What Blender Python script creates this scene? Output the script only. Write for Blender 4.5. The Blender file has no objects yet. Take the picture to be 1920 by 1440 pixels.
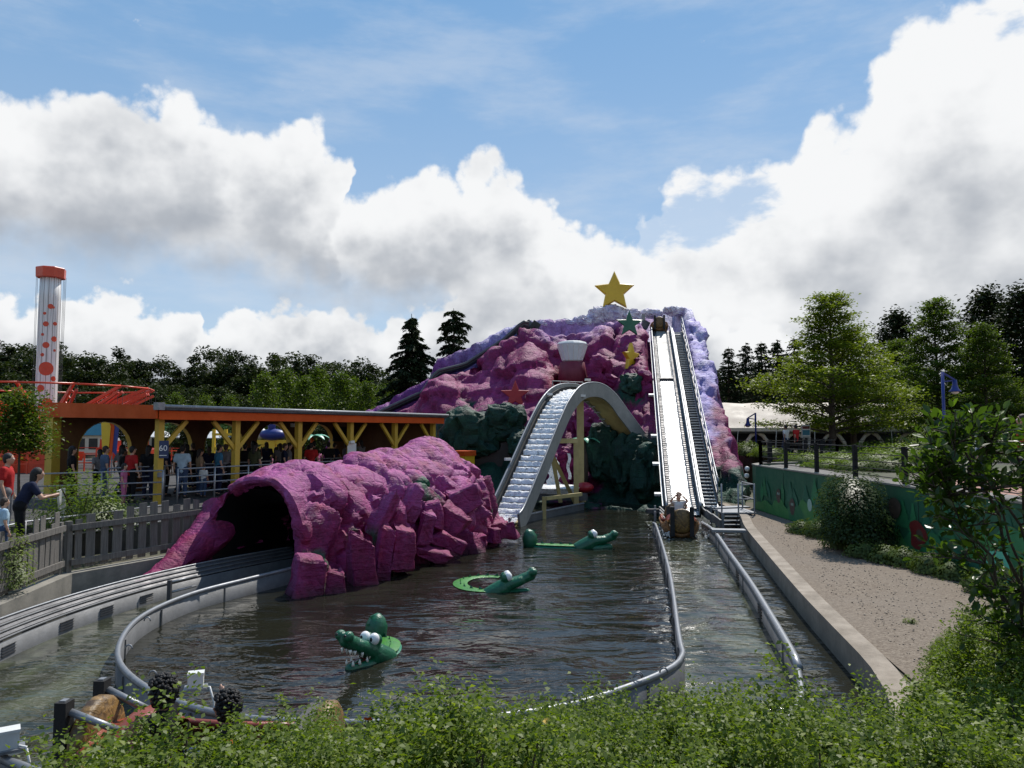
import bpy, bmesh, math, random
import numpy as np
from mathutils import Vector, Matrix, noise, Quaternion

rad = math.radians
SC = bpy.context.scene
COL = SC.collection

# ------------------------------------------------------------------ camera
CAM_Z, PITCH, FPX = 3.4, rad(3.6), 1400.0
cam = bpy.data.cameras.new('camera')
cam.sensor_width = 36.0
cam.lens = 36.0 * FPX / 1920.0
cam.clip_end = 3000
camo = bpy.data.objects.new('camera', cam)
COL.objects.link(camo)
camo.location = (0, 0, CAM_Z)
camo.rotation_euler = (rad(90) + PITCH, 0, 0)
SC.camera = camo


def ray(px, py):
    """direction of sight for a point of the 1920 x 1440 photograph (survey of the place)"""
    a, b = (px - 960) / FPX, (720 - py) / FPX
    return Vector((a, math.cos(PITCH) - b * math.sin(PITCH), math.sin(PITCH) + b * math.cos(PITCH)))


def on_z(px, py, z=0.0):
    r = ray(px, py)
    t = (z - CAM_Z) / r.z
    return Vector((r.x * t, r.y * t, z))


def at_d(px, py, d):
    r = ray(px, py)
    t = d / r.y
    return Vector((r.x * t, d, CAM_Z + r.z * t))


# ------------------------------------------------------------------ sun and sky
SUN_AZ, SUN_EL = rad(24), rad(54)
S = Vector((math.cos(SUN_EL) * math.sin(SUN_AZ), math.cos(SUN_EL) * math.cos(SUN_AZ), math.sin(SUN_EL)))
sl = bpy.data.lights.new('sun', 'SUN')
sl.energy = 5.0
sl.angle = rad(0.53)
sl.color = (1.0, 0.95, 0.88)
so = bpy.data.objects.new('sun', sl)
COL.objects.link(so)
so.rotation_euler = S.to_track_quat('Z', 'Y').to_euler()
so.location = (0, 0, 60)

SC.render.engine = 'CYCLES'
SC.cycles.use_denoising = True
SC.cycles.max_bounces = 6
SC.cycles.diffuse_bounces = 3
SC.cycles.glossy_bounces = 3
SC.cycles.transmission_bounces = 4
SC.cycles.transparent_max_bounces = 6
SC.cycles.caustics_reflective = False
SC.cycles.caustics_refractive = False
SC.view_settings.view_transform = 'Standard'
SC.view_settings.look = 'None'
SC.view_settings.exposure = -0.05
SC.view_settings.gamma = 1.0
SC.view_settings.use_curve_mapping = False


class NT:
    """small helper for node trees"""
    def __init__(self, tree):
        self.t = tree
        self.n = tree.nodes
        self.l = tree.links

    def node(self, typ, **kw):
        n = self.n.new(typ)
        for k, v in kw.items():
            setattr(n, k, v)
        return n

    def put(self, sock, v):
        if hasattr(v, 'is_output') or isinstance(v, bpy.types.NodeSocket):
            self.l.new(v, sock)
        else:
            if isinstance(v, (tuple, list)) and len(v) == 3 and sock.type == 'RGBA':
                v = (*v, 1)
            sock.default_value = v

    def m(self, op, a, b=None, c=None, clamp=False):
        n = self.node('ShaderNodeMath', operation=op, use_clamp=clamp)
        self.put(n.inputs[0], a)
        if b is not None:
            self.put(n.inputs[1], b)
        if c is not None:
            self.put(n.inputs[2], c)
        return n.outputs[0]

    def vm(self, op, a, b=None):
        n = self.node('ShaderNodeVectorMath', operation=op)
        self.put(n.inputs[0], a)
        if b is not None:
            self.put(n.inputs[3 if op == 'SCALE' else 1], b)
        return n.outputs[0]

    def noise(self, vec, scale, detail=4, rough=.55, out=0, dist=0.0):
        n = self.node('ShaderNodeTexNoise')
        if vec is not None:
            self.l.new(vec, n.inputs['Vector'])
        n.inputs['Scale'].default_value = scale
        n.inputs['Detail'].default_value = detail
        n.inputs['Roughness'].default_value = rough
        n.inputs['Distortion'].default_value = dist
        return n.outputs[out]

    def voro(self, vec, scale, feature='F1', out='Distance', rnd=1.0):
        n = self.node('ShaderNodeTexVoronoi', feature=feature)
        if vec is not None:
            self.l.new(vec, n.inputs['Vector'])
        n.inputs['Scale'].default_value = scale
        n.inputs['Randomness'].default_value = rnd
        return n.outputs[out]

    def sm(self, v, a, b, lo=0.0, hi=1.0):
        n = self.node('ShaderNodeMapRange', interpolation_type='SMOOTHSTEP')
        self.put(n.inputs['Value'], v)
        n.inputs['From Min'].default_value = a
        n.inputs['From Max'].default_value = b
        n.inputs['To Min'].default_value = lo
        n.inputs['To Max'].default_value = hi
        return n.outputs[0]

    def mix(self, f, a, b, blend='MIX'):
        n = self.node('ShaderNodeMix', data_type='RGBA', blend_type=blend)
        self.put(n.inputs['Factor'], f)
        self.put(n.inputs[6], a)
        self.put(n.inputs[7], b)
        return n.outputs[2]

    def curve(self, v, pts, lo, hi):
        """piecewise curve through pts [(x, y)], x scaled from [lo, hi]"""
        # squeeze the axis so most of the table serves the middle
        t = self.m('ADD', .5, self.m('DIVIDE', v, self.m('ADD', self.m('MULTIPLY', self.m('ABSOLUTE', v), 2.0), 1.0)))
        n = self.node('ShaderNodeFloatCurve')
        self.put(n.inputs['Value'], t)
        c = n.mapping.curves[0]
        P = [(.5 + x / (2 * abs(x) + 1.0), y) for x, y in pts]
        while len(c.points) < len(P):
            c.points.new(.5, .5)
        for p, (x, y) in zip(c.points, P):
            p.location = (x, y)
            p.handle_type = 'AUTO'
        n.mapping.use_clip = False
        n.mapping.update()
        return n.outputs[0]


def build_world():
    w = bpy.data.worlds.new('World')
    SC.world = w
    w.use_nodes = True
    w.node_tree.nodes.clear()
    T = NT(w.node_tree)
    out = T.node('ShaderNodeOutputWorld')
    bg = T.node('ShaderNodeBackground')
    bg.inputs['Strength'].default_value = 0.1
    T.l.new(bg.outputs[0], out.inputs[0])
    sky = T.node('ShaderNodeTexSky', sky_type='NISHITA', sun_disc=False, sun_elevation=SUN_EL,
                 sun_rotation=SUN_AZ, altitude=50, air_density=1.0, dust_density=0.25, ozone_density=3.0)
    tc = T.node('ShaderNodeTexCoord')
    D = tc.outputs['Generated']
    sp = T.node('ShaderNodeSeparateXYZ')
    T.l.new(D, sp.inputs[0])
    X, Y, Z = sp.outputs
    u = T.m('ARCTAN2', X, Y)
    v = T.m('ARCSINE', Z)
    # billows: fractal noise plus rounded cells at two sizes
    nw = T.node('ShaderNodeTexNoise')
    T.l.new(D, nw.inputs['Vector'])
    nw.inputs['Scale'].default_value = 7
    nw.inputs['Detail'].default_value = 7
    nw.inputs['Roughness'].default_value = .62
    big = T.m('SUBTRACT', nw.outputs[0], .5)
    cells = T.m('SUBTRACT', .42, T.voro(D, 17, 'F1'))
    cells2 = T.m('SUBTRACT', .42, T.voro(D, 42, 'F1'))
    cells3 = T.m('SUBTRACT', .42, T.voro(D, 95, 'F1'))
    puff = T.m('ADD', T.m('MULTIPLY', big, .13), T.m('ADD', T.m('MULTIPLY', cells, .045),
               T.m('ADD', T.m('MULTIPLY', cells2, .022), T.m('MULTIPLY', cells3, .009))))
    vsh = T.m('SUBTRACT', v, puff)
    fine = T.noise(D, 5, 5, .52)
    up = T.vm('ADD', D, (S * .035)[:])
    fine_up = T.noise(up, 5, 5, .52)
    relief = T.m('SUBTRACT', fine, fine_up)
    medium = T.noise(T.vm('MULTIPLY', D, (1, 1, 1.6)), 9, 4, .5)

    def uv(px, py):
        r = ray(px, py).normalized()
        return math.atan2(r.x, r.y), math.asin(r.z)

    LO, HI = -math.pi, math.pi

    def bank(top, bot, ends, soft_top, soft_bot, lift=.03, drop=.05):
        tp = [(-math.pi, ends[0])] + ends[2] + [uv(*p) for p in top] + ends[3] + [(math.pi, ends[0])]
        bp = [(-math.pi, ends[1])] + [uv(*p) for p in bot] + [(math.pi, ends[1])]
        uw = T.m('ADD', u, T.m('MULTIPLY', T.m('SUBTRACT', fine, .5), .30))
        ct = T.curve(uw, tp, LO, HI)
        cb = T.curve(uw, bp, LO, HI)
        dt = T.m('ADD', T.m('SUBTRACT', ct, vsh), lift)
        db = T.m('ADD', T.m('SUBTRACT', T.m('ADD', v, T.m('MULTIPLY', puff, .6)), cb), drop)
        mask = T.m('MULTIPLY', T.sm(dt, 0, soft_top), T.sm(db, 0, soft_bot))
        return mask, dt, db

    A = bank([(-500, 330), (-300, 250), (0, 190), (180, 192), (330, 190), (390, 228), (520, 236), (560, 268), (640, 292), (655, 372),
              (760, 345), (880, 322), (960, 330), (1010, 360), (1060, 432), (1150, 455), (1215, 485), (1300, 570), (1500, 640)],
             [(-500, 480), (0, 462), (250, 472), (500, 512), (700, 548), (900, 585), (1100, 640), (1300, 700), (1500, 740)],
             (.02, .10, [(-2.6, .3), (-2.0, .12), (-1.5, .35), (-1.1, .3)], [(1.0, -.05), (1.6, .0), (2.4, .05)]), .02, .08, .022, .05)
    B = bank([(1080, 720), (1180, 560), (1212, 410), (1235, 372), (1300, 345), (1440, 318), (1490, 265), (1590, 215), (1640, 160),
              (1720, 95), (1800, 62), (1920, 30), (2100, -60)],
             [(1080, 800), (1300, 780), (1600, 800), (1920, 800), (2100, 800)],
             (-.05, -.02, [(-2.2, .02), (-1.2, -.05), (-.3, -.05)], [(1.1, .55), (1.7, .35), (2.3, .5), (2.8, .2)]), .022, .03, .030, .03)
    C = bank([(-400, 590), (0, 578), (60, 590), (130, 566), (250, 592), (370, 596), (395, 640), (430, 615), (560, 612), (640, 640),
              (720, 622), (800, 588), (900, 545), (1000, 560), (1200, 600), (1500, 640)],
             [(-400, 790), (400, 800), (1000, 800), (1500, 800)],
             (.1, -.1, [(-2.4, .17), (-1.6, .1), (-1.0, .16)], [(1.0, .1), (1.8, .16), (2.4, .09)]), .012, .03)
    # thin high veil and scattered small puffs
    veil = T.m('MULTIPLY', T.sm(T.noise(T.vm('MULTIPLY', D, (1.6, 1.6, 6.0)), 2.2, 6, .6), .44, .72), .5)
    puffs = T.m('MULTIPLY', T.sm(T.m('ADD', T.noise(D, 10, 7, .62), T.m('MULTIPLY', cells2, .15)), .70, .76), .85)

    def cloud_col(dt, db, bright, span):
        body = T.sm(dt, 0.005, span)          # 0 at the sunlit upper rim, 1 deep in the cloud
        lit = T.m('ADD', T.m('SUBTRACT', bright, T.m('MULTIPLY', body, .60)),
                  T.m('ADD', T.m('MULTIPLY', relief, 1.5), T.m('MULTIPLY', T.m('SUBTRACT', medium, .5), 1.0)), clamp=True)
        lit = T.sm(lit, 0.05, 1.0)
        return T.mix(lit, (4.1, 4.45, 5.0), (9.6, 9.7, 9.8))

    ca = cloud_col(A[1], A[2], .98, .15)
    cb = cloud_col(B[1], B[2], 1.13, .24)
    cc = cloud_col(C[1], C[2], .90, .11)
    # deepen the blue a little (clean air) and lay the clouds over it
    hz = T.sm(v, 0.0, .62)
    air = T.mix(hz, (5.7, 7.2, 8.9), (2.1, 4.6, 8.0))
    air = T.mix(T.sm(v, .55, 1.5), air, (1.2, 3.0, 6.4))
    base = T.mix(.68, sky.outputs[0], air)
    c0 = T.mix(T.m('MULTIPLY', veil, .7), base, (7.4, 7.9, 8.6))
    c0 = T.mix(puffs, c0, (9.0, 9.2, 9.4))
    c1 = T.mix(C[0], c0, cc)
    gaps = T.sm(T.m('ADD', T.noise(T.vm('MULTIPLY', D, (1, 1, 2.0)), 4.5, 6, .6), T.m('MULTIPLY', B[1], -.5)), .50, .60, 1.0, .25)
    c2 = T.mix(T.m('MULTIPLY', B[0], T.m('MAXIMUM', gaps, T.sm(v, .28, .12, 0, .8))), c1, cb)
    c3 = T.mix(A[0], c2, ca)
    T.l.new(c3, bg.inputs['Color'])
    w.cycles.sampling_method = 'MANUAL'
    w.cycles.sample_map_resolution = 512


build_world()

# ------------------------------------------------------------------ materials
MATS = {}


def principled(name, build=None, **kw):
    m = bpy.data.materials.new(name)
    m.use_nodes = True
    T = NT(m.node_tree)
    b = T.n['Principled BSDF']
    for k, v in kw.items():
        s = b.inputs[k.replace('_', ' ')]
        T.put(s, v)
    if build:
        build(T, b)
    MATS[name] = m
    return m


def wpos(T):
    return T.node('ShaderNodeNewGeometry').outputs['Position']


def opos(T):
    return T.node('ShaderNodeTexCoord').outputs['Object']


def bump(T, b, h, dist, strength=1.0):
    n = T.node('ShaderNodeBump')
    n.inputs['Distance'].default_value = dist
    n.inputs['Strength'].default_value = strength
    T.l.new(h, n.inputs['Height'])
    T.l.new(n.outputs[0], b.inputs['Normal'])


def worn(name, col, col2=None, scale=3.0, rough=.55, metal=0.0, bscale=40, bdist=.004, contrast=1.0, streak=None, spec=.5):
    """painted or bare surface with uneven colour, fine relief and dirt"""
    col2 = col2 or tuple(c * .72 for c in col)

    def f(T, b):
        P = wpos(T)
        if streak:
            P = T.vm('MULTIPLY', P, streak)
        n1 = T.noise(P, scale, 6, .62)
        n2 = T.noise(P, scale * 7, 4, .6)
        t = T.sm(T.m('ADD', T.m('MULTIPLY', n1, .7), T.m('MULTIPLY', n2, .3)), .5 - .2 / contrast, .5 + .2 / contrast)
        T.l.new(T.mix(t, col2, col), b.inputs['Base Color'])
        b.inputs['Metallic'].default_value = metal
        b.inputs['Specular IOR Level'].default_value = spec
        T.l.new(T.sm(n1, .25, .75, min(1, rough * 1.2), rough * .8), b.inputs['Roughness'])
        bump(T, b, T.noise(wpos(T), bscale, 5, .6), bdist)
    return principled(name, f)


def leafmat(name, a, b_, c=None, trans=.35, gloss=.35, rough=.4, varscale=1.5):
    """leaves: two-tone per leaf, light passes through"""
    m = bpy.data.materials.new(name)
    m.use_nodes = True
    T = NT(m.node_tree)
    T.n.clear()
    out = T.node('ShaderNodeOutputMaterial')
    g = T.node('ShaderNodeNewGeometry')
    r = g.outputs['Random Per Island']
    n = T.noise(g.outputs['Position'], varscale, 3)
    t = T.m('ADD', T.m('MULTIPLY', r, .65), T.m('MULTIPLY', T.m('SUBTRACT', n, .3), .7), clamp=True)
    col = T.mix(t, a, b_)
    if c:
        col = T.mix(T.sm(r, .9, .96), col, c)
    dif = T.node('ShaderNodeBsdfDiffuse')
    T.l.new(col, dif.inputs[0])
    tr = T.node('ShaderNodeBsdfTranslucent')
    T.l.new(T.mix(1.0, col, (1.25, 1.35, .55), 'MULTIPLY'), tr.inputs[0])
    mx = T.node('ShaderNodeMixShader')
    mx.inputs[0].default_value = trans
    T.l.new(dif.outputs[0], mx.inputs[1])
    T.l.new(tr.outputs[0], mx.inputs[2])
    gl = T.node('ShaderNodeBsdfGlossy')
    gl.inputs['Roughness'].default_value = rough
    m2 = T.node('ShaderNodeMixShader')
    m2.inputs[0].default_value = .075 * gloss
    T.l.new(mx.outputs[0], m2.inputs[1])
    T.l.new(gl.outputs[0], m2.inputs[2])
    T.l.new(m2.outputs[0], out.inputs[0])
    MATS[name] = m
    return m


# ------------------------------------------------------------------ mesh helpers
def frame(z, up=(0, 0, 1)):
    """3x3 basis whose Z is z"""
    z = Vector(z).normalized()
    u = Vector(up)
    if abs(z.dot(u)) > .98:
        u = Vector((0, 1, 0))
    x = u.cross(z).normalized()
    y = z.cross(x)
    return Matrix((x, y, z)).transposed()


class MB:
    def __init__(self):
        self.v, self.f, self.mi = [], [], []

    def add(self, vs, fs, mi=0):
        o = len(self.v)
        self.v += [tuple(p) for p in vs]
        self.f += [tuple(i + o for i in q) for q in fs]
        self.mi += [mi] * len(fs)
        return self

    def box(self, c, s, R=None, mi=0, top=1.0):
        c = Vector(c)
        R = R or Matrix.Identity(3)
        vs = []
        for z in (-1, 1):
            k = top if z > 0 else 1
            for x, y in ((-1, -1), (1, -1), (1, 1), (-1, 1)):
                vs.append(c + R @ Vector((x * s[0] / 2 * k, y * s[1] / 2 * k, z * s[2] / 2)))
        return self.add(vs, [(3, 2, 1, 0), (4, 5, 6, 7), (0, 1, 5, 4), (1, 2, 6, 5), (2, 3, 7, 6), (3, 0, 4, 7)], mi)

    def beam(self, a, b, w, h, up=(0, 0, 1), mi=0):
        """bar from a to b; w across, h along up"""
        a, b = Vector(a), Vector(b)
        d = b - a
        R = frame(d, up)          # x = across, y = up-ish
        return self.box((a + b) / 2, (w, h, d.length), R, mi)

    def tube(self, pts, r, n=8, cap=True, mi=0, closed=False):
        pts = [Vector(p) for p in pts]
        m = len(pts)
        rs = r if isinstance(r, (list, tuple)) else [r] * m
        vs, fs = [], []
        x = None
        for i, p in enumerate(pts):
            if closed:
                d = pts[(i + 1) % m] - pts[i - 1]
            else:
                d = pts[min(i + 1, m - 1)] - pts[max(i - 1, 0)]
            if d.length < 1e-9:
                d = Vector((0, 0, 1))
            d.normalize()
            if x is None:
                x = frame(d).col[0].copy()
            x = (x - d * x.dot(d))
            x.normalize()
            y = d.cross(x)
            for k in range(n):
                a = 2 * math.pi * k / n
                vs.append(p + (x * math.cos(a) + y * math.sin(a)) * rs[i])
        for i in range(m if closed else m - 1):
            j = (i + 1) % m
            for k in range(n):
                k2 = (k + 1) % n
                fs.append((i * n + k, i * n + k2, j * n + k2, j * n + k))
        if cap and not closed:
            fs.append(tuple(range(n - 1, -1, -1)))
            fs.append(tuple((m - 1) * n + k for k in range(n)))
        return self.add(vs, fs, mi)

    def prism(self, poly, t, M, mi=0, inset=0.0):
        """2d polygon (x, y) extruded from z = -t/2 to t/2 then moved by 4x4 M; inset bevels both faces"""
        n = len(poly)
        c = Vector((sum(p[0] for p in poly) / n, sum(p[1] for p in poly) / n))
        rings = []
        if inset:
            k = lambda p, s: (c.x + (p[0] - c.x) * s, c.y + (p[1] - c.y) * s)
            s = 1 - inset
            rings = [([k(p, s) for p in poly], -t / 2), (poly, -t / 2 + t * .2), (poly, t / 2 - t * .2), ([k(p, s) for p in poly], t / 2)]
        else:
            rings = [(poly, -t / 2), (poly, t / 2)]
        vs = [M @ Vector((p[0], p[1], z)) for ring, z in rings for p in ring]
        fs = [tuple(range(n - 1, -1, -1)), tuple((len(rings) - 1) * n + k for k in range(n))]
        for i in range(len(rings) - 1):
            for k in range(n):
                k2 = (k + 1) % n
                fs.append((i * n + k, i * n + k2, (i + 1) * n + k2, (i + 1) * n + k))
        return self.add(vs, fs, mi)

    def lathe(self, prof, n=16, M=None, mi=0):
        M = M or Matrix.Identity(4)
        vs, fs = [], []
        for r, z in prof:
            for k in range(n):
                a = 2 * math.pi * k / n
                vs.append(M @ Vector((r * math.cos(a), r * math.sin(a), z)))
        for i in range(len(prof) - 1):
            for k in range(n):
                k2 = (k + 1) % n
                fs.append((i * n + k, i * n + k2, (i + 1) * n + k2, (i + 1) * n + k))
        fs.append(tuple(range(n - 1, -1, -1)))
        fs.append(tuple((len(prof) - 1) * n + k for k in range(n)))
        return self.add(vs, fs, mi)

    def ell(self, c, r, R=None, nu=16, nv=10, mi=0):
        c = Vector(c)
        R = R or Matrix.Identity(3)
        if not isinstance(r, (tuple, list)):
            r = (r, r, r)
        vs, fs = [], []
        for j in range(nv + 1):
            b = math.pi * (j / nv - .5)
            cb = max(math.cos(b), 1e-3)
            for k in range(nu):
                a = 2 * math.pi * k / nu
                vs.append(c + R @ Vector((r[0] * cb * math.cos(a), r[1] * cb * math.sin(a), r[2] * math.sin(b))))
        for j in range(nv):
            for k in range(nu):
                k2 = (k + 1) % nu
                fs.append((j * nu + k, j * nu + k2, (j + 1) * nu + k2, (j + 1) * nu + k))
        fs.append(tuple(range(nu - 1, -1, -1)))
        fs.append(tuple(nv * nu + k for k in range(nu)))
        return self.add(vs, fs, mi)

    def grid(self, rows, mi=0, closed=False):
        """rows: equal-length lists of points"""
        m, n = len(rows), len(rows[0])
        vs = [p for r in rows for p in r]
        fs = []
        for i in range(m - 1):
            for k in range(n if closed else n - 1):
                k2 = (k + 1) % n
                fs.append((i * n + k, i * n + k2, (i + 1) * n + k2, (i + 1) * n + k))
        return self.add(vs, fs, mi)

    def mesh(self, name, mats, smooth=False):
        me = bpy.data.meshes.new(name)
        me.from_pydata(self.v, [], self.f)
        for m in (mats if isinstance(mats, (list, tuple)) else [mats]):
            me.materials.append(m)
        if any(self.mi):
            me.polygons.foreach_set('material_index', self.mi)
        if smooth:
            me.shade_smooth()
        me.update()
        return me

    def build(self, name, mats, parent=None, smooth=False, kind=None, label=None):
        """link as one object; vertices are in world space, made local to the parent's place"""
        off = Vector((0, 0, 0))
        p = parent
        while p is not None:
            off += p.location
            p = p.parent
        if off.length:
            self.v = [(a - off.x, b - off.y, c - off.z) for a, b, c in self.v]
        return link(name, self.mesh(name, mats, smooth), parent, kind, label)


def link(name, me, parent=None, kind=None, label=None, loc=None):
    o = bpy.data.objects.new(name, me)
    COL.objects.link(o)
    if parent is not None:
        o.parent = parent
    if kind:
        o['kind'] = kind
    if label:
        o['label'] = label
    if loc is not None:
        o.location = loc
    return o


def tag(o, label, cat, group=None, kind=None):
    o['label'] = label
    o['category'] = cat
    if group:
        o['group'] = group
    o['kind'] = kind or 'thing'
    return o


def thing(name, label, cat, loc=(0, 0, 0), group=None):
    o = bpy.data.objects.new(name, None)
    o.empty_display_size = .2
    COL.objects.link(o)
    o.location = loc
    return tag(o, label, cat, group)


def single(name, mb, mats, label, cat, group=None, smooth=False):
    """a thing that is one mesh; origin at the middle of its base"""
    a = np.array(mb.v)
    lo, hi = a.min(0), a.max(0)
    c = ((lo[0] + hi[0]) / 2, (lo[1] + hi[1]) / 2, lo[2])
    mb.v = [tuple(p) for p in (a - np.array(c))]
    o = link(name, mb.mesh(name, mats, smooth), loc=c)
    return tag(o, label, cat, group)


def struct(name, mb, mats, smooth=False):
    return mb.build(name, mats, None, smooth, 'structure')


def copy_tree(o, parent=None, loc=None, rotz=None, scale=None):
    c = o.copy()
    COL.objects.link(c)
    if parent is not None:
        c.parent = parent
    if loc is not None:
        c.location = loc
    if rotz is not None:
        c.rotation_euler[2] = rotz
    if scale is not None:
        c.scale = scale if isinstance(scale, (tuple, list)) else (scale,) * 3
    for ch in list(o.children):
        copy_tree(ch, c)
    return c


def np_mesh(name, V, F, mats, smooth=False):
    """V: n x 3, F: m x k (equal sized faces)"""
    me = bpy.data.meshes.new(name)
    V = np.asarray(V, dtype=np.float32)
    F = np.asarray(F, dtype=np.int32)
    m, k = F.shape
    me.vertices.add(len(V))
    me.vertices.foreach_set('co', V.ravel())
    me.loops.add(m * k)
    me.loops.foreach_set('vertex_index', F.ravel())
    me.polygons.add(m)
    me.polygons.foreach_set('loop_start', np.arange(0, m * k, k, dtype=np.int32))
    for q in (mats if isinstance(mats, (list, tuple)) else [mats]):
        me.materials.append(q)
    me.update(calc_edges=True)
    if smooth:
        me.shade_smooth()
    return me


def leaf_arrays(P, size, rng, up=.5, droop=0.0, wide=.55, axis=None, fold=.18):
    """kite-shaped leaves at P; up = how far leaf faces lean to the sky; axis: preferred growth direction"""
    n = len(P)
    N = rng.normal(size=(n, 3))
    N /= np.linalg.norm(N, axis=1, keepdims=True)
    N[:, 2] = np.abs(N[:, 2])
    N = N * (1 - up) + np.array([0, 0, 1]) * up
    N /= np.linalg.norm(N, axis=1, keepdims=True)
    A = rng.normal(size=(n, 3))
    if axis is not None:
        A = A * .6 + axis * 1.2
    A[:, 2] -= droop
    A -= N * (A * N).sum(1, keepdims=True)
    A /= np.linalg.norm(A, axis=1, keepdims=True) + 1e-9
    B = np.cross(N, A)
    s = (np.asarray(size) * (rng.uniform(.6, 1.25, n)))[:, None]
    V = np.empty((n, 4, 3))
    V[:, 0] = P - A * s * .5
    V[:, 1] = P + B * s * wide * .5 + N * s * fold
    V[:, 2] = P + A * s * .5
    V[:, 3] = P - B * s * wide * .5 + N * s * fold
    F = np.arange(n * 4).reshape(n, 4)
    return V.reshape(-1, 3), F


def spline(pts, step=.25):
    """Catmull-Rom through pts, resampled"""
    P = [Vector(p) for p in pts]
    P = [P[0] * 2 - P[1]] + P + [P[-1] * 2 - P[-2]]
    out = []
    for i in range(1, len(P) - 2):
        a, b, c, d = P[i - 1:i + 3]
        n = max(1, int((c - b).length / step))
        for k in range(n):
            t = k / n
            out.append(.5 * ((2 * b) + (c - a) * t + (2 * a - 5 * b + 4 * c - d) * t * t + (3 * b - a - 3 * c + d) * t ** 3))
    out.append(P[-2].copy())
    return out


def offset_line(pts, off):
    """offset a plan polyline to its right"""
    res = []
    for i, p in enumerate(pts):
        d = pts[min(i + 1, len(pts) - 1)] - pts[max(i - 1, 0)]
        d = Vector((d.x, d.y, 0)).normalized()
        res.append(p + Vector((d.y, -d.x, 0)) * off)
    return res


def ribbon(mb, pts, z0, z1, t, mi=0):
    """upright wall of thickness t along a plan line"""
    L, R = offset_line(pts, -t / 2), offset_line(pts, t / 2)
    rows = []
    for l, r in zip(L, R):
        rows.append([Vector((l.x, l.y, z0)), Vector((r.x, r.y, z0)), Vector((r.x, r.y, z1)), Vector((l.x, l.y, z1))])
    mb.grid(rows, mi, closed=True)
    o = len(mb.v) - len(rows) * 4
    mb.f.append((o + 3, o + 2, o + 1, o))
    e = o + (len(rows) - 1) * 4
    mb.f.append((e, e + 1, e + 2, e + 3))
    mb.mi += [mi, mi]
    return mb


def hash01(*k):
    h = math.sin(sum(v * c for v, c in zip(k, (127.1, 311.7, 74.7, 53.3)))) * 43758.5453
    return h - math.floor(h)


def crag(p, cell, amp, tilt=.6, warp=.25):
    """blocky rock: every cell is a plane of its own, set in or out and tilted"""
    q = p / cell
    w = noise.noise_vector(q * .9) * warp + noise.noise_vector(q * 2.7) * warp * .4
    q = q + w
    d, pts = noise.voronoi(q)
    c = pts[0]
    a = hash01(c.x, c.y, c.z)
    tv = Vector((hash01(c.x, c.y, 1.7) - .5, hash01(c.y, c.z, 2.9) - .5, hash01(c.z, c.x, 5.1) - .5))
    edge = min(1.0, (d[1] - d[0]) * 9)
    return amp * ((a - .5) + tilt * 2 * tv.dot(q - c)) - amp * .55 * (1 - edge)

# ------------------------------------------------------------------ shared materials
worn('concrete', (.30, .28, .24), (.19, .18, .155), 2.2, .85, bscale=60, bdist=.006, spec=.3)
worn('steel', (.15, .152, .155), (.085, .088, .09), 1.6, .55, .15, 30, .003)
worn('dark_steel', (.10, .10, .105), (.06, .06, .065), 3, .5, .4, 30, .003)
worn('galvanised', (.29, .30, .315), (.19, .20, .21), 6, .45, .45, 50, .002)
worn('wet_steel', (.62, .62, .62), (.48, .48, .49), 5, .30, .85, 35, .006, streak=(3, .6, 3))
worn('grey_paint', (.27, .275, .26), (.19, .195, .185), 1.2, .5, 0, 20, .004)
worn('white_paint', (.74, .74, .72), (.60, .60, .57), 2, .45)
worn('yellow_paint', (.55, .37, .035), (.44, .28, .03), 1.5, .5)
worn('cream_paint', (.50, .40, .17), (.36, .28, .12), 1.8, .55)
worn('star_yellow', (.70, .47, .02), (.60, .38, .02), .8, .4)
worn('star_red', (.40, .012, .022), (.30, .01, .02), 1.2, .45)
worn('star_green', (.008, .13, .07), (.006, .09, .05), 1.2, .4)
worn('orange_paint', (.60, .088, .008), (.47, .065, .007), 1.2, .65, spec=.25)
worn('ride_red', (.66, .065, .02), (.52, .05, .018), 1.2, .35)
worn('brown_wall', (.16, .075, .022), (.11, .05, .018), 1.3, .7)
worn('roof_felt', (.055, .055, .058), (.035, .035, .037), 2, .8)
worn('grey_wood', (.20, .185, .165), (.105, .098, .088), 3, .85, 0, 30, .006, streak=(9, 9, .7))
worn('black_metal', (.010, .011, .013), (.007, .008, .009), 2, .7, spec=.2)
worn('rubber', (.014, .014, .014), (.01, .01, .01), 2, .75)
worn('soil', (.085, .060, .042), (.045, .032, .024), 2.5, .95, 0, 9, .08, spec=.2)
worn('paving', (.20, .185, .17), (.13, .12, .11), 1.2, .9, 0, 12, .01, spec=.2)
worn('blue_paint', (.012, .03, .20), (.01, .025, .15), 2, .45)
worn('croc_green', (.008, .125, .056), (.005, .075, .038), 3.5, .33, bscale=22, bdist=.012)
worn('croc_back', (.08, .28, .035), (.03, .16, .035), 5, .35, bscale=22, bdist=.012)
worn('croc_side', (.012, .22, .12), (.006, .13, .075), 5, .35, bscale=22, bdist=.012)
worn('croc_mouth', (.16, .018, .018), (.10, .012, .012), 4, .45)
worn('tooth', (.78, .76, .68), (.7, .67, .58), 4, .35)
worn('eye_white', (.82, .82, .80), (.78, .78, .76), 4, .2)
worn('canvas', (.66, .58, .47), (.58, .50, .41), .6, .8)
worn('black', (.006, .006, .007), (.005, .005, .006), 2, .4)
worn('bark', (.075, .055, .038), (.04, .03, .022), 8, .95, 0, 20, .02, streak=(3, 3, .5))


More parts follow.
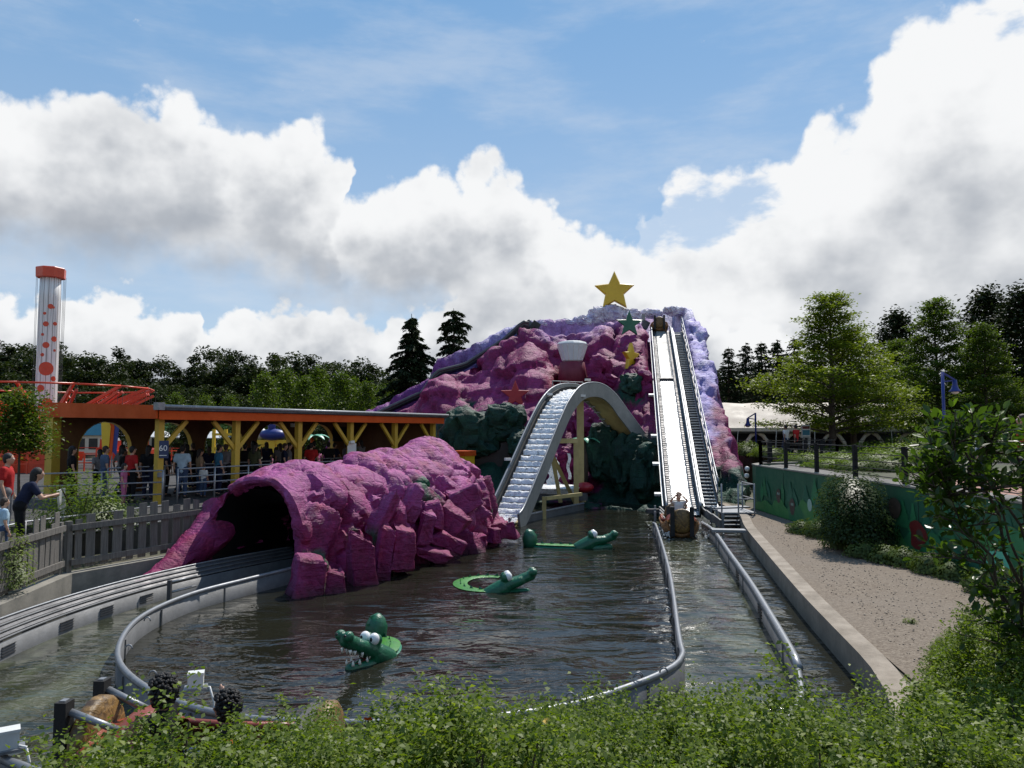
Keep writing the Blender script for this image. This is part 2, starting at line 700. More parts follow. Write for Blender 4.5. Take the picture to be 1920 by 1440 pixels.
def rock_nodes(T, b):
    a = T.node('ShaderNodeAttribute', attribute_name='paint')
    P = wpos(T)
    n = T.noise(P, 1.6, 7, .65)
    n2 = T.noise(P, 9, 5, .6)
    k = T.m('ADD', T.m('MULTIPLY', n, .75), T.m('MULTIPLY', n2, .5))
    c = T.mix(1.0, a.outputs['Color'], T.mix(T.sm(k, .35, .95), (.42, .36, .44), (1.12, 1.1, 1.1)), 'MULTIPLY')
    # worn, paler paint on bare patches
    c = T.mix(T.sm(T.noise(P, 3.7, 6, .7), .62, .75, 0, .2), c, T.mix(.5, c, (.62, .40, .55)))
    T.l.new(c, b.inputs['Base Color'])
    b.inputs['Roughness'].default_value = .62
    b.inputs['Specular IOR Level'].default_value = .35
    h = T.m('ADD', T.m('ADD', T.m('MULTIPLY', T.noise(P, 2.6, 6, .7), .8), T.m('MULTIPLY', T.noise(T.vm('MULTIPLY', P, (.5, .5, 4.5)), 2.0, 5, .65, dist=.5), .9)),
            T.m('ADD', T.m('MULTIPLY', T.noise(T.vm('MULTIPLY', P, (1, 1, 2.2)), 11, 4, .65), .45),
                T.m('MULTIPLY', T.m('MINIMUM', T.voro(T.vm('ADD', P, T.vm('SCALE', T.noise(P, 2.0, 3, .5, 1), .5)), 2.2, 'DISTANCE_TO_EDGE'), .12), 2.0)))
    bump(T, b, h, .13, .6)


principled('rock_paint', rock_nodes)


def paint_mesh(o, fn):
    me = o.data
    off = Vector((0, 0, 0))
    p = o
    while p is not None:
        off += p.location
        p = p.parent
    at = me.attributes.new('paint', 'FLOAT_COLOR', 'POINT')
    cols = []
    for v in me.vertices:
        c = fn(v.co + off, v.normal)
        cols += [c[0], c[1], c[2], 1.0]
    at.data.foreach_set('color', cols)


def lerp3(a, b, t):
    t = max(0.0, min(1.0, t))
    return tuple(x + (y - x) * t for x, y in zip(a, b))


def sstep(a, b, x):
    t = max(0.0, min(1.0, (x - a) / (b - a)))
    return t * t * (3 - 2 * t)


def interp(x, tab):
    if x <= tab[0][0]:
        return tab[0][1]
    for (a, p), (b, q) in zip(tab, tab[1:]):
        if x <= b:
            return p + (q - p) * (x - a) / (b - a)
    return tab[-1][1]


# ------------------------------------------------------------------ ground with the pond let into it
POND = [(-9.3, 6.0), (-8.9, 9), (-8.95, 12.85), (-9.35, 15.7), (-7.7, 19), (-6.4, 22), (-4.9, 27), (-3.9, 31.5), (-3.0, 35.5), (3, 37.0),
        (8, 37), (9.0, 32.5), (8.5, 27.5), (7.5, 23.5), (5.55, 14.1), (4.66, 9.4), (4.15, 8.1), (3.6, 7), (3.3, 6.0)]


def ground_nodes(T, b):
    P = wpos(T)
    n = T.noise(P, .35, 6, .6)
    n2 = T.noise(P, 4, 5, .6)
    c = T.mix(T.sm(n, .4, .6), (.055, .075, .025), (.13, .115, .08))
    c = T.mix(T.m('MULTIPLY', n2, .6), c, (.05, .045, .03))
    T.l.new(c, b.inputs['Base Color'])
    b.inputs['Roughness'].default_value = .95
    bump(T, b, n2, .05)


principled('ground', ground_nodes)
bm = bmesh.new()
outer = [(-900, -300), (900, -300), (900, 1500), (-900, 1500)]
es = []
for loop in (outer, POND):
    vs = [bm.verts.new((x, y, .33)) for x, y in loop]
    es += [bm.edges.new((vs[i], vs[(i + 1) % len(vs)])) for i in range(len(vs))]
bmesh.ops.triangle_fill(bm, use_beauty=True, use_dissolve=False, edges=es)
bmesh.ops.recalc_face_normals(bm, faces=bm.faces)
me = bpy.data.meshes.new('ground')
bm.to_mesh(me)
bm.free()
me.materials.append(MATS['ground'])
link('ground', me, kind='structure')


def water_nodes(base, rough, amp, foam=False):
    def f(T, b):
        P = wpos(T)
        w1 = T.noise(T.vm('MULTIPLY', P, (.62, 1.25, 1)), 1.55, 3, .5, dist=.8)
        w2 = T.noise(T.vm('MULTIPLY', P, (.75, 1.2, 1)), 5.5, 3, .5, dist=.4)
        calm = T.sm(T.noise(P, .35, 3), .38, .66, .35, 1.0)
        h = T.m('MULTIPLY', T.m('ADD', w1, T.m('MULTIPLY', w2, .22)), calm)
        bump(T, b, h, amp)
        c = T.mix(T.sm(T.noise(P, .5, 4), .35, .7), tuple(x * .6 for x in base), base)
        b.inputs['Roughness'].default_value = rough
        b.inputs['IOR'].default_value = 1.33
        b.inputs['Specular IOR Level'].default_value = .5
        if foam:
            # murky water over a pale bed; bubbles where the boats splash down
            pale = T.sm(T.noise(T.vm('MULTIPLY', P, (1.6, .5, 1)), .9, 4, .6, dist=.5), .42, .68)
            c = T.mix(pale, c, tuple(min(1, x * 2.1) for x in base))
            sp = T.node('ShaderNodeSeparateXYZ')
            T.l.new(P, sp.inputs[0])
            zone = T.m('MULTIPLY', T.sm(sp.outputs[1], 14, 26), T.sm(sp.outputs[0], 1.5, 3))
            fm = T.m('MULTIPLY', T.sm(T.noise(P, 5, 6, .75), .55, .66), zone)
            c = T.mix(fm, c, (.72, .74, .72))
        T.l.new(c, b.inputs['Base Color'])
    return f


principled('pond_water', water_nodes((.021, .021, .014), .03, .095))
principled('flume_water', water_nodes((.040, .044, .028), .04, .10, True))
mb = MB()
mb.grid([[Vector((x, y, 0)) for x in (-11, 12)] for y in (3, 40)])
struct('pond_water', mb, MATS['pond_water'])


# gravel bed on the right, queue paving on the left, near bank
def flat_poly(mb, poly, z):
    return mb.add([(x, y, z) for x, y in poly], [tuple(range(len(poly)))])


def gravel_nodes(T, b):
    P = wpos(T)
    v = T.node('ShaderNodeTexVoronoi', feature='F1')
    T.l.new(P, v.inputs['Vector'])
    v.inputs['Scale'].default_value = 34
    r = T.node('ShaderNodeSeparateColor')
    T.l.new(v.outputs['Color'], r.inputs[0])
    c = T.mix(r.outputs[0], (.135, .103, .076), (.245, .20, .152))
    c = T.mix(T.sm(T.noise(P, .8, 5), .35, .7, 0, .55), c, (.20, .165, .13))
    T.l.new(c, b.inputs['Base Color'])
    b.inputs['Roughness'].default_value = .9
    b.inputs['Specular IOR Level'].default_value = .25
    h = T.m('ADD', T.m('SUBTRACT', 1.0, v.outputs['Distance']), T.m('MULTIPLY', T.noise(P, 6, 4), 1.5))
    bump(T, b, h, .012)


principled('gravel', gravel_nodes)
mb = MB()
flat_poly(mb, [(4.7, 8.0), (5.6, 14.1), (7.55, 23.5), (8.55, 27.5), (8.9, 30), (9.45, 31.6), (9.45, 29), (9.45, 8.0)], .36)
struct('gravel_bed', mb, MATS['gravel'])
rng = np.random.default_rng(4)
pts = []
while len(pts) < 2600:
    y = 8.5 + 21 * rng.random() ** 1.5
    x = rng.uniform(4.6, 9.5)
    xl = interp(y, [(8, 4.95), (14.1, 5.95), (23.5, 7.9), (27.5, 8.9), (30, 9.2)])
    if x > xl:
        pts.append((x, y, .366))
P = np.array(pts)
octv = np.array([(1, 0, 0), (0, 1, 0), (-1, 0, 0), (0, -1, 0), (0, 0, .8), (0, 0, -.6)])
sz = rng.uniform(.007, .018, (len(P), 1, 1)) * rng.uniform(.7, 1.3, (len(P), 1, 3))
V = (P[:, None, :] + octv[None] * sz)
tri = np.array([(0, 1, 4), (1, 2, 4), (2, 3, 4), (3, 0, 4), (1, 0, 5), (2, 1, 5), (3, 2, 5), (0, 3, 5)])
F = (np.arange(len(P))[:, None, None] * 6 + tri[None]).reshape(-1, 3)


def pebble_nodes(T, b):
    g = T.node('ShaderNodeNewGeometry')
    T.l.new(T.mix(g.outputs['Random Per Island'], (.12, .095, .075), (.38, .32, .26)), b.inputs['Base Color'])
    b.inputs['Roughness'].default_value = .85


principled('pebble', pebble_nodes)
tag(link('gravel', np_mesh('gravel', V.reshape(-1, 3), F, MATS['pebble'])), 'loose beige pebbles strewn over the gravel strip beside the kerb', 'gravel', kind='stuff')

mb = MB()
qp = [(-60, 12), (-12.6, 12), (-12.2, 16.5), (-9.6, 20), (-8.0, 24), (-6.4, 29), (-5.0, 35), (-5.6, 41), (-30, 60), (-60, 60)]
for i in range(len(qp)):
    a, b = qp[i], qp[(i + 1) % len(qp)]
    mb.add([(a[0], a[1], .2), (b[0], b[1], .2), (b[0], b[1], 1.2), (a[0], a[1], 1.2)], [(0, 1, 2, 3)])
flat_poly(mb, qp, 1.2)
struct('queue_paving', mb, worn('shaded_paving', (.085, .08, .075), (.055, .052, .05), 1.5, .9, 0, 30, .008, spec=.2))  # paving toned dark, the shade of the shed roof is in its colour


def bank_edge(x):
    return interp(x, [(-14, 6.0), (3.2, 6.0), (4.2, 7.4), (5.2, 10.2), (7, 11.6), (9.4, 12.5), (16, 13)])


mb = MB()
rows = []
for j in range(46):
    row = []
    for i in range(60):
        x = -15 + 30 * i / 59
        y1 = bank_edge(x)
        y = y1 - (j / 45) * (y1 + 6)
        z = .34 + sstep(0, 5.2, y1 - y) * 1.36 + .05 * noise.noise(Vector((x * .9, y * .9, 0)))
        if j == 0:
            z = .25
        row.append(Vector((x, y, z)))
    rows.append(row)
mb.grid(rows)
struct('near_bank', mb, MATS['soil'], True)


def bank_z(x, y):
    d = bank_edge(x) - y
    return .34 + sstep(0, 5.2, d) * 1.36 if d > 0 else .35


# raised terrace right of the painted wall: path strip, brick paving, lawn beyond
def brick_nodes(T, b):
    br = T.node('ShaderNodeTexBrick')
    T.l.new(T.vm('SCALE', wpos(T), 4.0), br.inputs['Vector'])
    br.inputs['Color1'].default_value = (.30, .115, .075, 1)
    br.inputs['Color2'].default_value = (.38, .17, .12, 1)
    br.inputs['Mortar'].default_value = (.30, .25, .21, 1)
    br.inputs['Scale'].default_value = 1.0
    br.inputs['Mortar Size'].default_value = .03
    T.l.new(br.outputs[0], b.inputs['Base Color'])
    b.inputs['Roughness'].default_value = .9


principled('brick_paving', brick_nodes)
mb = MB()
tp = [(9.72, 4), (9.72, 30.2), (10.6, 31.3), (13.4, 36), (14, 120), (140, 120), (140, 4)]
flat_poly(mb, tp, 2.0)
for i in range(len(tp) - 1):
    a, b = tp[i], tp[i + 1]
    mb.add([(a[0], a[1], .2), (b[0], b[1], .2), (b[0], b[1], 2.0), (a[0], a[1], 2.0)], [(0, 1, 2, 3)])
struct('terrace_lawn', mb, MATS['ground'])
mb = MB()
flat_poly(mb, [(9.72, 6), (9.72, 30), (11.4, 31.4), (16, 33.5), (40, 36), (40, 33.2), (17, 31), (11.4, 28.5), (10.9, 25), (10.9, 6)], 2.006)
struct('terrace_path', mb, MATS['paving'])
mb = MB()
flat_poly(mb, [(10.9, 8), (10.9, 19.4), (11.4, 21.3), (40, 27), (40, 8)], 2.006)
struct('brick_pavement', mb, MATS['brick_paving'])

# ------------------------------------------------------------------ pond walls
mb = MB()
ribbon(mb, [Vector((x, y, 0)) for x, y in [(-9.15, 6.0), (-8.75, 9), (-8.8, 12.85), (-9.2, 15.6), (-7.6, 18.9), (-6.3, 22), (-4.8, 27), (-3.8, 31.5), (-2.9, 35.5)]], -.6, .47, .32)
single('pond_wall', mb, MATS['concrete'], 'low grey concrete pond wall under the wooden picket fence', 'wall')
mb = MB()
KERB = spline([Vector((x, y, 0)) for x, y in [(8.75, 31.2), (8.40, 27.5), (7.42, 23.5), (6.4, 18.6), (5.5, 14.1), (5.05, 11.6), (4.68, 9.6), (4.2, 8.1), (3.6, 6.9)]], .6)
ribbon(mb, KERB, -.6, .42, .30)
single('pond_kerb', mb, worn('kerb_concrete', (.33, .275, .215), (.22, .185, .145), 2.0, .85, bscale=50, bdist=.006, spec=.3), 'pale concrete kerb along the gravel strip right of the flume', 'kerb')

# ------------------------------------------------------------------ flume channel walls
INNER = spline([Vector((x, y, 0)) for x, y in [(4.72, 25.2), (4.62, 24.1), (3.5, 16.9), (2.52, 11.5), (2.32, 10.4), (1.95, 9.75), (1.3, 9.1), (.5, 8.5), (-.8, 8.12), (-2.6, 8.15),
                                                (-3.9, 8.75), (-5.05, 9.9), (-5.75, 11.2), (-6.15, 12.7), (-6.05, 14.3), (-5.5, 15.7), (-4.95, 16.9), (-4.3, 18.6)]], .2)
t = thing('flume_wall', 'curved grey steel flume wall enclosing the crocodile pool', 'wall', (2.5, 11.5, 0))
mb = MB()
ribbon(mb, INNER, -.5, .30, .05)
mb.build('wall_panel', MATS['steel'], t, True)
mb = MB()
mb.tube([p + Vector((0, 0, .33)) for p in INNER], .042, 8)
mb.build('rim_pipe', MATS['galvanised'], t, True)
for i in range(6, len(INNER) - 4, 9):
    p, d = INNER[i], (INNER[i + 1] - INNER[i]).normalized()
    mb = MB()
    mb.box(p + Vector((0, 0, .05)), (.09, .03, .46), Matrix.Rotation(math.atan2(d.y, d.x) + math.pi / 2, 3, 'Z'))
    mb.build('joint_plate', MATS['steel'], t)
for px, py in ((1245, 1262), (1196, 1272), (1198 + 0, 1270), (1070, 1310), (240, 1218), (285, 1268), (275, 1165), (1250, 1110), (1252, 1146)):
    q = on_z(px, py, .4)
    mb = MB()
    mb.tube([q + Vector((.05 * math.cos(a), .02, .06 * math.sin(a))) for a in np.linspace(0, math.pi, 7)], .011, 5)
    mb.build('lifting_ring', MATS['galvanised'], t, True)

OUTER = spline([Vector((x, y, 0)) for x, y in [(-5.2, 18.9), (-6.2, 17.2), (-6.9, 15.6), (-7.35, 14.0), (-7.55, 12.4), (-7.5, 10.8), (-7.15, 9.5), (-6.4, 8.45), (-5.45, 7.75),
                                                (-4.6, 7.15), (-3.6, 6.75), (-2, 6.6), (0, 6.6), (2.0, 7.3), (3.2, 8.6), (3.75, 10.0)]], .2)
t = thing('flume_wall', 'outer flume wall with louvred vents and stepped rails left of the pool', 'wall', (-7.4, 12, 0))
mb = MB()
ribbon(mb, OUTER, -.5, .27, .06)
mb.build('wall_panel', MATS['steel'], t, True)
k0 = next(i for i, p in enumerate(OUTER) if p.y < 8.6)
mb = MB()
mb.tube([p + Vector((0, 0, .30)) for p in OUTER[k0:]], .044, 8)
mb.build('rim_pipe', MATS['galvanised'], t, True)
for k, (o_, z_) in enumerate(((.05, .30), (.17, .36), (.29, .42), (.41, .48))):
    L = offset_line(OUTER[:k0 + 4], o_)
    mb = MB()
    mb.tube([Vector((p.x, p.y, z_)) for p in L], .02, 6)
    mb.build('step_rail', MATS['galvanised' if k == 3 else 'steel'], t, True)
    if k:
        mb = MB()
        L2 = offset_line(OUTER[:k0 + 4], o_ - .06)
        mb.grid([[Vector((a.x, a.y, z_ - .05)), Vector((b.x, b.y, z_ - .012))] for a, b in zip(L2, L)])
        mb.build('step_plate', MATS['dark_steel'], t, True)
for i in range(3, k0, 5):
    p, d = OUTER[i], (OUTER[i + 1] - OUTER[i]).normalized()
    r = Vector((d.y, -d.x, 0))
    mb = MB()
    mb.box(p + r * .25 + Vector((0, 0, -.02)), (.05, .36, .6), Matrix.Rotation(math.atan2(d.y, d.x), 3, 'Z'))
    mb.build('bracket', MATS['dark_steel'], t)
VENTS = [on_z(32, 1212, .16), on_z(102, 1172, .16), on_z(181, 1140, .16), on_z(265, 1117, .16)]
for q in VENTS:
    i = min(range(len(OUTER)), key=lambda k: (OUTER[k] - q).length)
    p, d = OUTER[i], (OUTER[min(i + 1, len(OUTER) - 1)] - OUTER[i]).normalized()
    inn = Vector((-d.y, d.x, 0))
    R = Matrix.Rotation(math.atan2(d.y, d.x), 3, 'Z')
    mb = MB()
    for k in range(4):
        mb.box(p + inn * .035 + Vector((0, 0, .085 + .042 * k)), (.34, .02, .011), R)
    mb.build('vent', MATS['dark_steel'], t)
# straight wall right of the splash-down channel
RIGHT = spline([Vector((x, y, 0)) for x, y in [(6.35, 25.2), (6.2, 23.2), (5.45, 18.9), (4.84, 15.4), (4.2, 12.1), (3.85, 10.4), (3.72, 9.9)]], .3)
t = thing('flume_wall', 'straight grey steel flume wall between splash channel and gravel kerb', 'wall', (4.8, 15, 0))
mb = MB()
ribbon(mb, RIGHT, -.5, .30, .05)
mb.build('wall_panel', MATS['steel'], t, True)
mb = MB()
mb.tube([p + Vector((0, 0, .33)) for p in RIGHT], .06, 8)
mb.build('rim_pipe', MATS['galvanised'], t, True)
for i in range(4, len(RIGHT) - 1, 8):
    p = RIGHT[i]
    mb = MB()
    mb.box(p + Vector((0, 0, .08)), (.085, .03, .5), Matrix.Rotation(.3, 3, 'Z'))
    mb.build('joint_plate', MATS['steel'], t)
for y0 in (17.2, 13.9):
    i = min(range(len(RIGHT)), key=lambda k: abs(RIGHT[k].y - y0))
    p, d = RIGHT[i], (RIGHT[i + 1] - RIGHT[i]).normalized()
    R = Matrix.Rotation(math.atan2(d.y, d.x), 3, 'Z')
    mb = MB()
    for k in range(4):
        mb.box(p + Vector((-.03, 0, .06 + .05 * k)), (.5, .03, .018), R)
    mb.build('vent', MATS['black'], t)

# water in the flume, between the two walls, a hair above the pond sheet
fl = MB()
A = spline([Vector((p[0], p[1], .012)) for p in [(6.3, 28.4), (6.2, 23.2), (5.45, 18.9), (4.84, 15.4), (4.2, 12.1), (3.75, 10.0), (3.2, 8.6), (2, 7.3), (0, 6.6), (-2, 6.6), (-3.6, 6.75),
            (-4.6, 7.15), (-5.45, 7.75), (-6.4, 8.45), (-7.15, 9.5), (-7.5, 10.8), (-7.55, 12.4), (-7.35, 14.0), (-6.9, 15.6), (-6.2, 17.2), (-5.0, 19.2)]], .3)
B = spline([Vector((p[0], p[1], .012)) for p in [(5.0, 28.4), (4.62, 24.1), (4.1, 20.5), (3.5, 16.9), (3.0, 14), (2.52, 11.5), (2.32, 10.4), (1.95, 9.75), (1.3, 9.1), (.5, 8.5), (-.8, 8.12),
            (-2.6, 8.15), (-3.9, 8.75), (-5.05, 9.9), (-5.75, 11.2), (-6.15, 12.7), (-6.05, 14.3), (-5.5, 15.7), (-4.95, 16.9), (-4.2, 18.8)]], .3)


def resamp(L, n):
    d = [0]
    for a, b in zip(L, L[1:]):
        d.append(d[-1] + (b - a).length)
    out = []
    for k in range(n):
        s = d[-1] * k / (n - 1)
        i = max(j for j in range(len(d)) if d[j] <= s + 1e-6)
        i = min(i, len(L) - 2)
        out.append(L[i].lerp(L[i + 1], (s - d[i]) / max(1e-6, d[i + 1] - d[i])))
    return out


# cut the strip in matching pairs along both banks
NA, NB = resamp(A, 120), resamp(B, 120)
fl.grid([[a, b] for a, b in zip(NA, NB)])
struct('flume_water', fl, MATS['flume_water'])

# ------------------------------------------------------------------ drop slide line (needed to carve the mountain)
SB, ST = Vector((6.42, 28.2, .05)), Vector((10.0, 50.0, 10.35))


def slide_at(t):
    """centre line of the drop: eased at foot and head"""
    p = SB.lerp(ST, t)
    z = SB.z + (ST.z - SB.z) * t
    z += .22 * max(0, 1 - t / .12) ** 2 - .35 * max(0, (t - .94) / .06) ** 2
    return Vector((p.x, p.y, z))


# ------------------------------------------------------------------ the mountain
CREST = [at_d(*q) for q in [(640, 800, 46.5), (690, 772, 47), (740, 747, 47.5), (800, 716, 48), (824, 676, 48.5), (880, 655, 49), (930, 630, 49.5), (975, 607, 50), (1000, 604, 50),
                            (1060, 603, 51), (1100, 598, 51), (1120, 584, 51.5), (1152, 577, 51.5), (1190, 582, 52), (1240, 583, 53), (1286, 579, 53)]]
ZC = [(-12.5, 0.0), (-11.5, 2.5)] + [(p.x, p.z) for p in CREST] + [(12.5, 11.3), (12.9, 2)]
YC = [(p.x, p.y) for p in CREST]
RID = [at_d(*q) for q in [(1290, 580, 52.5), (1303, 604, 50), (1314, 640, 47.5), (1331, 700, 44), (1346, 760, 40.5), (1364, 830, 36.5), (1382, 900, 33.2), (1392, 940, 31.2)]]
RX = [(p.y, p.x + .05) for p in reversed(RID)]
RZ = [(p.y, p.z) for p in reversed(RID)]
SHIFTS = [  # niches and bulges of the front face: x, z, radius x, radius z, push back (m)
    (3.7, 6.9, 1.5, 1.5, 2.4), (-.6, 2.0, 1.5, 1.4, 2.6), (-4.2, 5.6, 1.4, 1.5, -1.5), (-1.0, 4.0, 2.2, 1.3, -1.3), (1.5, 6.4, 1.1, .9, -.8),
    (6.2, 4.4, 1.2, 1.0, -1.0), (7.6, 7.2, .9, 2.0, -1.0), (4.9, 2.4, 1.6, 1.2, 1.0), (6.8, 1.6, 1.2, 1.2, -1.2), (-2.3, 7.2, 1.0, .7, .8), (5.4, 7.6, .8, .8, -.7)]


def lip_drop(x):
    return interp(x, [(-10, 1.0), (-6, 1.2), (-3, 1.6), (-.5, 1.25), (.8, .7), (2, 1.2), (8, 1.35), (9, 1.2)])


def main_h(x, y):
    yc, zc = interp(x, YC), interp(x, ZC)
    dy = yc - y
    if dy < -.7:
        return zc - (-.7 - dy) * 1.7
    zl = zc - lip_drop(x)
    zt = zl - .65
    if dy < .45:
        return zc
    if dy < .8:
        return zc + (zt - zc) * sstep(.45, .8, dy)
    if dy < 2.1:
        return zt
    if dy < 2.5:
        return zt + (zl - zt) * sstep(2.1, 2.5, dy)
    if dy < 3.1:
        return zl
    yb = interp(x, [(-12, 44), (-9, 42.5), (-6, 40), (-4, 38.2), (-1, 37), (2, 36.4), (5, 35.6), (7, 33.6), (8.2, 32.2), (11, 33)])
    yl = yc - 3.1
    z = zl * max(0, 1 - max(0, (yl - y) / (yl - yb)) ** 1.08)
    for _ in range(2):
        sh = sum(a * math.exp(-((x - cx) / rx) ** 2 - ((z - cz) / rz) ** 2) for cx, cz, rx, rz, a in SHIFTS)
        s = (yl - y - sh * -1 * -1) / (yl - yb) if False else (yl - (y - sh)) / (yl - yb)
        z = zl * max(0, 1 - max(0, s) ** 1.08)
    if (yl - y) / (yl - yb) > 1.25:
        z = -1
    return z


def ridge_h(x, y):
    if y > 54 or y < 29.5:
        return -1
    cx, cz = interp(y, RX), interp(y, RZ)
    if y < 31.2:
        cz -= (31.2 - y) * 1.2
    dx = x - cx
    if dx > .25:
        return cz - (dx - .25) * interp(cz, [(1, 4.0), (6, 7.0), (12, 7.0)])
    if dx > -.2:
        return cz
    return cz - (-.2 - dx) * 1.1


def mount_h(x, y):
    h = ridge_h(x, y)
    if y > 52.6 or x < interp(y, RX) + .2:
        h = max(h, main_h(x, y))
    t = (y - SB.y) / (ST.y - SB.y)
    if -.1 < t < 1.15:
        c = slide_at(max(0, min(1, t)))
        off = (x - c.x)
        if -1.15 < off < 1.75:
            e = min(1, max(0, (off + 1.15) / .25), max(0, (1.75 - off) / .3))
            low = c.z - .75
            if t > 1.0:
                low = c.z - .6
            h = h + (min(h, low) - h) * e
    return h


NX, NY = 168, 150
X0, X1, Y0, Y1 = -12.6, 15.4, 29.4, 55.5
hh = [[mount_h(X0 + (X1 - X0) * i / (NX - 1), Y0 + (Y1 - Y0) * j / (NY - 1)) for i in range(NX)] for j in range(NY)]
mb = MB()
rows = [[Vector((X0 + (X1 - X0) * i / (NX - 1), Y0 + (Y1 - Y0) * j / (NY - 1), max(hh[j][i], -.6))) for i in range(NX)] for j in range(NY)]
mb.grid(rows)
bm = bmesh.new()
vs = [bm.verts.new(v) for v in mb.v]
for f in mb.f:
    if max(mb.v[k][2] for k in f) > -.55:
        bm.faces.new([vs[k] for k in f])
for v in [v for v in bm.verts if not v.link_faces]:
    bm.verts.remove(v)
bm.normal_update()
# refine the steep parts so the crags have enough points
long = [e for e in bm.edges if e.calc_length() > .34 and min(v.co.z for v in e.verts) > -.4 and e.verts[0].co.y < 52]
bmesh.ops.subdivide_edges(bm, edges=long, cuts=1, use_grid_fill=True)
bmesh.ops.triangulate(bm, faces=[f for f in bm.faces if len(f.verts) > 4])
bm.normal_update()
for v in bm.verts:
    p = v.co.copy()
    if p.z < -.3:
        continue
    t = (p.y - SB.y) / (ST.y - SB.y)
    c = slide_at(max(0, min(1, t)))
    near = 1.0 if -.05 < t < 1.1 and -1.1 < p.x - c.x < 1.7 else 0.0
    dy = interp(p.x, YC) - p.y
    top = sstep(3.2, 1.5, dy)
    k = (1 - .85 * near) * (1 - .55 * top)
    ridge = sstep(-2.2, -1.2, p.x - interp(p.y, RX)) if p.x > 8.2 else 0
    d = crag(Vector((p.x * .85, p.y, p.z * 1.15)), 2.6, .62, 1.0, .35) * (1 - .65 * ridge) + crag(p + Vector((31, 7, 3)), .95, .20, .7) + crag(p + Vector((5, 7, 3)), .4, .06, .6)
    d += .10 * (noise.noise(Vector((p.x * .5, p.y * .5, p.z * 3.2))) + .6 * noise.noise(Vector((p.x * .7 + 9, p.y * .7, p.z * 6.5))))
    # drawn folds that run down the face
    d += .30 * (abs(noise.noise(Vector((p.x * .75 + p.z * .28, p.y * .18, 2.2)))) - .25)
    d += .12 * noise.fractal(p * .9, 1.0, 2.0, 4)
    gq = p.x * .8 + p.z * .35 + 1.1 * noise.noise(p * .3) + .3 * noise.noise(p * .9)
    gd = abs(gq / 2.1 - round(gq / 2.1)) * 2.1
    d -= .34 * math.exp(-(gd / .13) ** 2)
    gq = p.z * 1.0 - p.x * .3 + .9 * noise.noise(p * .4 + Vector((4, 4, 9)))
    gd = abs(gq / 1.9 - round(gq / 1.9)) * 1.9
    d -= .22 * math.exp(-(gd / .12) ** 2) * sstep(-.1, .3, noise.noise(p * .5 + Vector((1, 8, 2))))
    n = v.normal.copy()
    n.z *= .5
    v.co = p + n * d * k
    if top > .5 and not near:
        v.co.z += .12 * noise.fractal(p * 1.7, 1, 2, 4)
me = bpy.data.meshes.new('rock_face')
bm.to_mesh(me)
bm.free()
me.materials.append(MATS['rock_paint'])
me.shade_smooth()
mountain = thing('rock_mountain', 'big painted pink and purple rock mountain behind the pool', 'mountain', (3, 44, 0))
for v in me.vertices:
    v.co -= mountain.location
face = link('rock_face', me, mountain)

MAG, PNK, LAV, ICE, PUR, GRN, RED, DGR = ((.25, .014, .105), (.32, .036, .17), (.40, .36, .74), (.84, .85, .90), (.22, .045, .25),
                                          (.012, .085, .048), (.30, .012, .045), (.006, .045, .028))


def mount_paint(p, n):
    f = noise.fractal(p * .55, 1, 2, 5)
    g = noise.fractal(p * 1.7 + Vector((9, 3, 1)), 1, 2, 4)
    yc = interp(p.x, YC)
    dy = yc - p.y
    cx = interp(p.y, RX)
    c = lerp3(MAG, PNK, .35 + f * .9 + (p.x < -1) * .25)
    # crest wall: purple at the low left end, lavender then icy white to the right
    crest = lerp3(PUR, LAV, sstep(-5.5, .5, p.x + f))
    crest = lerp3(crest, ICE, max(sstep(3.6, 5.4, p.x + g) * sstep(10.2, 10.9, p.z + g * .5), sstep(.0, .25, n.z - .45 + g * .4) * .6 * sstep(-6, 2, p.x)))
    zl = interp(p.x, ZC) - lip_drop(p.x)
    c = lerp3(c, crest, sstep(2.4, 1.0, dy + f * .5))
    # lavender dusting just under the lip
    c = lerp3(c, (.46, .26, .55), sstep(-1.0, .15, p.z - zl + g * .6) * .75 * sstep(1.0, 2.0, p.x))
    # niche under the gem
    w = math.exp(-((p.x - 3.6) / 1.5) ** 2 - ((p.z - 6.4) / 1.3) ** 2)
    c = lerp3(c, RED, sstep(.25, .6, w + f * .2))
    # right ridge
    if p.x > cx - 1.9 and p.x > 8.4:
        rz = interp(p.y, RZ)
        r = lerp3(MAG, LAV, sstep(3.6, 5.8, p.z + f * 2.4 + g * .9 + (cx - p.x) * 1.2))
        r = lerp3(r, ICE, sstep(.05, .4, g) * .55 * sstep(5, 8, p.z))
        r = lerp3(GRN, r, sstep(1.3, 2.1, p.z + g * .9))
        c = r if p.y < 51 else lerp3(r, ICE, .6)
    elif dy > 2.8:
        # painted greenery low on the face
        zg = interp(p.x, [(-6, 1.0), (-4.4, 3.4), (-3, 4.9), (-1, 4.6), (.4, 4.1), (1.2, 2.9), (1.8, .3), (4.2, .3), (5.0, 2.6), (6, 3.6), (7.4, 3.4), (8.5, 2.6)])
        c = lerp3(lerp3(GRN, DGR, .5 + f), c, sstep(-.25, .25, p.z - zg + g * .7))
        w = math.exp(-((p.x - 6.6) / .75) ** 2 - ((p.z - 5.6) / .8) ** 2)
        c = lerp3(c, GRN, sstep(.35, .55, w + g * .2))
    return c


paint_mesh(face, mount_paint)

# shade in the cave at the foot behind the shed end, a black solid
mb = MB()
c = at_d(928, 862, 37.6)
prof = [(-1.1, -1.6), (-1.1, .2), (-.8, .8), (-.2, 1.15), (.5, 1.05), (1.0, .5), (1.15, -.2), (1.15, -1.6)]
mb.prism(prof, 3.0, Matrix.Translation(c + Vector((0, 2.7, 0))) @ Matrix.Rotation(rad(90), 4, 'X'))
mb.build('cave_shade', MATS['black'], mountain)


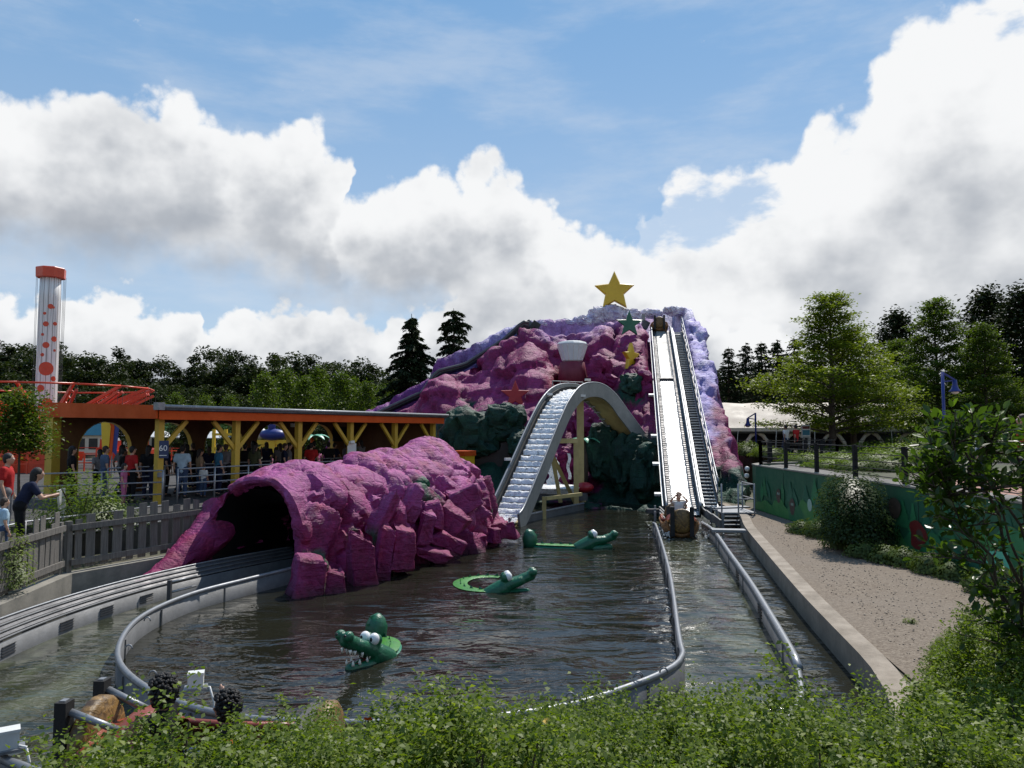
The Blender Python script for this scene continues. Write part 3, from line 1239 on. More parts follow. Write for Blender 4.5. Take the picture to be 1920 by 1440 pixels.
def hull_block(c, size, rot, seed, taper=.75, cuts=2):
    """one hewn block: a jittered box, bevelled and chipped"""
    rnd = random.Random(seed)
    bm = bmesh.new()
    bmesh.ops.create_cube(bm, size=1)
    for v in bm.verts:
        s = taper if v.co.z > 0 else 1.0
        v.co = Vector((v.co.x * s + rnd.uniform(-.17, .17), v.co.y * s + rnd.uniform(-.17, .17), v.co.z + rnd.uniform(-.20, .20)))
    bmesh.ops.bevel(bm, geom=list(bm.edges), offset=.06, segments=1, affect='EDGES')
    bmesh.ops.triangulate(bm, faces=list(bm.faces))
    bmesh.ops.subdivide_edges(bm, edges=list(bm.edges), cuts=cuts, use_grid_fill=True)
    R = Matrix.Rotation(rot[2], 3, 'Z') @ Matrix.Rotation(rot[1], 3, 'Y') @ Matrix.Rotation(rot[0], 3, 'X')
    for v in bm.verts:
        v.co = R @ Vector((v.co.x * size[0], v.co.y * size[1], v.co.z * size[2])) + Vector(c)
    bm.normal_update()
    for v in bm.verts:
        v.co += v.normal * (.045 * noise.fractal(v.co * 2.2 + Vector((seed, 0, 0)), 1, 2, 4) + crag(v.co + Vector((seed, seed, 0)), .5, .05, .5))
    return bm


def add_block(root, name, c, size, rot, seed, paint, taper=.75, cuts=3):
    bm = hull_block(c, size, rot, seed, taper, cuts)
    for v in bm.verts:
        v.co -= root.location
    me = bpy.data.meshes.new(name)
    bm.to_mesh(me)
    bm.free()
    me.materials.append(MATS['rock_paint'])
    me.shade_smooth()
    try:
        me.set_sharp_from_angle(angle=rad(28))
    except Exception:
        pass
    o = link(name, me, root)
    paint_mesh(o, paint)
    return o


# boulders leaning against the mountain face
def mag_paint(p, n):
    f = noise.fractal(p * .9, 1, 2, 4)
    return lerp3(MAG, PNK, .4 + f)


def grn_paint(p, n):
    f = noise.fractal(p * 2.2, 1, 2, 4)
    return lerp3(DGR, (.02, .095, .055), .1 + f * 1.2)


def crag_boulder(root, name, c, size, rz, seed, paint, rough=1.0):
    bm = bmesh.new()
    bmesh.ops.create_icosphere(bm, subdivisions=4, radius=1.0)
    R = Matrix.Rotation(rz, 3, 'Z')
    m = min(size)
    for v in bm.verts:
        n = v.co.copy()
        # squared-off ball, then hewn
        n = Vector([math.copysign(abs(q) ** .7, q) for q in n])
        p = R @ Vector((n.x * size[0] / 2, n.y * size[1] / 2, n.z * size[2] / 2)) + Vector(c)
        d = crag(p + Vector((seed * 3.1, 0, 0)), m * .75, m * .34 * rough, .8, .3) + crag(p, m * .28, m * .09, .6) + m * .10 * noise.fractal(p * (2.2 / m), 1, 2, 4)
        v.co = p + (R @ n).normalized() * d - root.location
    me = bpy.data.meshes.new(name)
    bm.to_mesh(me)
    bm.free()
    me.materials.append(MATS['rock_paint'])
    me.shade_smooth()
    me.set_sharp_from_angle(angle=rad(40))
    o = link(name, me, root)
    paint_mesh(o, paint)
    return o


for k, (px, py, d, sx, sy, sz, rz, fn) in enumerate([
        (1128, 700, 43.2, 1.4, 1.3, 1.8, .7, mag_paint),
        (1205, 740, 41.2, 1.1, 1.3, 2.6, .1, mag_paint),
        (880, 815, 38.8, 2.6, 1.8, 2.6, .3, grn_paint), (945, 790, 38.9, 2.2, 1.5, 1.8, -.3, grn_paint), (835, 860, 38.4, 1.8, 1.5, 2.4, .5, grn_paint),
        (980, 835, 37.4, 1.3, 1.2, 1.5, .2, grn_paint), (1175, 870, 36.4, 1.5, 1.4, 3.2, .4, grn_paint), (1130, 850, 37.0, 1.4, 1.2, 2.8, .1, grn_paint),
        (1212, 890, 34.6, 1.2, 1.3, 2.8, .9, grn_paint), (1185, 720, 41.0, 1.2, 1.0, 1.1, .3, grn_paint), (1070, 870, 37.5, 1.6, 1.2, 1.6, .2, mag_paint),
        (1045, 875, 36.4, 1.1, 1.0, 1.7, .4, mag_paint), (1100, 800, 38.8, 1.7, 1.2, 2.0, .1, mag_paint)]):
    crag_boulder(mountain, 'boulder', at_d(px, py, d), (sx * 1.1, sy, sz), rz, 50 + k, fn, .45 if fn is grn_paint else .8)

def snow_paint(p, n):
    return lerp3(ICE, LAV, sstep(-.1, .5, noise.fractal(p * 1.6, 1, 2, 4)) * .5)


for k, (px, py, d, sx, sy, sz) in enumerate([(1062, 606, 50.9, 1.9, 1.0, .5), (1092, 602, 50.9, 1.5, 1.0, .7), (1118, 592, 51.2, 1.3, 1.0, 1.1), (1150, 588, 51.3, 1.8, 1.0, 1.3), (1184, 592, 51.5, 1.5, 1.0, .9),
                                             (1222, 588, 52.2, 1.6, 1.0, .6), (1268, 584, 52.2, 1.9, 1.0, .7), (1020, 608, 50.2, 1.8, .9, .4)]):
    crag_boulder(mountain, 'snow_cap', at_d(px, py, d), (sx, sy, sz), .1 * k, 90 + k, snow_paint, .5)

# ------------------------------------------------------------------ pink tunnel rock over the flume
PATH = spline([Vector(p) for p in [(-5.95, 17.55, 0), (-4.75, 19.9, 0), (-3.45, 22.6, 0), (-2.35, 25.2, 0), (-1.55, 27.6, 0)]], .16)
NS = len(PATH)
tun = thing('tunnel_rock', 'pink artificial rock with dark tunnel mouth over the flume', 'rock', (-3.5, 21, 0))


def tun_dim(s):
    """height, half width right, half width left along the tunnel"""
    h = interp(s, [(0, 2.30), (.05, 2.42), (.12, 2.55), (.2, 2.46), (.28, 2.58), (.38, 2.84), (.45, 2.86), (.52, 2.58), (.58, 2.8), (.66, 3.15), (.74, 3.12), (.83, 2.3), (.92, 1.1), (1, .1)])
    r = interp(s, [(0, 1.62), (.06, 1.70), (.2, 2.1), (.4, 2.55), (.6, 2.55), (.8, 2.1), (.92, 1.4), (1, .5)])
    l = interp(s, [(0, 1.95), (.06, 2.0), (.3, 1.9), (.8, 1.6), (1, .5)])
    return h, r, l


def tun_paint(p, n):
    f = noise.fractal(p * .8, 1, 2, 5)
    g = noise.fractal(p * 2.6 + Vector((4, 4, 4)), 1, 2, 4)
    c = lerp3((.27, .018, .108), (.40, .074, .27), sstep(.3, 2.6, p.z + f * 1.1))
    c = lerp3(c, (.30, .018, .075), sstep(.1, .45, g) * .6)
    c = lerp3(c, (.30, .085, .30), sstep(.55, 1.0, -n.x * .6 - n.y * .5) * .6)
    q = [on_z(600, 1070, .35), at_d(790, 930, 20.6), at_d(668, 1010, 17.6), at_d(928, 975, 25)]
    for i, cc in enumerate(q):
        w = (p - cc).length / (.55, .62, .42, .5)[i]
        c = lerp3((.03, .13, .06), c, sstep(.7, 1.15, w + g * .5))
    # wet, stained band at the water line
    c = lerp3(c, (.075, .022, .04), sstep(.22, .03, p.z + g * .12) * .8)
    return c


NA_ = 84
rows = []
for i, c in enumerate(PATH):
    s = i / (NS - 1)
    d = (PATH[min(i + 1, NS - 1)] - PATH[max(i - 1, 0)]).normalized()
    r = Vector((d.y, -d.x, 0))
    h, wr, wl = tun_dim(s)
    row = []
    for k in range(NA_):
        a = math.pi * k / (NA_ - 1)
        ca, sa = math.cos(a), math.sin(a)
        w = wr if ca > 0 else wl
        pw = interp(s, [(0, .72), (.15, .85), (.4, 1.15), (.7, 1.45), (1, 1.3)]) if ca > 0 else .95
        pz = interp(s, [(0, .82), (.15, .85), (.4, 1.1), (.7, 1.4), (1, 1.3)]) if ca > 0 else .85
        # skirt flares outwards at the water line
        fl_ = 1 + .16 * max(0, 1 - sa * 2.2) ** 2
        x = math.copysign(abs(ca) ** pw, ca) * w * fl_
        z = -.45 + (h + .45) * abs(sa) ** pz
        row.append(c + r * x + Vector((0, 0, z)))
    rows.append(row)
mb = MB()
mb.grid(rows)
# front face: from the outer rim to the tunnel opening, then the tube inside
d0 = (PATH[1] - PATH[0]).normalized()
r0 = Vector((d0.y, -d0.x, 0))
fr = []
for q in (0.0, .25, .5, .75, 1.0):
    row = []
    for k in range(NA_):
        a = math.pi * k / (NA_ - 1)
        ca, sa = math.cos(a), math.sin(a)
        inx = math.copysign(abs(ca) ** .62, ca) * (1.22 if ca > 0 else 1.62) - .02
        inz = -.45 + (2.06 + .45) * abs(sa) ** .66 + .12 * math.sin(k * .21) * sa
        pin = PATH[0] + r0 * inx + Vector((0, 0, inz)) + d0 * .18
        row.append(rows[0][k].lerp(pin, q) + d0 * (-.10 * math.sin(math.pi * q)))
    fr.append(row)
ins = []
for j in range(8):
    grow = .84 if j else .99
    cc = PATH[min(NS - 1, int(j * 3.5))]
    dd = (PATH[min(int(j * 3.5) + 1, NS - 1)] - PATH[max(int(j * 3.5) - 1, 0)]).normalized()
    rr = Vector((dd.y, -dd.x, 0))
    row = []
    for k in range(NA_):
        a = math.pi * k / (NA_ - 1)
        ca, sa = math.cos(a), math.sin(a)
        row.append(cc + rr * (math.copysign(abs(ca) ** .62, ca) * (1.22 if ca > 0 else 1.62) * grow - .02) + Vector((0, 0, -.45 + 2.51 * grow * abs(sa) ** .66)) + dd * (.18 if j else .10))
    ins.append(row)
bm = bmesh.new()
o_ = len(mb.v)
vs = [bm.verts.new(v) for v in mb.v]
for f in mb.f:
    bm.faces.new([vs[k] for k in f])
fb = MB()
fb.grid(fr)
v2 = [vs[k] if k < NA_ else bm.verts.new(fb.v[k]) for k in range(len(fb.v))]
for f in fb.f:
    bm.faces.new([v2[k] for k in reversed(f)])
bmesh.ops.recalc_face_normals(bm, faces=bm.faces)
# recalc may turn the shell inside out: look at a crown face
bm.normal_update()
cen = PATH[NS // 2]
if sum((f.normal.z > 0) for f in bm.faces if f.calc_center_median().z > 2.4) < sum((f.normal.z < 0) for f in bm.faces if f.calc_center_median().z > 2.4):
    bmesh.ops.reverse_faces(bm, faces=bm.faces)
    bm.normal_update()
long = [e for e in bm.edges if e.calc_length() > .11]
bmesh.ops.subdivide_edges(bm, edges=long, cuts=1, use_grid_fill=True)
bm.normal_update()
for v in bm.verts:
    p = v.co.copy()
    # strata that run down the flank towards the water
    q = Vector((p.x * .9 + p.z * .55, p.y * .9, p.z * .8 - p.y * .25))
    front = sstep(.75, .35, (p - PATH[0]).dot(d0))
    d = crag(q, 2.1, .46 * (1 + .5 * sstep(23, 25, p.y)), .9, .30) * (1 - .75 * front) + crag(Vector((p.x + p.z * .6, p.y * .8, p.z * .55)) + Vector((3, 9, 2)), .75, .20 * sstep(2.6, 1.6, p.z) + .08, .8) * (1 - .6 * front) + crag(p + Vector((8, 2, 2)), .3, .035, .6)
    d += .06 * noise.fractal(p * 1.8, 1, 2, 4)
    # deep cracks that run from the ridge down to the water
    gq = p.y * .62 - p.x * .25 + p.z * .42 + .55 * noise.noise(p * .55) + .16 * noise.noise(p * 1.6)
    gd = abs(gq / 1.05 - round(gq / 1.05)) * 1.05
    d -= .17 * math.exp(-(gd / .055) ** 2) * sstep(.1, .6, (p - PATH[0]).dot(d0))
    gq = p.y * .25 + p.z * .95 - p.x * .1 + .5 * noise.noise(p * .7 + Vector((7, 1, 3)))
    gd = abs(gq / 1.3 - round(gq / 1.3)) * 1.3
    d -= .11 * math.exp(-(gd / .045) ** 2) * sstep(-.1, .35, noise.noise(p * .8 + Vector((2, 9, 4)))) * sstep(.1, .6, (p - PATH[0]).dot(d0))
    crown = sstep(1.6, 2.4, p.z)
    v.co = p + v.normal * (d * (1 - .55 * crown) + .06)
me = bpy.data.meshes.new('rock_shell')
bm.to_mesh(me)
bm.free()
for v in me.vertices:
    v.co -= tun.location
me.materials.append(MATS['rock_paint'])
me.shade_smooth()
try:
    me.set_sharp_from_angle(angle=rad(38))
except Exception:
    pass
shell = link('rock_shell', me, tun)
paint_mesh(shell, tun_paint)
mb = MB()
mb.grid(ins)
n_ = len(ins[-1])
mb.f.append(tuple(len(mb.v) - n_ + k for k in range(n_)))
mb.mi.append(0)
mb.build('tunnel_lining', MATS['black'], tun, True)  # coloured black: the darkness inside the tunnel is put into the lining

# hewn blocks along the water line: px, py (middle), distance, size, rotation, taper
BLK = [
    (580, 1078, 15.9, .66, .72, .92, (.1, .05, .5), .7), (632, 1092, 16.1, .48, .5, .5, (.1, 0, .3), .75), (676, 1052, 16.9, .62, .7, 1.15, (.12, -.08, .4), .72),
    (716, 1040, 17.5, .30, .6, 1.35, (.1, .1, .5), .85), (750, 1030, 18.1, .66, .7, 1.05, (.05, .2, .5), .8), (742, 985, 18.3, .6, .6, .9, (.2, .35, .6), .7),
    (770, 950, 18.9, .5, .6, .85, (.1, .3, .5), .75), (716, 970, 18.0, .28, .6, 1.3, (.1, .45, .6), .85), (800, 985, 19.4, .5, .55, .7, (.1, .1, .3), .8),
    (812, 960, 20.0, .6, .6, .62, (.1, .05, .2), .85), (845, 972, 20.6, 1.0, .6, .55, (.1, .72, .15), .85), (838, 1015, 19.9, 1.05, .45, .30, (.05, .50, .1), .85),
    (812, 1036, 19.4, .95, .6, .24, (.2, .28, .3), .85), (868, 935, 21.6, .95, .7, .62, (.1, -.30, .3), .85), (895, 968, 22.2, .9, .5, .42, (0, -.55, .3), .85),
    (895, 1012, 21.6, .55, .6, .42, (.1, .1, .5), .7), (922, 1005, 22.2, .42, .5, .42, (.1, .1, .9), .7), (945, 992, 22.8, 1.0, .65, .40, (0, .04, .1), .8),
    (915, 978, 23.0, .35, .4, .35, (0, 0, .4), .7),     ]
for k, (px, py, d, sx, sy, sz, rot, tp_) in enumerate(BLK):
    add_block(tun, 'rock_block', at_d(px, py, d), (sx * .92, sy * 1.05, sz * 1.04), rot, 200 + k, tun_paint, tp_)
# the foot that runs out to the left of the mouth
SK = spline([Vector(v) for v in [(-7.30, 19.0, 1.15), (-7.52, 18.3, .72), (-7.74, 17.55, .38), (-7.92, 16.85, .16), (-8.05, 16.2, .02)]], .12)
mb = MB()
m_ = len(SK) - 1
mb.tube(SK, [.62 * (1 - .80 * (i / m_) ** .8) for i in range(m_ + 1)], 26)
skm = mb.mesh('rock_skirt', MATS['rock_paint'], True)
for v in skm.vertices:
    p = v.co.copy()
    d = crag(p, .9, .16, .7) + .06 * noise.fractal(p * 2.0, 1, 2, 4)
    v.co = p + v.normal * d - tun.location
skm.set_sharp_from_angle(angle=rad(38))
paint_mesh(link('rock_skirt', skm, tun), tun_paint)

# ------------------------------------------------------------------ people: one continuous body, clothes and hair as children
SKINC = [(.52, .30, .20), (.42, .23, .15), (.20, .10, .06)]
for i, c in enumerate(SKINC):
    worn('skin%d' % i, c, tuple(x * .85 for x in c), 9, .5, bscale=120, bdist=.001)
CLOTH = {}


def cloth(name, c):
    if name not in CLOTH:
        CLOTH[name] = worn('cloth_' + name, c, tuple(x * .75 for x in c), 7, .9, bscale=60, bdist=.006, spec=.2)
    return CLOTH[name]


for nm, c in dict(white=(.72, .72, .70), red=(.42, .02, .02), navy=(.015, .02, .05), black=(.01, .01, .012), blue=(.05, .20, .34), pink=(.55, .16, .30), grey=(.18, .18, .19),
                  tan=(.34, .24, .15), denim=(.05, .08, .15), lightblue=(.42, .58, .70), plaid=(.10, .14, .22), olive=(.07, .08, .04)).items():
    cloth(nm, c)
HAIR = {k: worn('hair_' + k, c, tuple(x * .5 for x in c), 30, .6, bscale=90, bdist=.01) for k, c in
        dict(black=(.008, .007, .007), brown=(.05, .028, .016), fair=(.22, .14, .07), grey=(.25, .24, .23)).items()}


def capsule(mb, a, b, ra, rb, n=10):
    a, b = Vector(a), Vector(b)
    d = (b - a)
    L = d.length
    if L < 1e-6:
        d = Vector((0, 0, 1))
    d.normalize()
    pts, rs = [], []
    for k in range(4):
        t = math.pi / 2 * (1 - k / 3.999)
        pts.append(a - d * ra * math.sin(t) * .999)
        rs.append(max(ra * math.cos(t), .002))
    for k in range(1, 4):
        pts.append(a.lerp(b, k / 4))
        rs.append(ra + (rb - ra) * k / 4)
    for k in range(4):
        t = math.pi / 2 * k / 3.999
        pts.append(b + d * rb * math.sin(t) * .999)
        rs.append(max(rb * math.cos(t), .002))
    mb.tube(pts, rs, n)


def fuse(mb, name, mat, vox, smooth=4):
    """merge overlapping volumes into one skin"""
    me = mb.mesh('tmp', mat)
    o = bpy.data.objects.new('tmp', me)
    COL.objects.link(o)
    r = o.modifiers.new('r', 'REMESH')
    r.mode = 'VOXEL'
    r.voxel_size = vox
    s = o.modifiers.new('s', 'SMOOTH')
    s.factor = .5
    s.iterations = smooth
    dg = bpy.context.evaluated_depsgraph_get()
    dg.update()
    out = bpy.data.meshes.new_from_object(o.evaluated_get(dg))
    out.name = name
    if not out.materials:
        out.materials.append(mat)
    out.shade_smooth()
    bpy.data.objects.remove(o)
    bpy.data.meshes.remove(me)
    return out


def joints(pose):
    """standing figure 1.72 m, facing +Y; poses move the limbs"""
    J = dict(hip=(0, 0, .93), waist=(0, .005, 1.08), chest=(0, .0, 1.28), neck=(0, -.005, 1.47), head=(0, .025, 1.61),
             sl=(-.185, -.01, 1.40), el=(-.25, -.02, 1.12), wl=(-.26, .06, .88), sr=(.185, -.01, 1.40), er=(.25, -.02, 1.12), wr=(.26, .06, .88),
             hl=(-.09, 0, .92), kl=(-.10, .02, .50), al=(-.11, -.02, .08), hr=(.09, 0, .92), kr=(.10, .02, .50), ar=(.11, -.02, .08))
    if pose == 'walk':
        J.update(kl=(-.10, .16, .52), al=(-.10, .20, .09), kr=(.10, -.02, .50), ar=(.10, -.30, .14), el=(-.25, -.14, 1.14), wl=(-.24, -.10, .90), er=(.25, .10, 1.14), wr=(.22, .26, 1.0))
    if pose == 'lean':      # forearms on a rail
        J.update(waist=(0, .04, 1.07), chest=(0, .14, 1.25), neck=(0, .22, 1.42), head=(0, .28, 1.55), sl=(-.185, .19, 1.35), sr=(.185, .19, 1.35),
                 el=(-.24, .34, 1.10), wl=(-.08, .52, 1.13), er=(.24, .34, 1.10), wr=(.08, .52, 1.13))
    if pose == 'arm':       # one hand at the face
        J.update(er=(.27, .10, 1.16), wr=(.12, .20, 1.42))
    if pose in ('sit', 'sit_up', 'sit_rail'):
        dz = -.93 + .25
        for k in J:
            x, y, z = J[k]
            J[k] = (x, y, z + dz)
        J.update(hl=(-.09, .02, .24), hr=(.09, .02, .24), kl=(-.13, .42, .42), kr=(.13, .42, .42), al=(-.12, .66, .08), ar=(.12, .66, .08))
        if pose == 'sit_up':      # hands raised in front of the face
            J.update(el=(-.32, .12, .80), wl=(-.10, .20, 1.03), er=(.32, .12, .80), wr=(.10, .20, 1.03), head=(0, .04, .93))
        elif pose == 'sit_rail':
            J.update(el=(-.29, .12, .50), wl=(-.26, .38, .52), er=(.29, .12, .50), wr=(.26, .38, .52))
        else:
            J.update(el=(-.27, .04, .45), wl=(-.22, .28, .45), er=(.30, .02, .62), wr=(.36, .16, .88))
    return {k: Vector(v) for k, v in J.items()}


def torso(mb, J, g=0.0):
    capsule(mb, J['hl'] + Vector((0, 0, .02)), J['hr'] + Vector((0, 0, .02)), .105 + g, .105 + g)
    capsule(mb, J['hip'], J['waist'], .118 + g, .112 + g)
    capsule(mb, J['waist'] - Vector((.03, 0, 0)), J['chest'] - Vector((.06, 0, 0)), .105 + g, .110 + g)
    capsule(mb, J['waist'] + Vector((.03, 0, 0)), J['chest'] + Vector((.06, 0, 0)), .105 + g, .110 + g)
    capsule(mb, J['chest'] + Vector((-.06, 0, .03)), J['chest'] + Vector((.06, 0, .03)), .112 + g, .112 + g)
    capsule(mb, J['sl'], J['sr'], .062 + g, .062 + g)


_cache = {}


def person_meshes(pose, vox):
    if (pose, vox) in _cache:
        return _cache[pose, vox]
    J = joints(pose)
    skin = MATS['skin0']
    mb = MB()
    torso(mb, J)
    capsule(mb, J['neck'] - Vector((0, 0, .04)), J['head'] - Vector((0, .01, .06)), .056, .052)
    h = J['head']
    mb.ell(h + Vector((0, 0, .015)), (.078, .098, .112), nu=18, nv=12)
    mb.ell(h + Vector((0, .03, -.06)), (.055, .062, .055))
    mb.ell(h + Vector((0, .102, -.012)), (.014, .022, .024))
    for s in (-1, 1):
        mb.ell(h + Vector((s * .08, -.005, -.005)), (.014, .026, .034))
    for a, b, c in (('sl', 'el', 'wl'), ('sr', 'er', 'wr')):
        capsule(mb, J[a], J[b], .054, .043)
        capsule(mb, J[b], J[c], .042, .029)
        d = (J[c] - J[b]).normalized()
        s = -1 if a == 'sl' else 1
        side = d.cross(Vector((1, 0, 0)))
        side = side.normalized() if side.length > .1 else Vector((0, 1, 0))
        across = d.cross(side).normalized()
        palm = J[c] + d * .055
        capsule(mb, J[c], palm + d * .03, .03, .034)
        for k in range(4):     # four fingers of unequal length, slightly curled
            o = side * (.033 - .021 * k)
            L = (.060, .070, .066, .050)[k]
            f0 = palm + d * .05 + o
            f1 = f0 + d * L * .55 - across * s * .006
            capsule(mb, f0, f1, .0105, .0095, 6)
            capsule(mb, f1, f1 + d * L * .45 - across * s * .018, .0095, .008, 6)
        th = palm + side * .035 - d * .01
        capsule(mb, th, th + side * .03 + d * .035, .013, .010, 6)
        capsule(mb, th + side * .03 + d * .035, th + side * .034 + d * .062, .010, .009, 6)
    for a, b, c in (('hl', 'kl', 'al'), ('hr', 'kr', 'ar')):
        capsule(mb, J[a], J[b], .088, .060)
        capsule(mb, J[b], J[c], .058, .038)
        f = J[c] + Vector((0, -.03, -.045))
        capsule(mb, f, f + Vector((0, .17, -.005)), .04, .032)
    body = fuse(mb, 'person', skin, vox, 3)
    mb = MB()
    torso(mb, J, .016)
    for a, b in (('sl', 'el'), ('sr', 'er')):
        capsule(mb, J[a], J[a].lerp(J[b], .62), .072, .066)
    cut = J['neck'].z - .005
    shirt = fuse(mb, 'shirt', skin, vox * 1.1, 3)
    mb = MB()
    capsule(mb, J['hl'] + Vector((0, 0, .03)), J['hr'] + Vector((0, 0, .03)), .128, .128)
    for a, b, c in (('hl', 'kl', 'al'), ('hr', 'kr', 'ar')):
        capsule(mb, J[a], J[b], .108, .080)
        capsule(mb, J[b], J[b].lerp(J[c], .86), .078, .062)
    trousers = fuse(mb, 'trousers', skin, vox * 1.1, 3)
    mb = MB()
    for b, c in (('kl', 'al'), ('kr', 'ar')):
        f = J[c] + Vector((0, -.035, -.04))
        capsule(mb, f, f + Vector((0, .18, -.005)), .05, .042)
    shoes = mb.mesh('shoes', skin, True)
    mb = MB()
    mb.ell(h + Vector((0, -.018, .035)), (.088, .100, .106), nu=18, nv=12)
    mb.ell(h + Vector((0, -.05, -.01)), (.075, .062, .09))
    short = fuse(mb, 'hair', skin, vox * .8, 2)
    mb = MB()
    mb.ell(h + Vector((0, -.018, .035)), (.092, .104, .110), nu=18, nv=12)
    capsule(mb, h + Vector((0, -.06, .02)), h + Vector((0, -.085, -.22)), .085, .06)
    long_ = fuse(mb, 'hair', skin, vox * .8, 2)
    rnd = random.Random(5)
    mb = MB()
    for k in range(620):
        v = Vector((rnd.gauss(0, 1), rnd.gauss(0, 1), rnd.gauss(0, 1))).normalized()
        if v.y > .45 and v.z < .5:
            continue
        p = h + Vector((v.x * .135, v.y * .14 - .03, v.z * .15 + .03)) * 1.0
        mb.ell(p, (rnd.uniform(.009, .022),) * 3, nu=6, nv=4)
    mb.ell(h + Vector((0, -.03, .03)), (.115, .115, .13))
    curly = mb.mesh('hair', skin, True)
    eyes = []
    for s in (-1, 1):
        mb = MB()
        mb.ell(h + Vector((s * .032, .088, .018)), (.013, .010, .011), nu=8, nv=6)
        eyes.append(mb.mesh('eye', MATS['eye_white'], True))
    _cache[pose, vox] = dict(body=body, shirt=shirt, trousers=trousers, shoes=shoes, short=short, long=long_, curly=curly, eyes=eyes)
    return _cache[pose, vox]


def person(label, loc, face, pose='stand', skin=0, shirt='navy', trousers='denim', hair='brown', style='short', scale=1.0, group=None, vox=.024, legs=True):
    M = person_meshes(pose, vox)

    def part(me, mat, name, parent):
        o = link(name, me, parent)
        o.material_slots[0].link = 'OBJECT'
        o.material_slots[0].material = mat
        return o
    root = part(M['body'], MATS['skin%d' % skin], 'person', None)
    root.location = loc
    root.rotation_euler = (0, 0, face)
    root.scale = (scale,) * 3
    tag(root, label, 'person', group)
    part(M['shirt'], CLOTH[shirt], 'shirt', root)
    part(M['trousers'], CLOTH[trousers], 'trousers', root)
    part(M['shoes'], MATS['rubber'], 'shoes', root)
    part(M[style], HAIR[hair], 'hair', root)
    for e in M['eyes']:
        link('eye', e, root)
    return root


def face_to(a, b):
    """heading for a figure at a that looks towards b (figures face +Y)"""
    d = Vector(b) - Vector(a)
    return math.atan2(-d.x, d.y)

# ------------------------------------------------------------------ the drop
drop = thing('log_flume_drop', 'steep steel flume drop running down the mountain with stairs beside it', 'water slide', tuple(SB))
E_ = (ST - SB).normalized()
RT = Vector((E_.y, -E_.x, 0)).normalized()
NM = RT.cross(E_).normalized()
TS = [k / 60 for k in range(61)]


def line(off, up, t0=0.0, t1=1.0, n=46):
    return [slide_at(t0 + (t1 - t0) * k / n) + RT * off + NM * up for k in range(n + 1)]


def strip(o0, u0, o1, u1, mat, name, t0=0.0, t1=1.0, kind=None, th=0):
    mb = MB()
    A, B = line(o0, u0, t0, t1), line(o1, u1, t0, t1)
    if th:
        C, D = line(o1, u1 - th, t0, t1), line(o0, u0 - th, t0, t1)
        mb.grid([[a, b, c, d] for a, b, c, d in zip(A, B, C, D)], closed=True)
    else:
        mb.grid([[a, b] for a, b in zip(A, B)])
    return mb.build(name, mat, drop, False, kind)


def slide_plate_nodes(T, b):
    P = wpos(T)
    sp = T.node('ShaderNodeSeparateXYZ')
    T.l.new(P, sp.inputs[0])
    n = T.noise(T.vm('MULTIPLY', P, (4, .7, .7)), 5, 5, .6)
    T.l.new(T.mix(T.sm(n, .35, .7), (.22, .22, .22), (.42, .42, .42)), b.inputs['Base Color'])
    b.inputs['Metallic'].default_value = .6
    T.l.new(T.m('ADD', T.m('MULTIPLY', n, .16), .16), b.inputs['Roughness'])
    bump(T, b, T.m('ADD', T.noise(T.vm('MULTIPLY', P, (1.5, 1, 1)), 6, 4, .6), T.m('MULTIPLY', T.noise(P, 14, 3), .15)), .04)


principled('slide_plate', slide_plate_nodes)


def foam_nodes(T, b):
    P = wpos(T)
    n = T.noise(P, 14, 5, .75)
    T.l.new(T.mix(T.sm(n, .40, .56), (.10, .105, .11), (.86, .88, .88)), b.inputs['Base Color'])
    b.inputs['Roughness'].default_value = .3
    bump(T, b, n, .08)


principled('foam', foam_nodes)
strip(-.34, .03, .32, .03, MATS['slide_plate'], 'chute_plate', .0, .60, th=.05)
strip(-.32, .09, .28, .09, MATS['grey_paint'], 'chute_plate', .60, .965, th=.05)
mb = MB()
c = slide_at(.598)
mb.beam(c + RT * -.40 + NM * .07, c + RT * .36 + NM * .07, .14, .12, NM)
mb.build('plate_lip', MATS['dark_steel'], drop)
strip(-.58, .0, -.34, .0, MATS['foam'], 'foam_strip', kind='stuff')
strip(.32, .0, .58, .0, MATS['foam'], 'foam_strip', kind='stuff')
strip(-.62, -.06, .62, -.06, MATS['dark_steel'], 'chute_floor', th=.05)
for o, u in ((-.62, .34), (.62, .34)):
    strip(o - .025, u, o + .025, u, MATS['grey_paint'], 'side_wall', th=.46)
    mb = MB()
    mb.tube(line(o, u + .04), .05, 7)
    mb.build('top_rail', MATS['galvanised'], drop, True)
strip(-.76, .16, -.70, .16, MATS['white_paint'], 'guide_rail', .02, .97, th=.07)
strip(.70, .30, .76, .30, MATS['white_paint'], 'guide_rail', .02, .98, th=.08)
# studs along both sides of the chute (roller chain): too many to pick apart
mb = MB()
for k in range(120):
    t = .02 + .95 * k / 120
    for o in (-.46, .45):
        c = slide_at(t) + RT * o + NM * .06
        mb.box(c, (.13, .11, .08), Matrix((RT, E_, NM)).transposed())
mb.build('chute_studs', MATS['dark_steel'], drop, kind='stuff')
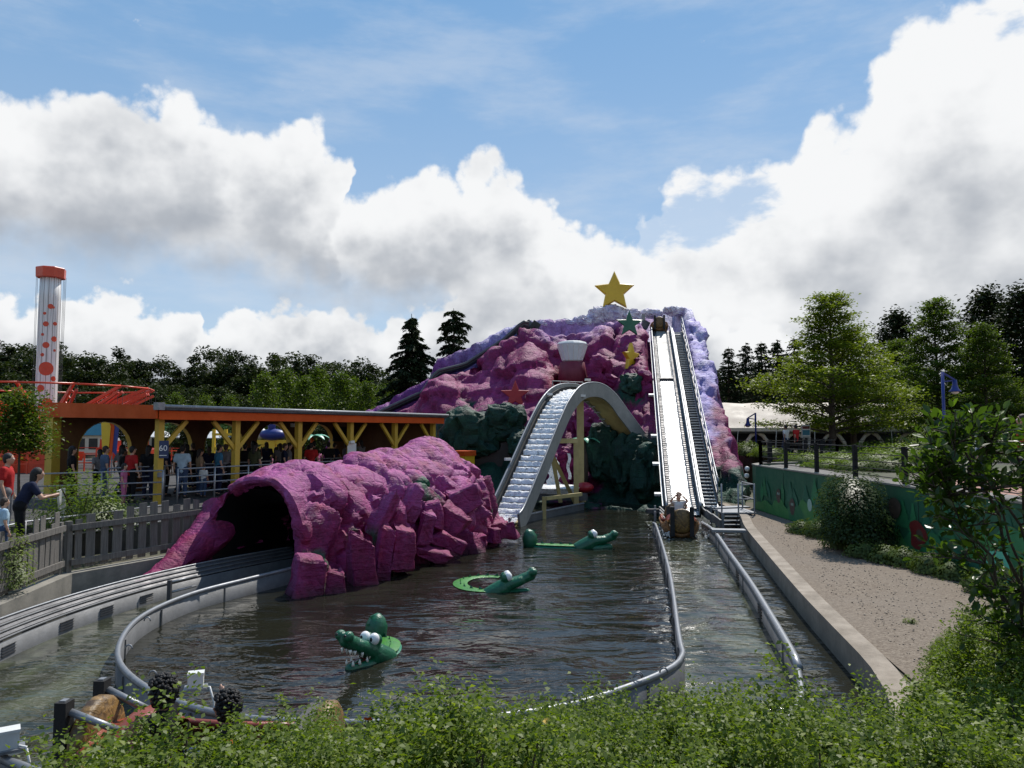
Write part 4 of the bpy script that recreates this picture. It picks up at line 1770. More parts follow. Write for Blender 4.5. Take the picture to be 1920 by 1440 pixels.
# stairs: treads and stringers
for o in (.82, 1.32):
    strip(o - .02, .06, o + .02, .06, MATS['galvanised'], 'stringer', .03, .97, th=.16)
strip(.84, -.12, 1.30, -.12, MATS['dark_steel'], 'stair_backing', .03, .97, th=.03)
tread = MB()
tread.box((0, 0, 0), (.48, .16, .035))
trm = tread.mesh('stair_tread', MATS['white_paint'])
Rz = Matrix((RT, Vector((-RT.y, RT.x, 0)), Vector((0, 0, 1)))).transposed().to_4x4()
NT_ = 74
for k in range(NT_):
    t = .035 + .93 * k / NT_
    o = link('stair_tread', trm, drop)
    o.matrix_local = Matrix.Translation(slide_at(t) + RT * 1.07 + NM * .02 - drop.location) @ Rz
for o in (1.36,):
    for u in (.55, .95):
        mb = MB()
        mb.tube(line(o, u, .05, .97), .028, 6)
        mb.build('handrail', MATS['galvanised'], drop, True)
    strip(o - .012, .30, o + .012, .30, MATS['dark_steel'], 'kick_plate', .05, .96, th=.34)
    for k in range(13):
        t = .05 + .92 * k / 12
        c = slide_at(t) + RT * o
        mb = MB()
        mb.tube([c - Vector((0, 0, .1)), c + Vector((0, 0, 1.05))], .026, 6)
        mb.build('handrail_post', MATS['galvanised'], drop, True)
# small brackets on the left edge, trestle legs below
for t in (.50, .295, .18, .07):
    c = slide_at(t) + RT * -.86 + NM * .1
    mb = MB()
    mb.box(c, (.34, .14, .10), Matrix((RT, E_, NM)).transposed())
    mb.build('side_bracket', MATS['white_paint'], drop)
for t in (.12, .24, .36, .48):
    for o in (-.55, .55):
        c = slide_at(t) + RT * o
        mb = MB()
        mb.beam(Vector((c.x, c.y, -.4)), c - NM * .1, .14, .14, (0, 1, 0))
        mb.build('trestle_leg', MATS['dark_steel'], drop)
# guide frames where the chute meets the water
for s in (-1, 1):
    for k, dy in enumerate((0, -1.1, -2.2)):
        c = SB + RT * (s * (.78 + .06 * k)) + Vector((-.15 * k, dy, .22))
        mb = MB()
        mb.beam(c + Vector((0, .5, .12)), c + Vector((0, -.55, .02)), .06, .26)
        mb.build('guide_plate', MATS['steel'], drop)
        mb = MB()
        mb.beam(c + Vector((s * .25, .1, -.3)), c + Vector((s * .25, .1, .32)), .07, .07, (0, 1, 0))
        mb.build('guide_post', MATS['galvanised'], drop)
    c = SB + RT * (s * 1.0) + Vector((0, .6, .28))
    mb = MB()
    mb.box(c, (.5, .25, .16))
    mb.build('sensor_box', MATS['dark_steel'], drop)
# lift motor housing at the head
c = slide_at(.985) + RT * -.95 + Vector((0, .4, .55))
mb = MB()
mb.box(c, (.45, .7, .5), Matrix.Rotation(.5, 3, 'Y'))
mb.build('motor_housing', MATS['dark_steel'], drop)
mb = MB()
mb.beam(c + Vector((-.1, 0, .2)), c + Vector((-.1, 0, .75)), .22, .1, (0, 1, 0))
mb.build('control_box', MATS['grey_paint'], drop)

# service platform at the foot of the stairs
plat = thing('service_platform', 'small steel service platform with guard rails at the foot of the drop', 'platform', (8.05, 27.6, .45))
P0 = Vector((8.05, 27.6, .45))
mb = MB()
mb.box(P0 + Vector((.1, .2, 0)), (1.25, 1.5, .06))
mb.build('deck', MATS['galvanised'], plat)
for dx, dy in ((-.5, -.5), (.68, -.5), (.68, .9), (.1, -.5)):
    mb = MB()
    mb.tube([P0 + Vector((dx, dy, -.9)), P0 + Vector((dx, dy, 1.05))], .03, 6)
    mb.build('rail_post', MATS['galvanised'], plat, True)
for z in (.5, 1.02):
    mb = MB()
    mb.tube([P0 + Vector((.1, -.5, z)), P0 + Vector((.68, -.5, z)), P0 + Vector((.68, .9, z))], .025, 6)
    mb.build('guard_rail', MATS['galvanised'], plat, True)
for k in range(3):
    mb = MB()
    mb.box(P0 + Vector((.1 - .1 * k, -.62 - .22 * k, -.10 - .12 * k)), (1.1, .2, .03))
    mb.build('step', MATS['galvanised'], plat)
mb = MB()
a, b = on_z(1334, 994, .44), on_z(1397, 995, .44)
mb.beam(a, b, .36, .07)
single('gangway_plank', mb, MATS['galvanised'], 'grey steel gangway plank laid from flume wall to kerb', 'gangway')
single('service_walkway', MB().beam((7.5, 28.4, .5), (9.0, 28.9, .5), .5, .05), MATS['galvanised'], 'short grating walkway from service platform over the kerb to gravel', 'walkway')

# ------------------------------------------------------------------ the hump with running water
hump = thing('hump_slide', 'grey flume hump with white water running down its steps', 'water slide', (-.1, 27.6, 0))
HP = spline([Vector(p) for p in [(-.35, 26.9, .02), (-.05, 27.7, .38), (.62, 29.3, 1.72), (1.42, 31.2, 3.40), (1.95, 32.4, 4.35), (2.48, 33.5, 4.92), (3.05, 34.4, 5.15), (3.72, 35.2, 5.12),
                                 (4.35, 35.8, 4.72), (5.0, 36.3, 3.95), (5.55, 36.75, 3.3), (5.85, 37.0, 2.95)]], .22)
NH = len(HP)
fr_ = []
for i, p in enumerate(HP):
    d = (HP[min(i + 1, NH - 1)] - HP[max(i - 1, 0)]).normalized()
    r = Vector((d.y, -d.x, 0)).normalized()
    fr_.append((p, d, r, r.cross(d).normalized()))


def hline(off, up, a=0, b=NH):
    return [p + r * off + n * up for p, d, r, n in fr_[a:b]]


def hstrip(o0, u0, o1, u1, mat, name, a=0, b=NH, th=.05):
    mb = MB()
    A, B, C, D = hline(o0, u0, a, b), hline(o1, u1, a, b), hline(o1, u1 - th, a, b), hline(o0, u0 - th, a, b)
    mb.grid([[w, x, y, z] for w, x, y, z in zip(A, B, C, D)], closed=True)
    for q in (0, len(A) - 1):
        o = q * 4
        mb.f.append((o, o + 1, o + 2, o + 3) if q == 0 else (o + 3, o + 2, o + 1, o))
        mb.mi.append(0)
    return mb.build(name, mat, hump)


hstrip(-.62, 0, .62, 0, MATS['cream_paint'], 'trough_floor', th=.1)
hstrip(-.70, .42, -.62, .42, MATS['grey_paint'], 'side_wall', th=.62)
hstrip(.62, .42, .70, .42, MATS['grey_paint'], 'side_wall', th=.62)
for o in (-.66, .66):
    mb = MB()
    mb.tube(hline(o, .45), .045, 6)
    mb.build('top_rail', MATS['galvanised'], hump, True)
hstrip(-.60, .30, -.52, .30, MATS['rubber'], 'wear_rail', th=.16)
hstrip(.52, .16, .60, .16, MATS['cream_paint'], 'wear_rail', 0, NH // 3, th=.10)
ct = max(range(NH), key=lambda i: HP[i].z)


def white_water_nodes(T, b):
    P = wpos(T)
    n = T.noise(T.vm('MULTIPLY', P, (1, 1, .5)), 9, 6, .7, dist=1.0)
    T.l.new(T.mix(T.sm(n, .30, .48), (.22, .205, .19), (.90, .91, .91)), b.inputs['Base Color'])
    b.inputs['Roughness'].default_value = .45
    bump(T, b, T.noise(P, 16, 5, .7), .06)


principled('white_water', white_water_nodes)
# water tumbling over cross bars: stepped sheet
wat = MB()
rows = []
seg = []
cum = 0
rnd = random.Random(3)
for i in range(ct - 1):
    p, d, r, n = fr_[i]
    q = fr_[i + 1][0]
    for k in range(4):
        ph = (cum + k * (q - p).length / 4) / .34
        frac = ph - math.floor(ph)
        hgt = .06 + .13 * (frac ** .6 if frac < .85 else (1 - frac) / .15)
        c = p.lerp(q, k / 4)
        row = []
        for m in range(15):
            o = -.51 + 1.02 * m / 14
            row.append(c + r * o + n * (hgt + .045 * noise.noise(Vector((o * 7, ph * 3.1, 0))) + .02 * noise.noise(Vector((o * 20, ph * 9, 4)))))
        rows.append(row)
    cum += (q - p).length
wat.grid(rows)
wat.build('running_water', MATS['white_water'], hump, True, 'stuff')
L = 0
bar = MB()
bar.box((0, 0, 0), (1.04, .05, .09))
barm = bar.mesh('cross_bar', MATS['dark_steel'])
nb = int(cum / .34)
acc, want = 0, 0
for i in range(ct - 1):
    p, d, r, n = fr_[i]
    q = fr_[i + 1][0]
    l = (q - p).length
    while want <= acc + l:
        c = p.lerp(q, (want - acc) / l)
        o = link('cross_bar', barm, hump)
        o.matrix_local = Matrix.Translation(c + n * .10 - hump.location) @ Matrix((r, d, n)).transposed().to_4x4()
        want += .34
    acc += l
# bars under the falling side
for i in range(ct + 4, NH - 2, 2):
    p, d, r, n = fr_[i]
    mb = MB()
    mb.beam(p - r * .8 - n * .18, p - r * .4 - n * .18, .05, .05)
    mb.build('under_rung', MATS['galvanised'], hump)


def post(a, b, w, mat='cream_paint', name='support_post'):
    mb = MB()
    mb.beam(a, b, w, w, (0, 1, 0))
    return mb.build(name, MATS[mat], hump)


post((3.15, 34.5, -.4), (3.15, 34.5, 4.85), .30)
mb = MB()
mb.box((3.15, 34.5, -.1), (.7, .7, .9), top=.55)
mb.build('post_footing', MATS['cream_paint'], hump)
post((2.05, 31.8, .4), (1.55, 31.3, 3.1), .16, name='brace')
post((2.75, 33.0, .3), (1.45, 31.0, 2.85), .16, name='brace')
post((2.75, 32.2, -.4), (2.75, 32.2, 3.05), .20)
post((1.75, 31.7, 2.98), (2.80, 32.2, 2.98), .20, name='cross_beam')
post((5.5, 37.0, .9), (5.5, 37.0, 2.5), .28)
mb = MB()
mb.add([Vector(v) for v in [(4.7, 36.75, 3.5), (6.25, 36.9, 2.6), (5.62, 37.0, 2.25), (5.38, 37.0, 2.25), (4.75, 37.25, 3.5), (6.2, 37.4, 2.6), (5.62, 37.25, 2.25), (5.38, 37.25, 2.25)]],
       [(0, 1, 2, 3), (7, 6, 5, 4), (0, 4, 5, 1), (1, 5, 6, 2), (2, 6, 7, 3), (3, 7, 4, 0)])
mb.build('bracket', MATS['cream_paint'], hump)
post((1.3, 29.6, .75), (2.9, 31.6, .75), .14, 'cream_paint', 'cross_beam')
post((1.25, 29.3, -.4), (1.25, 29.3, .85), .16)
# catwalk rail behind the crest
for k in range(5):
    p = Vector((1.9 + .38 * k, 34.9 + .25 * k, 5.0))
    mb = MB()
    mb.tube([p, p + Vector((0, 0, .75))], .025, 5)
    mb.build('catwalk_post', MATS['galvanised'], hump)
for z in (.4, .74):
    mb = MB()
    mb.tube([Vector((1.9, 34.9, 5.0 + z)), Vector((3.42, 35.9, 5.0 + z))], .022, 5)
    mb.build('catwalk_rail', MATS['galvanised'], hump)
for px, py, d in ((1092, 742, 33.2), (1030, 739, 33.0), (952, 861, 29.4), (1102, 712, 35.0)):
    c = at_d(px, py, d)
    mb = MB()
    mb.box(c, (.24, .16, .10), Matrix.Rotation(.4, 3, 'Z'))
    mb.build('floodlight', MATS['white_paint'], hump)
# steel wall in the water from the hump to the waterfall basin
mb = MB()
Wl = spline([Vector((-.1, 26.9, 0)), Vector((1.2, 29.3, 0)), Vector((3.1, 32.6, 0))], .4)
ribbon(mb, Wl, -.5, .22, .06)
single('flume_wall', mb, MATS['steel'], 'low steel flume wall in the water under the grey hump', 'wall')
mb = MB()
mb.tube([p + Vector((0, 0, .27)) for p in Wl], .05, 6)
single('wall_pipe', mb, MATS['galvanised'], 'pale pipe along the top of the low wall beneath the grey hump', 'pipe')

# waterfall under the hump: falls and a foaming basin
mb = MB()
c0 = at_d(1038, 858, 35.4)
rows = []
for k in range(14):
    t = k / 13
    rows.append([c0 + Vector((.16 * (m - 2) * (1 + .3 * math.sin(k * 1.7 + m)) * (.6 + .5 * t), -.35 * t + .05 * math.sin(k * 2 + m * 3), -1.75 * t)) for m in range(5)])
mb.grid(rows)
rows = []
c1 = at_d(1066, 850, 35.6)
for k in range(10):
    t = k / 9
    rows.append([c1 + Vector((.07 * (m - 1) + .05 * math.sin(k), -.3 * t, -1.2 * t)) for m in range(3)])
mb.grid(rows)
single('waterfall', mb, MATS['white_water'], 'thin white waterfall over pink rock under the hump', 'waterfall')
mb = MB()
bas = at_d(1040, 913, 34.2)
mb.lathe([(1.05, -.25), (1.2, .0), (1.1, .05), (1.0, .06)], 18, Matrix.Translation(bas))
single('basin_foam', mb, MATS['white_water'], 'white foaming water in the basin at the foot of the waterfall', 'foam')
mb = MB()
mb.box(bas + Vector((.1, 0, -.38)), (2.6, 1.9, .3))
single('basin_ledge', mb, MATS['dark_steel'], 'dark ledge carrying the foaming basin under the hump', 'ledge')
mb = MB()
mb.ell(at_d(1096, 914, 34.0), (.42, .36, .24))
single('rock', mb, MATS['star_red'], 'small round red stone beside the foaming basin', 'rock')

# lift trough climbing the left ridge: a dark rail pair
lift = thing('lift_trough', 'dark lift trough climbing the left ridge of the mountain', 'lift', (-3, 47, 6))
LP_ = [Vector((x, interp(x, YC) - 1.75, interp(x, ZC) - lip_drop(x) + .12)) for x in np.linspace(-8.5, 1.1, 30)]
for o, m, r_ in ((-.55, 'dark_steel', .14), (.55, 'dark_steel', .12), (.38, 'grey_paint', .06)):
    mb = MB()
    mb.tube([p + Vector((0, -o, .35)) for p in LP_], r_, 6)
    mb.build('guide_rail', MATS[m], lift, True)
mb = MB()
mb.grid([[p + Vector((0, .55, .1)), p + Vector((0, -.55, .1))] for p in LP_])
mb.build('trough_floor', MATS['dark_steel'], lift)

# lift head: dark motor box and crooked cover
t = thing('lift_motor', 'dark motor cover at the top of the lift on the mountain crest', 'motor', tuple(at_d(992, 618, 49.6)))
mb = MB()
mb.box(at_d(985, 618, 49.4), (1.5, .8, .9), Matrix.Rotation(-.5, 3, 'Y'), top=.7)
mb.build('cover', MATS['dark_steel'], t)
mb = MB()
mb.box(at_d(1003, 612, 49.2), (.55, .5, .6), Matrix.Rotation(.6, 3, 'Y'))
mb.build('motor', MATS['black'], t)
mb = MB()
mb.beam(at_d(975, 626, 49.0), at_d(1004, 614, 49.0), .1, .1)
mb.build('arm', MATS['white_paint'], t)

# ------------------------------------------------------------------ stars and gem
def star(name, px, py, d, R_, thick, yaw, tilt, mat, label, k=.42, squash=1.0):
    poly = []
    for i in range(10):
        a = math.pi / 2 + i * math.pi / 5
        q = R_ if i % 2 == 0 else R_ * k
        poly.append((q * math.cos(a) * squash, q * math.sin(a)))
    poly.reverse()
    c = at_d(px, py, d)
    M = Matrix.Translation(c) @ Matrix.Rotation(yaw, 4, 'Z') @ Matrix.Rotation(rad(90) + tilt, 4, 'X')
    mb = MB()
    mb.prism(poly, thick, M, inset=.10)
    return single(name, mb, MATS[mat], label, 'star')


star('star', 1152, 547, 51.2, 1.42, .55, -.1, 0, 'star_yellow', 'huge yellow star on the white peak of the mountain', .47)
star('star', 1180, 608, 46.2, .86, .22, .05, 0, 'star_green', 'dark green star on the mountain face beside the drop', .42)
star('star', 1183, 670, 43.6, .86, .26, .85, 0, 'star_yellow', 'smaller yellow star on the face below the green star', .46)
star('star', 966, 741, 41.2, .84, .20, 0, 0, 'star_red', 'red star on the rock above the green painted bush', .42)
gem = thing('gem', 'big white faceted gem on a red pedestal on the mountain', 'gem', tuple(at_d(1073, 690, 43.4)))
gc = at_d(1073, 646, 43.4)
gM = Matrix.Translation(gc)


def gem_nodes(T, b):
    g = T.node('ShaderNodeNewGeometry')
    T.l.new(T.mix(T.noise(g.outputs['Position'], 3, 3), (.55, .62, .68), (.80, .84, .86)), b.inputs['Base Color'])
    b.inputs['Roughness'].default_value = .18
    b.inputs['Coat Weight'].default_value = .5


principled('gem', gem_nodes)
mb = MB()
mb.lathe([(.50, -1.02), (.58, -.95), (.86, -.10), (.90, 0), (.88, .02)], 16, gM)
mb.build('pavilion', MATS['gem'], gem)
mb = MB()
mb.lathe([(.89, .02), (.80, .12), (.62, .17), (.1, .175)], 16, gM)
mb.build('crown', MATS['white_paint'], gem)
for k in range(16):
    a = 2 * math.pi * k / 16
    mb = MB()
    mb.tube([gc + Vector((.585 * math.cos(a), .585 * math.sin(a), -.95)), gc + Vector((.875 * math.cos(a), .875 * math.sin(a), -.08))], .022, 5)
    mb.build('facet_edge', MATS['white_paint'], gem)
mb = MB()
mb.lathe([(.9, -2.4), (.8, -1.6), (.72, -1.05), (.5, -1.0)], 12, gM)
mb.build('pedestal', worn('crimson', (.17, .012, .035), (.12, .008, .025), 2, .6), gem, True)

# ------------------------------------------------------------------ log boats
def log_wood_nodes(T, b):
    P = opos(T)
    n = T.noise(T.vm('MULTIPLY', P, (7, 1.2, 7)), 3, 6, .65, dist=1.2)
    T.l.new(T.mix(T.sm(n, .35, .68), (.10, .040, .014), (.42, .20, .06)), b.inputs['Base Color'])
    b.inputs['Roughness'].default_value = .38
    bump(T, b, n, .03)


def log_end_nodes(T, b):
    P = opos(T)
    n = T.noise(P, 7, 5, .6, dist=1.5)
    T.l.new(T.mix(T.sm(n, .3, .7), (.06, .032, .012), (.27, .155, .045)), b.inputs['Base Color'])
    b.inputs['Roughness'].default_value = .45
    bump(T, b, n, .02)


principled('log_wood', log_wood_nodes)
principled('log_end', log_end_nodes)
worn('red_brown', (.26, .05, .025), (.20, .04, .02), 3, .3)
worn('seat_black', (.02, .018, .018), (.012, .012, .012), 3, .5)


def log_boat(label, loc, heading, pitch=0.0):
    """hollowed log, bow along local +Y, water line at z = 0"""
    b = thing('log_boat', label, 'boat', loc, 'log boats of the flume ride')
    n, m = 26, 15
    L = 2.25

    def sect(y):
        k = abs(y) / (L / 2)
        s = 1 - .22 * max(0, k - .55) ** 1.5 / .3
        return s
    mb = MB()
    rows = []
    for i in range(n):
        y = -L / 2 + L * i / (n - 1)
        s = sect(y)
        rise = .20 * max(0, (y - .5) / .75) ** 2 + .16 * max(0, (-y - .6) / .65) ** 2
        row = []
        for j in range(m):
            a = math.pi * (1.04 + .92 * j / (m - 1)) if False else math.pi + math.pi * j / (m - 1)
            w = 1 + .05 * noise.noise(Vector((j * .7, y * 1.6, 3)))
            row.append(Vector((.54 * s * math.cos(a) * w, y, .42 + rise + .56 * s * math.sin(a) * w)))
        rows.append(row)
    mb.grid(rows)
    hull = link('hull', mb.mesh('hull', MATS['log_wood'], True), b)
    sm_ = hull.modifiers.new('t', 'SOLIDIFY')
    sm_.thickness = .07
    for sgn, nm in ((1, 'bow'), (-1, 'stern')):
        mb = MB()
        y = sgn * (L / 2 - .02)
        s = sect(y)
        rise = .20 if sgn > 0 else .16
        mb.lathe([(.46 * s, -.07), (.50 * s, -.03), (.50 * s, .05), (.43 * s, .09), (.25 * s, .12), (.02, .13)], 24,
                 Matrix.Translation((0, y, .40 + rise * .6)) @ Matrix.Rotation(-sgn * rad(90), 4, 'X'))
        e = link(nm, mb.mesh(nm, MATS['log_end'], True), b)
    # rounded cowl over the bow, seat back at the stern
    mb = MB()
    rows = []
    for i in range(9):
        y = .42 + .68 * i / 8
        s = sect(y)
        rise = .20 * max(0, (y - .5) / .75) ** 2
        rows.append([Vector((.50 * s * math.cos(math.pi * j / 10), y, .43 + rise + (.10 + .34 * math.sin(math.pi * min(1, (i + 1.2) / 7.5)) * .8) * math.sin(math.pi * j / 10))) for j in range(11)])
    mb.grid(rows)
    link('cowl', mb.mesh('cowl', MATS['red_brown'], True), b)
    mb = MB()
    mb.box((0, -.88, .55), (.66, .14, .42), Matrix.Rotation(.2, 3, 'X'))
    link('seat_back', mb.mesh('seat_back', MATS['seat_black']), b)
    mb = MB()
    mb.box((0, -.3, .18), (.62, 1.6, .1))
    link('seat', mb.mesh('seat', MATS['seat_black']), b)
    for s in (-1, 1):
        mb = MB()
        mb.box((s * .30, 1.25, .52), (.13, .11, .92))
        up = link('bumper_post', mb.mesh('bumper_post', MATS['rubber']), b)
        mb = MB()
        mb.box((s * .30, 1.25, .985), (.07, .055, .012))
        link('post_socket', mb.mesh('post_socket', MATS['galvanised']), up)
        mb = MB()
        mb.tube([Vector((s * .30, 1.19, .88)), Vector((s * .26, .74, .70))], .035, 8)
        link('bumper_bar', mb.mesh('bumper_bar', MATS['galvanised'], True), b)
    for s in (-1, 1):
        mb = MB()
        mb.tube([Vector((s * .50, -1.0, .47)), Vector((s * .54, 0, .45)), Vector((s * .50, .6, .50))], .045, 7)
        link('gunwale', mb.mesh('gunwale', MATS['red_brown'], True), b)
    b.rotation_euler = (pitch, 0, heading)
    return b


# boat splashing down: comes towards the camera
q = on_z(1283, 1012, 0)
hd = math.atan2(-(-.17), -1) if False else math.pi + math.atan2(.17, 1) * -1
bA = log_boat('log boat with two riders just splashed down at the foot of the drop', (q.x + .14, q.y + 1.4, .02), math.pi - .13)
ax = Vector((.17, .98, 0))
person('child in white holding both hands to the face in the splashed-down boat', (q.x + .10, q.y + 1.15, .42), math.pi - .13, 'sit_up', 0, 'white', 'denim', 'brown', 'short', .86)
person('rider seated behind the child in white in the boat below the drop', (q.x + .22, q.y + 1.75, .36), math.pi - .13, 'sit_rail', 1, 'tan', 'denim', 'fair', 'long', .92)
# boat tipping over the top
c = slide_at(.985)
bB = log_boat('log boat tipping over the top edge of the drop', (c.x, c.y + .5, c.z + .05), math.pi - .17, 0)
person('front rider in the boat at the top of the drop', (c.x - .02, c.y + .45, c.z + .20), math.pi - .17, 'sit_rail', 0, 'red', 'denim', 'brown', 'short', .9)
person('back rider in the boat at the top of the drop', (c.x + .1, c.y + 1.15, c.z + .20), math.pi - .17, 'sit_rail', 1, 'white', 'denim', 'black', 'short', .95)
# boat in the near channel, going left behind the hedge
bC = log_boat('log boat with two riders half hidden by the near hedge', (-2.86, 7.3, -.06), rad(88))
person('rider with a big black curly head of hair in the boat behind the hedge', (-3.32, 7.26, -.02), rad(88), 'sit_rail', 2, 'black', 'denim', 'black', 'curly', 1.0, vox=.018)
person('dark-haired rider raising a hand behind the curly rider in the near boat', (-2.72, 7.3, -.12), rad(88), 'sit', 1, 'black', 'denim', 'black', 'curly', .95, vox=.018)

# splash spray thrown up beside the landed boat
spl = MB()
rnd = random.Random(8)
for k in range(420):
    s = rnd.choice((-1, 1))
    y = q.y + rnd.uniform(-.2, 2.6)
    o = s * (.55 + abs(rnd.gauss(0, .22)))
    z = abs(rnd.gauss(0, .10)) + .02
    r_ = rnd.uniform(.008, .028)
    spl.ell((q.x + .1 + o + (y - q.y) * .17, y, z), (r_, r_, r_ * rnd.uniform(.7, 1.5)), nu=5, nv=4)
o = single('splash', spl, MATS['white_paint'], 'white splash drops along the sides of the boat at the foot of the drop', 'splash')
o['kind'] = 'stuff'

# white electric boxes on the flume wall
def ebox(px, py, z, s, label, yaw):
    c = on_z(px, py, z)
    t = thing('electric_box', label, 'electric box', tuple(c))
    R = Matrix.Rotation(yaw, 3, 'Z')
    mb = MB()
    mb.box(c + Vector((0, 0, -.03)), (s * 1.5, s * 1.15, .025), R)
    mb.build('mounting_plate', MATS['galvanised'], t)
    mb = MB()
    mb.box(c + Vector((0, 0, .05)), (s, s * .72, .15), R)
    mb.build('housing', MATS['white_paint'], t)
    mb = MB()
    mb.box(c + Vector((0, 0, .14)), (s * 1.06, s * .78, .03), R)
    mb.build('lid', MATS['white_paint'], t)
    mb = MB()
    p = c + R @ Vector((s * .45, -s * .3, 0))
    mb.tube([p, p + Vector((.10, -.03, .0)), p + Vector((.16, -.06, -.15)), p + Vector((.17, -.05, -.5))], .012, 6)
    mb.build('cable', MATS['white_paint'], t, True)


ebox(367, 1285, .42, .17, 'white electric box on the flume wall right of the curly-haired rider', .3)
ebox(12, 1398, .42, .20, 'white electric box on the outer flume wall at the near left bend', .6)

# ------------------------------------------------------------------ picket fence on the pond wall
fence = thing('picket_fence', 'weathered grey wooden picket fence with uneven planks on the pond wall', 'fence', (-9.2, 15.7, .47))
rnd = random.Random(11)


def plank_mesh(w, h, k):
    r = random.Random(k)
    mb = MB()
    a, b = r.uniform(-.025, .025), r.uniform(-.025, .025)
    vs = []
    for y in (-.012, .012):
        vs += [(-w / 2, y, 0), (w / 2, y, 0), (w / 2 + r.uniform(-.006, .006), y, h + a), (-w / 2 + r.uniform(-.006, .006), y, h + b)]
    mb.add(vs, [(0, 1, 2, 3), (7, 6, 5, 4), (0, 4, 5, 1), (1, 5, 6, 2), (2, 6, 7, 3), (3, 7, 4, 0)])
    return mb.mesh('plank', MATS['grey_wood'])


PL = [plank_mesh(w, h, i) for i, (w, h) in enumerate([(.15, 1.0), (.17, 1.18), (.20, 1.08), (.16, .95), (.19, 1.24), (.22, 1.1)])]


def fence_run(a, b, gap, side):
    a, b = Vector(a), Vector(b)
    d = (b - a)
    L = d.length
    d.normalize()
    yaw = math.atan2(d.y, d.x)
    s = .18
    k = 0
    while s < L - .08:
        m = PL[rnd.randrange(6)]
        o = link('plank', m, fence)
        o.location = a + d * s + Vector((0, 0, .06)) - fence.location
        o.rotation_euler = (rnd.uniform(-.015, .015), rnd.uniform(-.02, .02), yaw)
        s += gap + rnd.uniform(-.03, .03)
    for z in (.20, .92):
        mb = MB()
        off = Vector((d.y, -d.x, 0)) * side * .045
        mb.beam(a + off + Vector((0, 0, z)), b + off + Vector((0, 0, z + .01)), .045, .12)
        mb.build('rail', MATS['grey_wood'], fence)
    for p in (a, b):
        mb = MB()
        mb.box(p + Vector((0, 0, .52)) + Vector((d.y, -d.x, 0)) * side * -.06, (.11, .11, 1.06), Matrix.Rotation(yaw, 3, 'Z'))
        mb.build('fence_post', MATS['grey_wood'], fence)


fence_run((-8.83, 9.2, .47), (-8.90, 12.9, .47), .225, 1)
fence_run((-8.91, 13.0, .47), (-9.26, 15.55, .47), .215, 1)
fence_run((-9.2, 15.72, .47), (-7.72, 18.75, .47), .30, 1)
fence_run((-7.68, 18.85, .47), (-6.4, 21.9, .47), .30, 1)

# ------------------------------------------------------------------ queue shed
U = Vector((.495, .869, 0))
U.normalize()
NB_ = Vector((-U.y, U.x, 0))
F0 = Vector((-10.6, 22.5, 1.2))
RU = Matrix((U, NB_, Vector((0, 0, 1)))).transposed()


def sh(s, n, z):
    return Vector((F0.x, F0.y, 0)) + U * s + NB_ * n + Vector((0, 0, z))


shed = thing('queue_shed', 'long open queue shed with orange fascia, yellow braced posts and arched back wall', 'shed', tuple(F0))
SL = 14.1


def sbox(s0, s1, n0, n1, z0, z1, mat, name, parent=None):
    mb = MB()
    mb.box(sh((s0 + s1) / 2, (n0 + n1) / 2, (z0 + z1) / 2), (s1 - s0, n1 - n0, z1 - z0), RU)
    return mb.build(name, MATS[mat], parent or shed)


mb = MB()
mb.add([sh(-.28, -.32, 4.10), sh(SL + .4, -.32, 4.10), sh(SL + .4, 5.6, 4.32), sh(-.28, 5.6, 4.32), sh(-.28, -.32, 4.0), sh(SL + .4, -.32, 4.0), sh(SL + .4, 5.6, 4.22), sh(-.28, 5.6, 4.22)],
       [(0, 1, 2, 3), (7, 6, 5, 4), (0, 4, 5, 1), (1, 5, 6, 2), (2, 6, 7, 3), (3, 7, 4, 0)])
roof = mb.build('roof', MATS['roof_felt'], shed)
sbox(-.28, SL + .3, -.36, -.33, 3.74, 4.08, 'orange_paint', 'front_fascia')
mb = MB()
mb.tube([sh(-.2, -.42, 4.13), sh(SL + .55, -.42, 4.13)], .055, 8)
mb.build('gutter', MATS['galvanised'], roof, True)
mb = MB()
mb.tube([sh(-.2, -.40, 4.05), sh(SL + .45, -.40, 4.05)], .045, 8)
mb.build('gutter_bracket', MATS['dark_steel'], roof, True)
mb = MB()
mb.add([sh(-.31, -.34, 3.76), sh(-.31, 5.6, 3.86), sh(-.31, 5.6, 4.36), sh(-.31, -.34, 4.16), sh(-.36, -.34, 3.76), sh(-.36, 5.6, 3.86), sh(-.36, 5.6, 4.36), sh(-.36, -.34, 4.16)],
       [(3, 2, 1, 0), (4, 5, 6, 7), (0, 1, 5, 4), (1, 2, 6, 5), (2, 3, 7, 6), (3, 0, 4, 7)])
mb.build('end_fascia', MATS['orange_paint'], shed)
sbox(-.42, -.2, -.5, -.28, 4.02, 4.24, 'galvanised', 'gutter_end', roof)
PS = [0, 2.82, 5.62, 8.4, 11.2, 14.0]
for k, s in enumerate(PS):
    sbox(s - .095, s + .095, -.1, .09, 1.2, 3.76, 'yellow_paint', 'post')
    for sg in (-1, 1):
        if s + sg * .8 > -.1 and s + sg * .8 < SL + .1:
            mb = MB()
            mb.beam(sh(s, 0, 2.75), sh(s + sg * .92, 0, 3.72), .10, .13)
            mb.build('brace', MATS['yellow_paint'], shed)
sbox(-.3, -.02, 5.15, 5.55, 1.2, 3.9, 'yellow_paint', 'corner_post')
# back wall with five arches
AC = [1.55, 4.1, 6.6, 9.2, 12.0]
HW, SPR, ZT, NBK = .98, 2.75, 4.2, 5.25


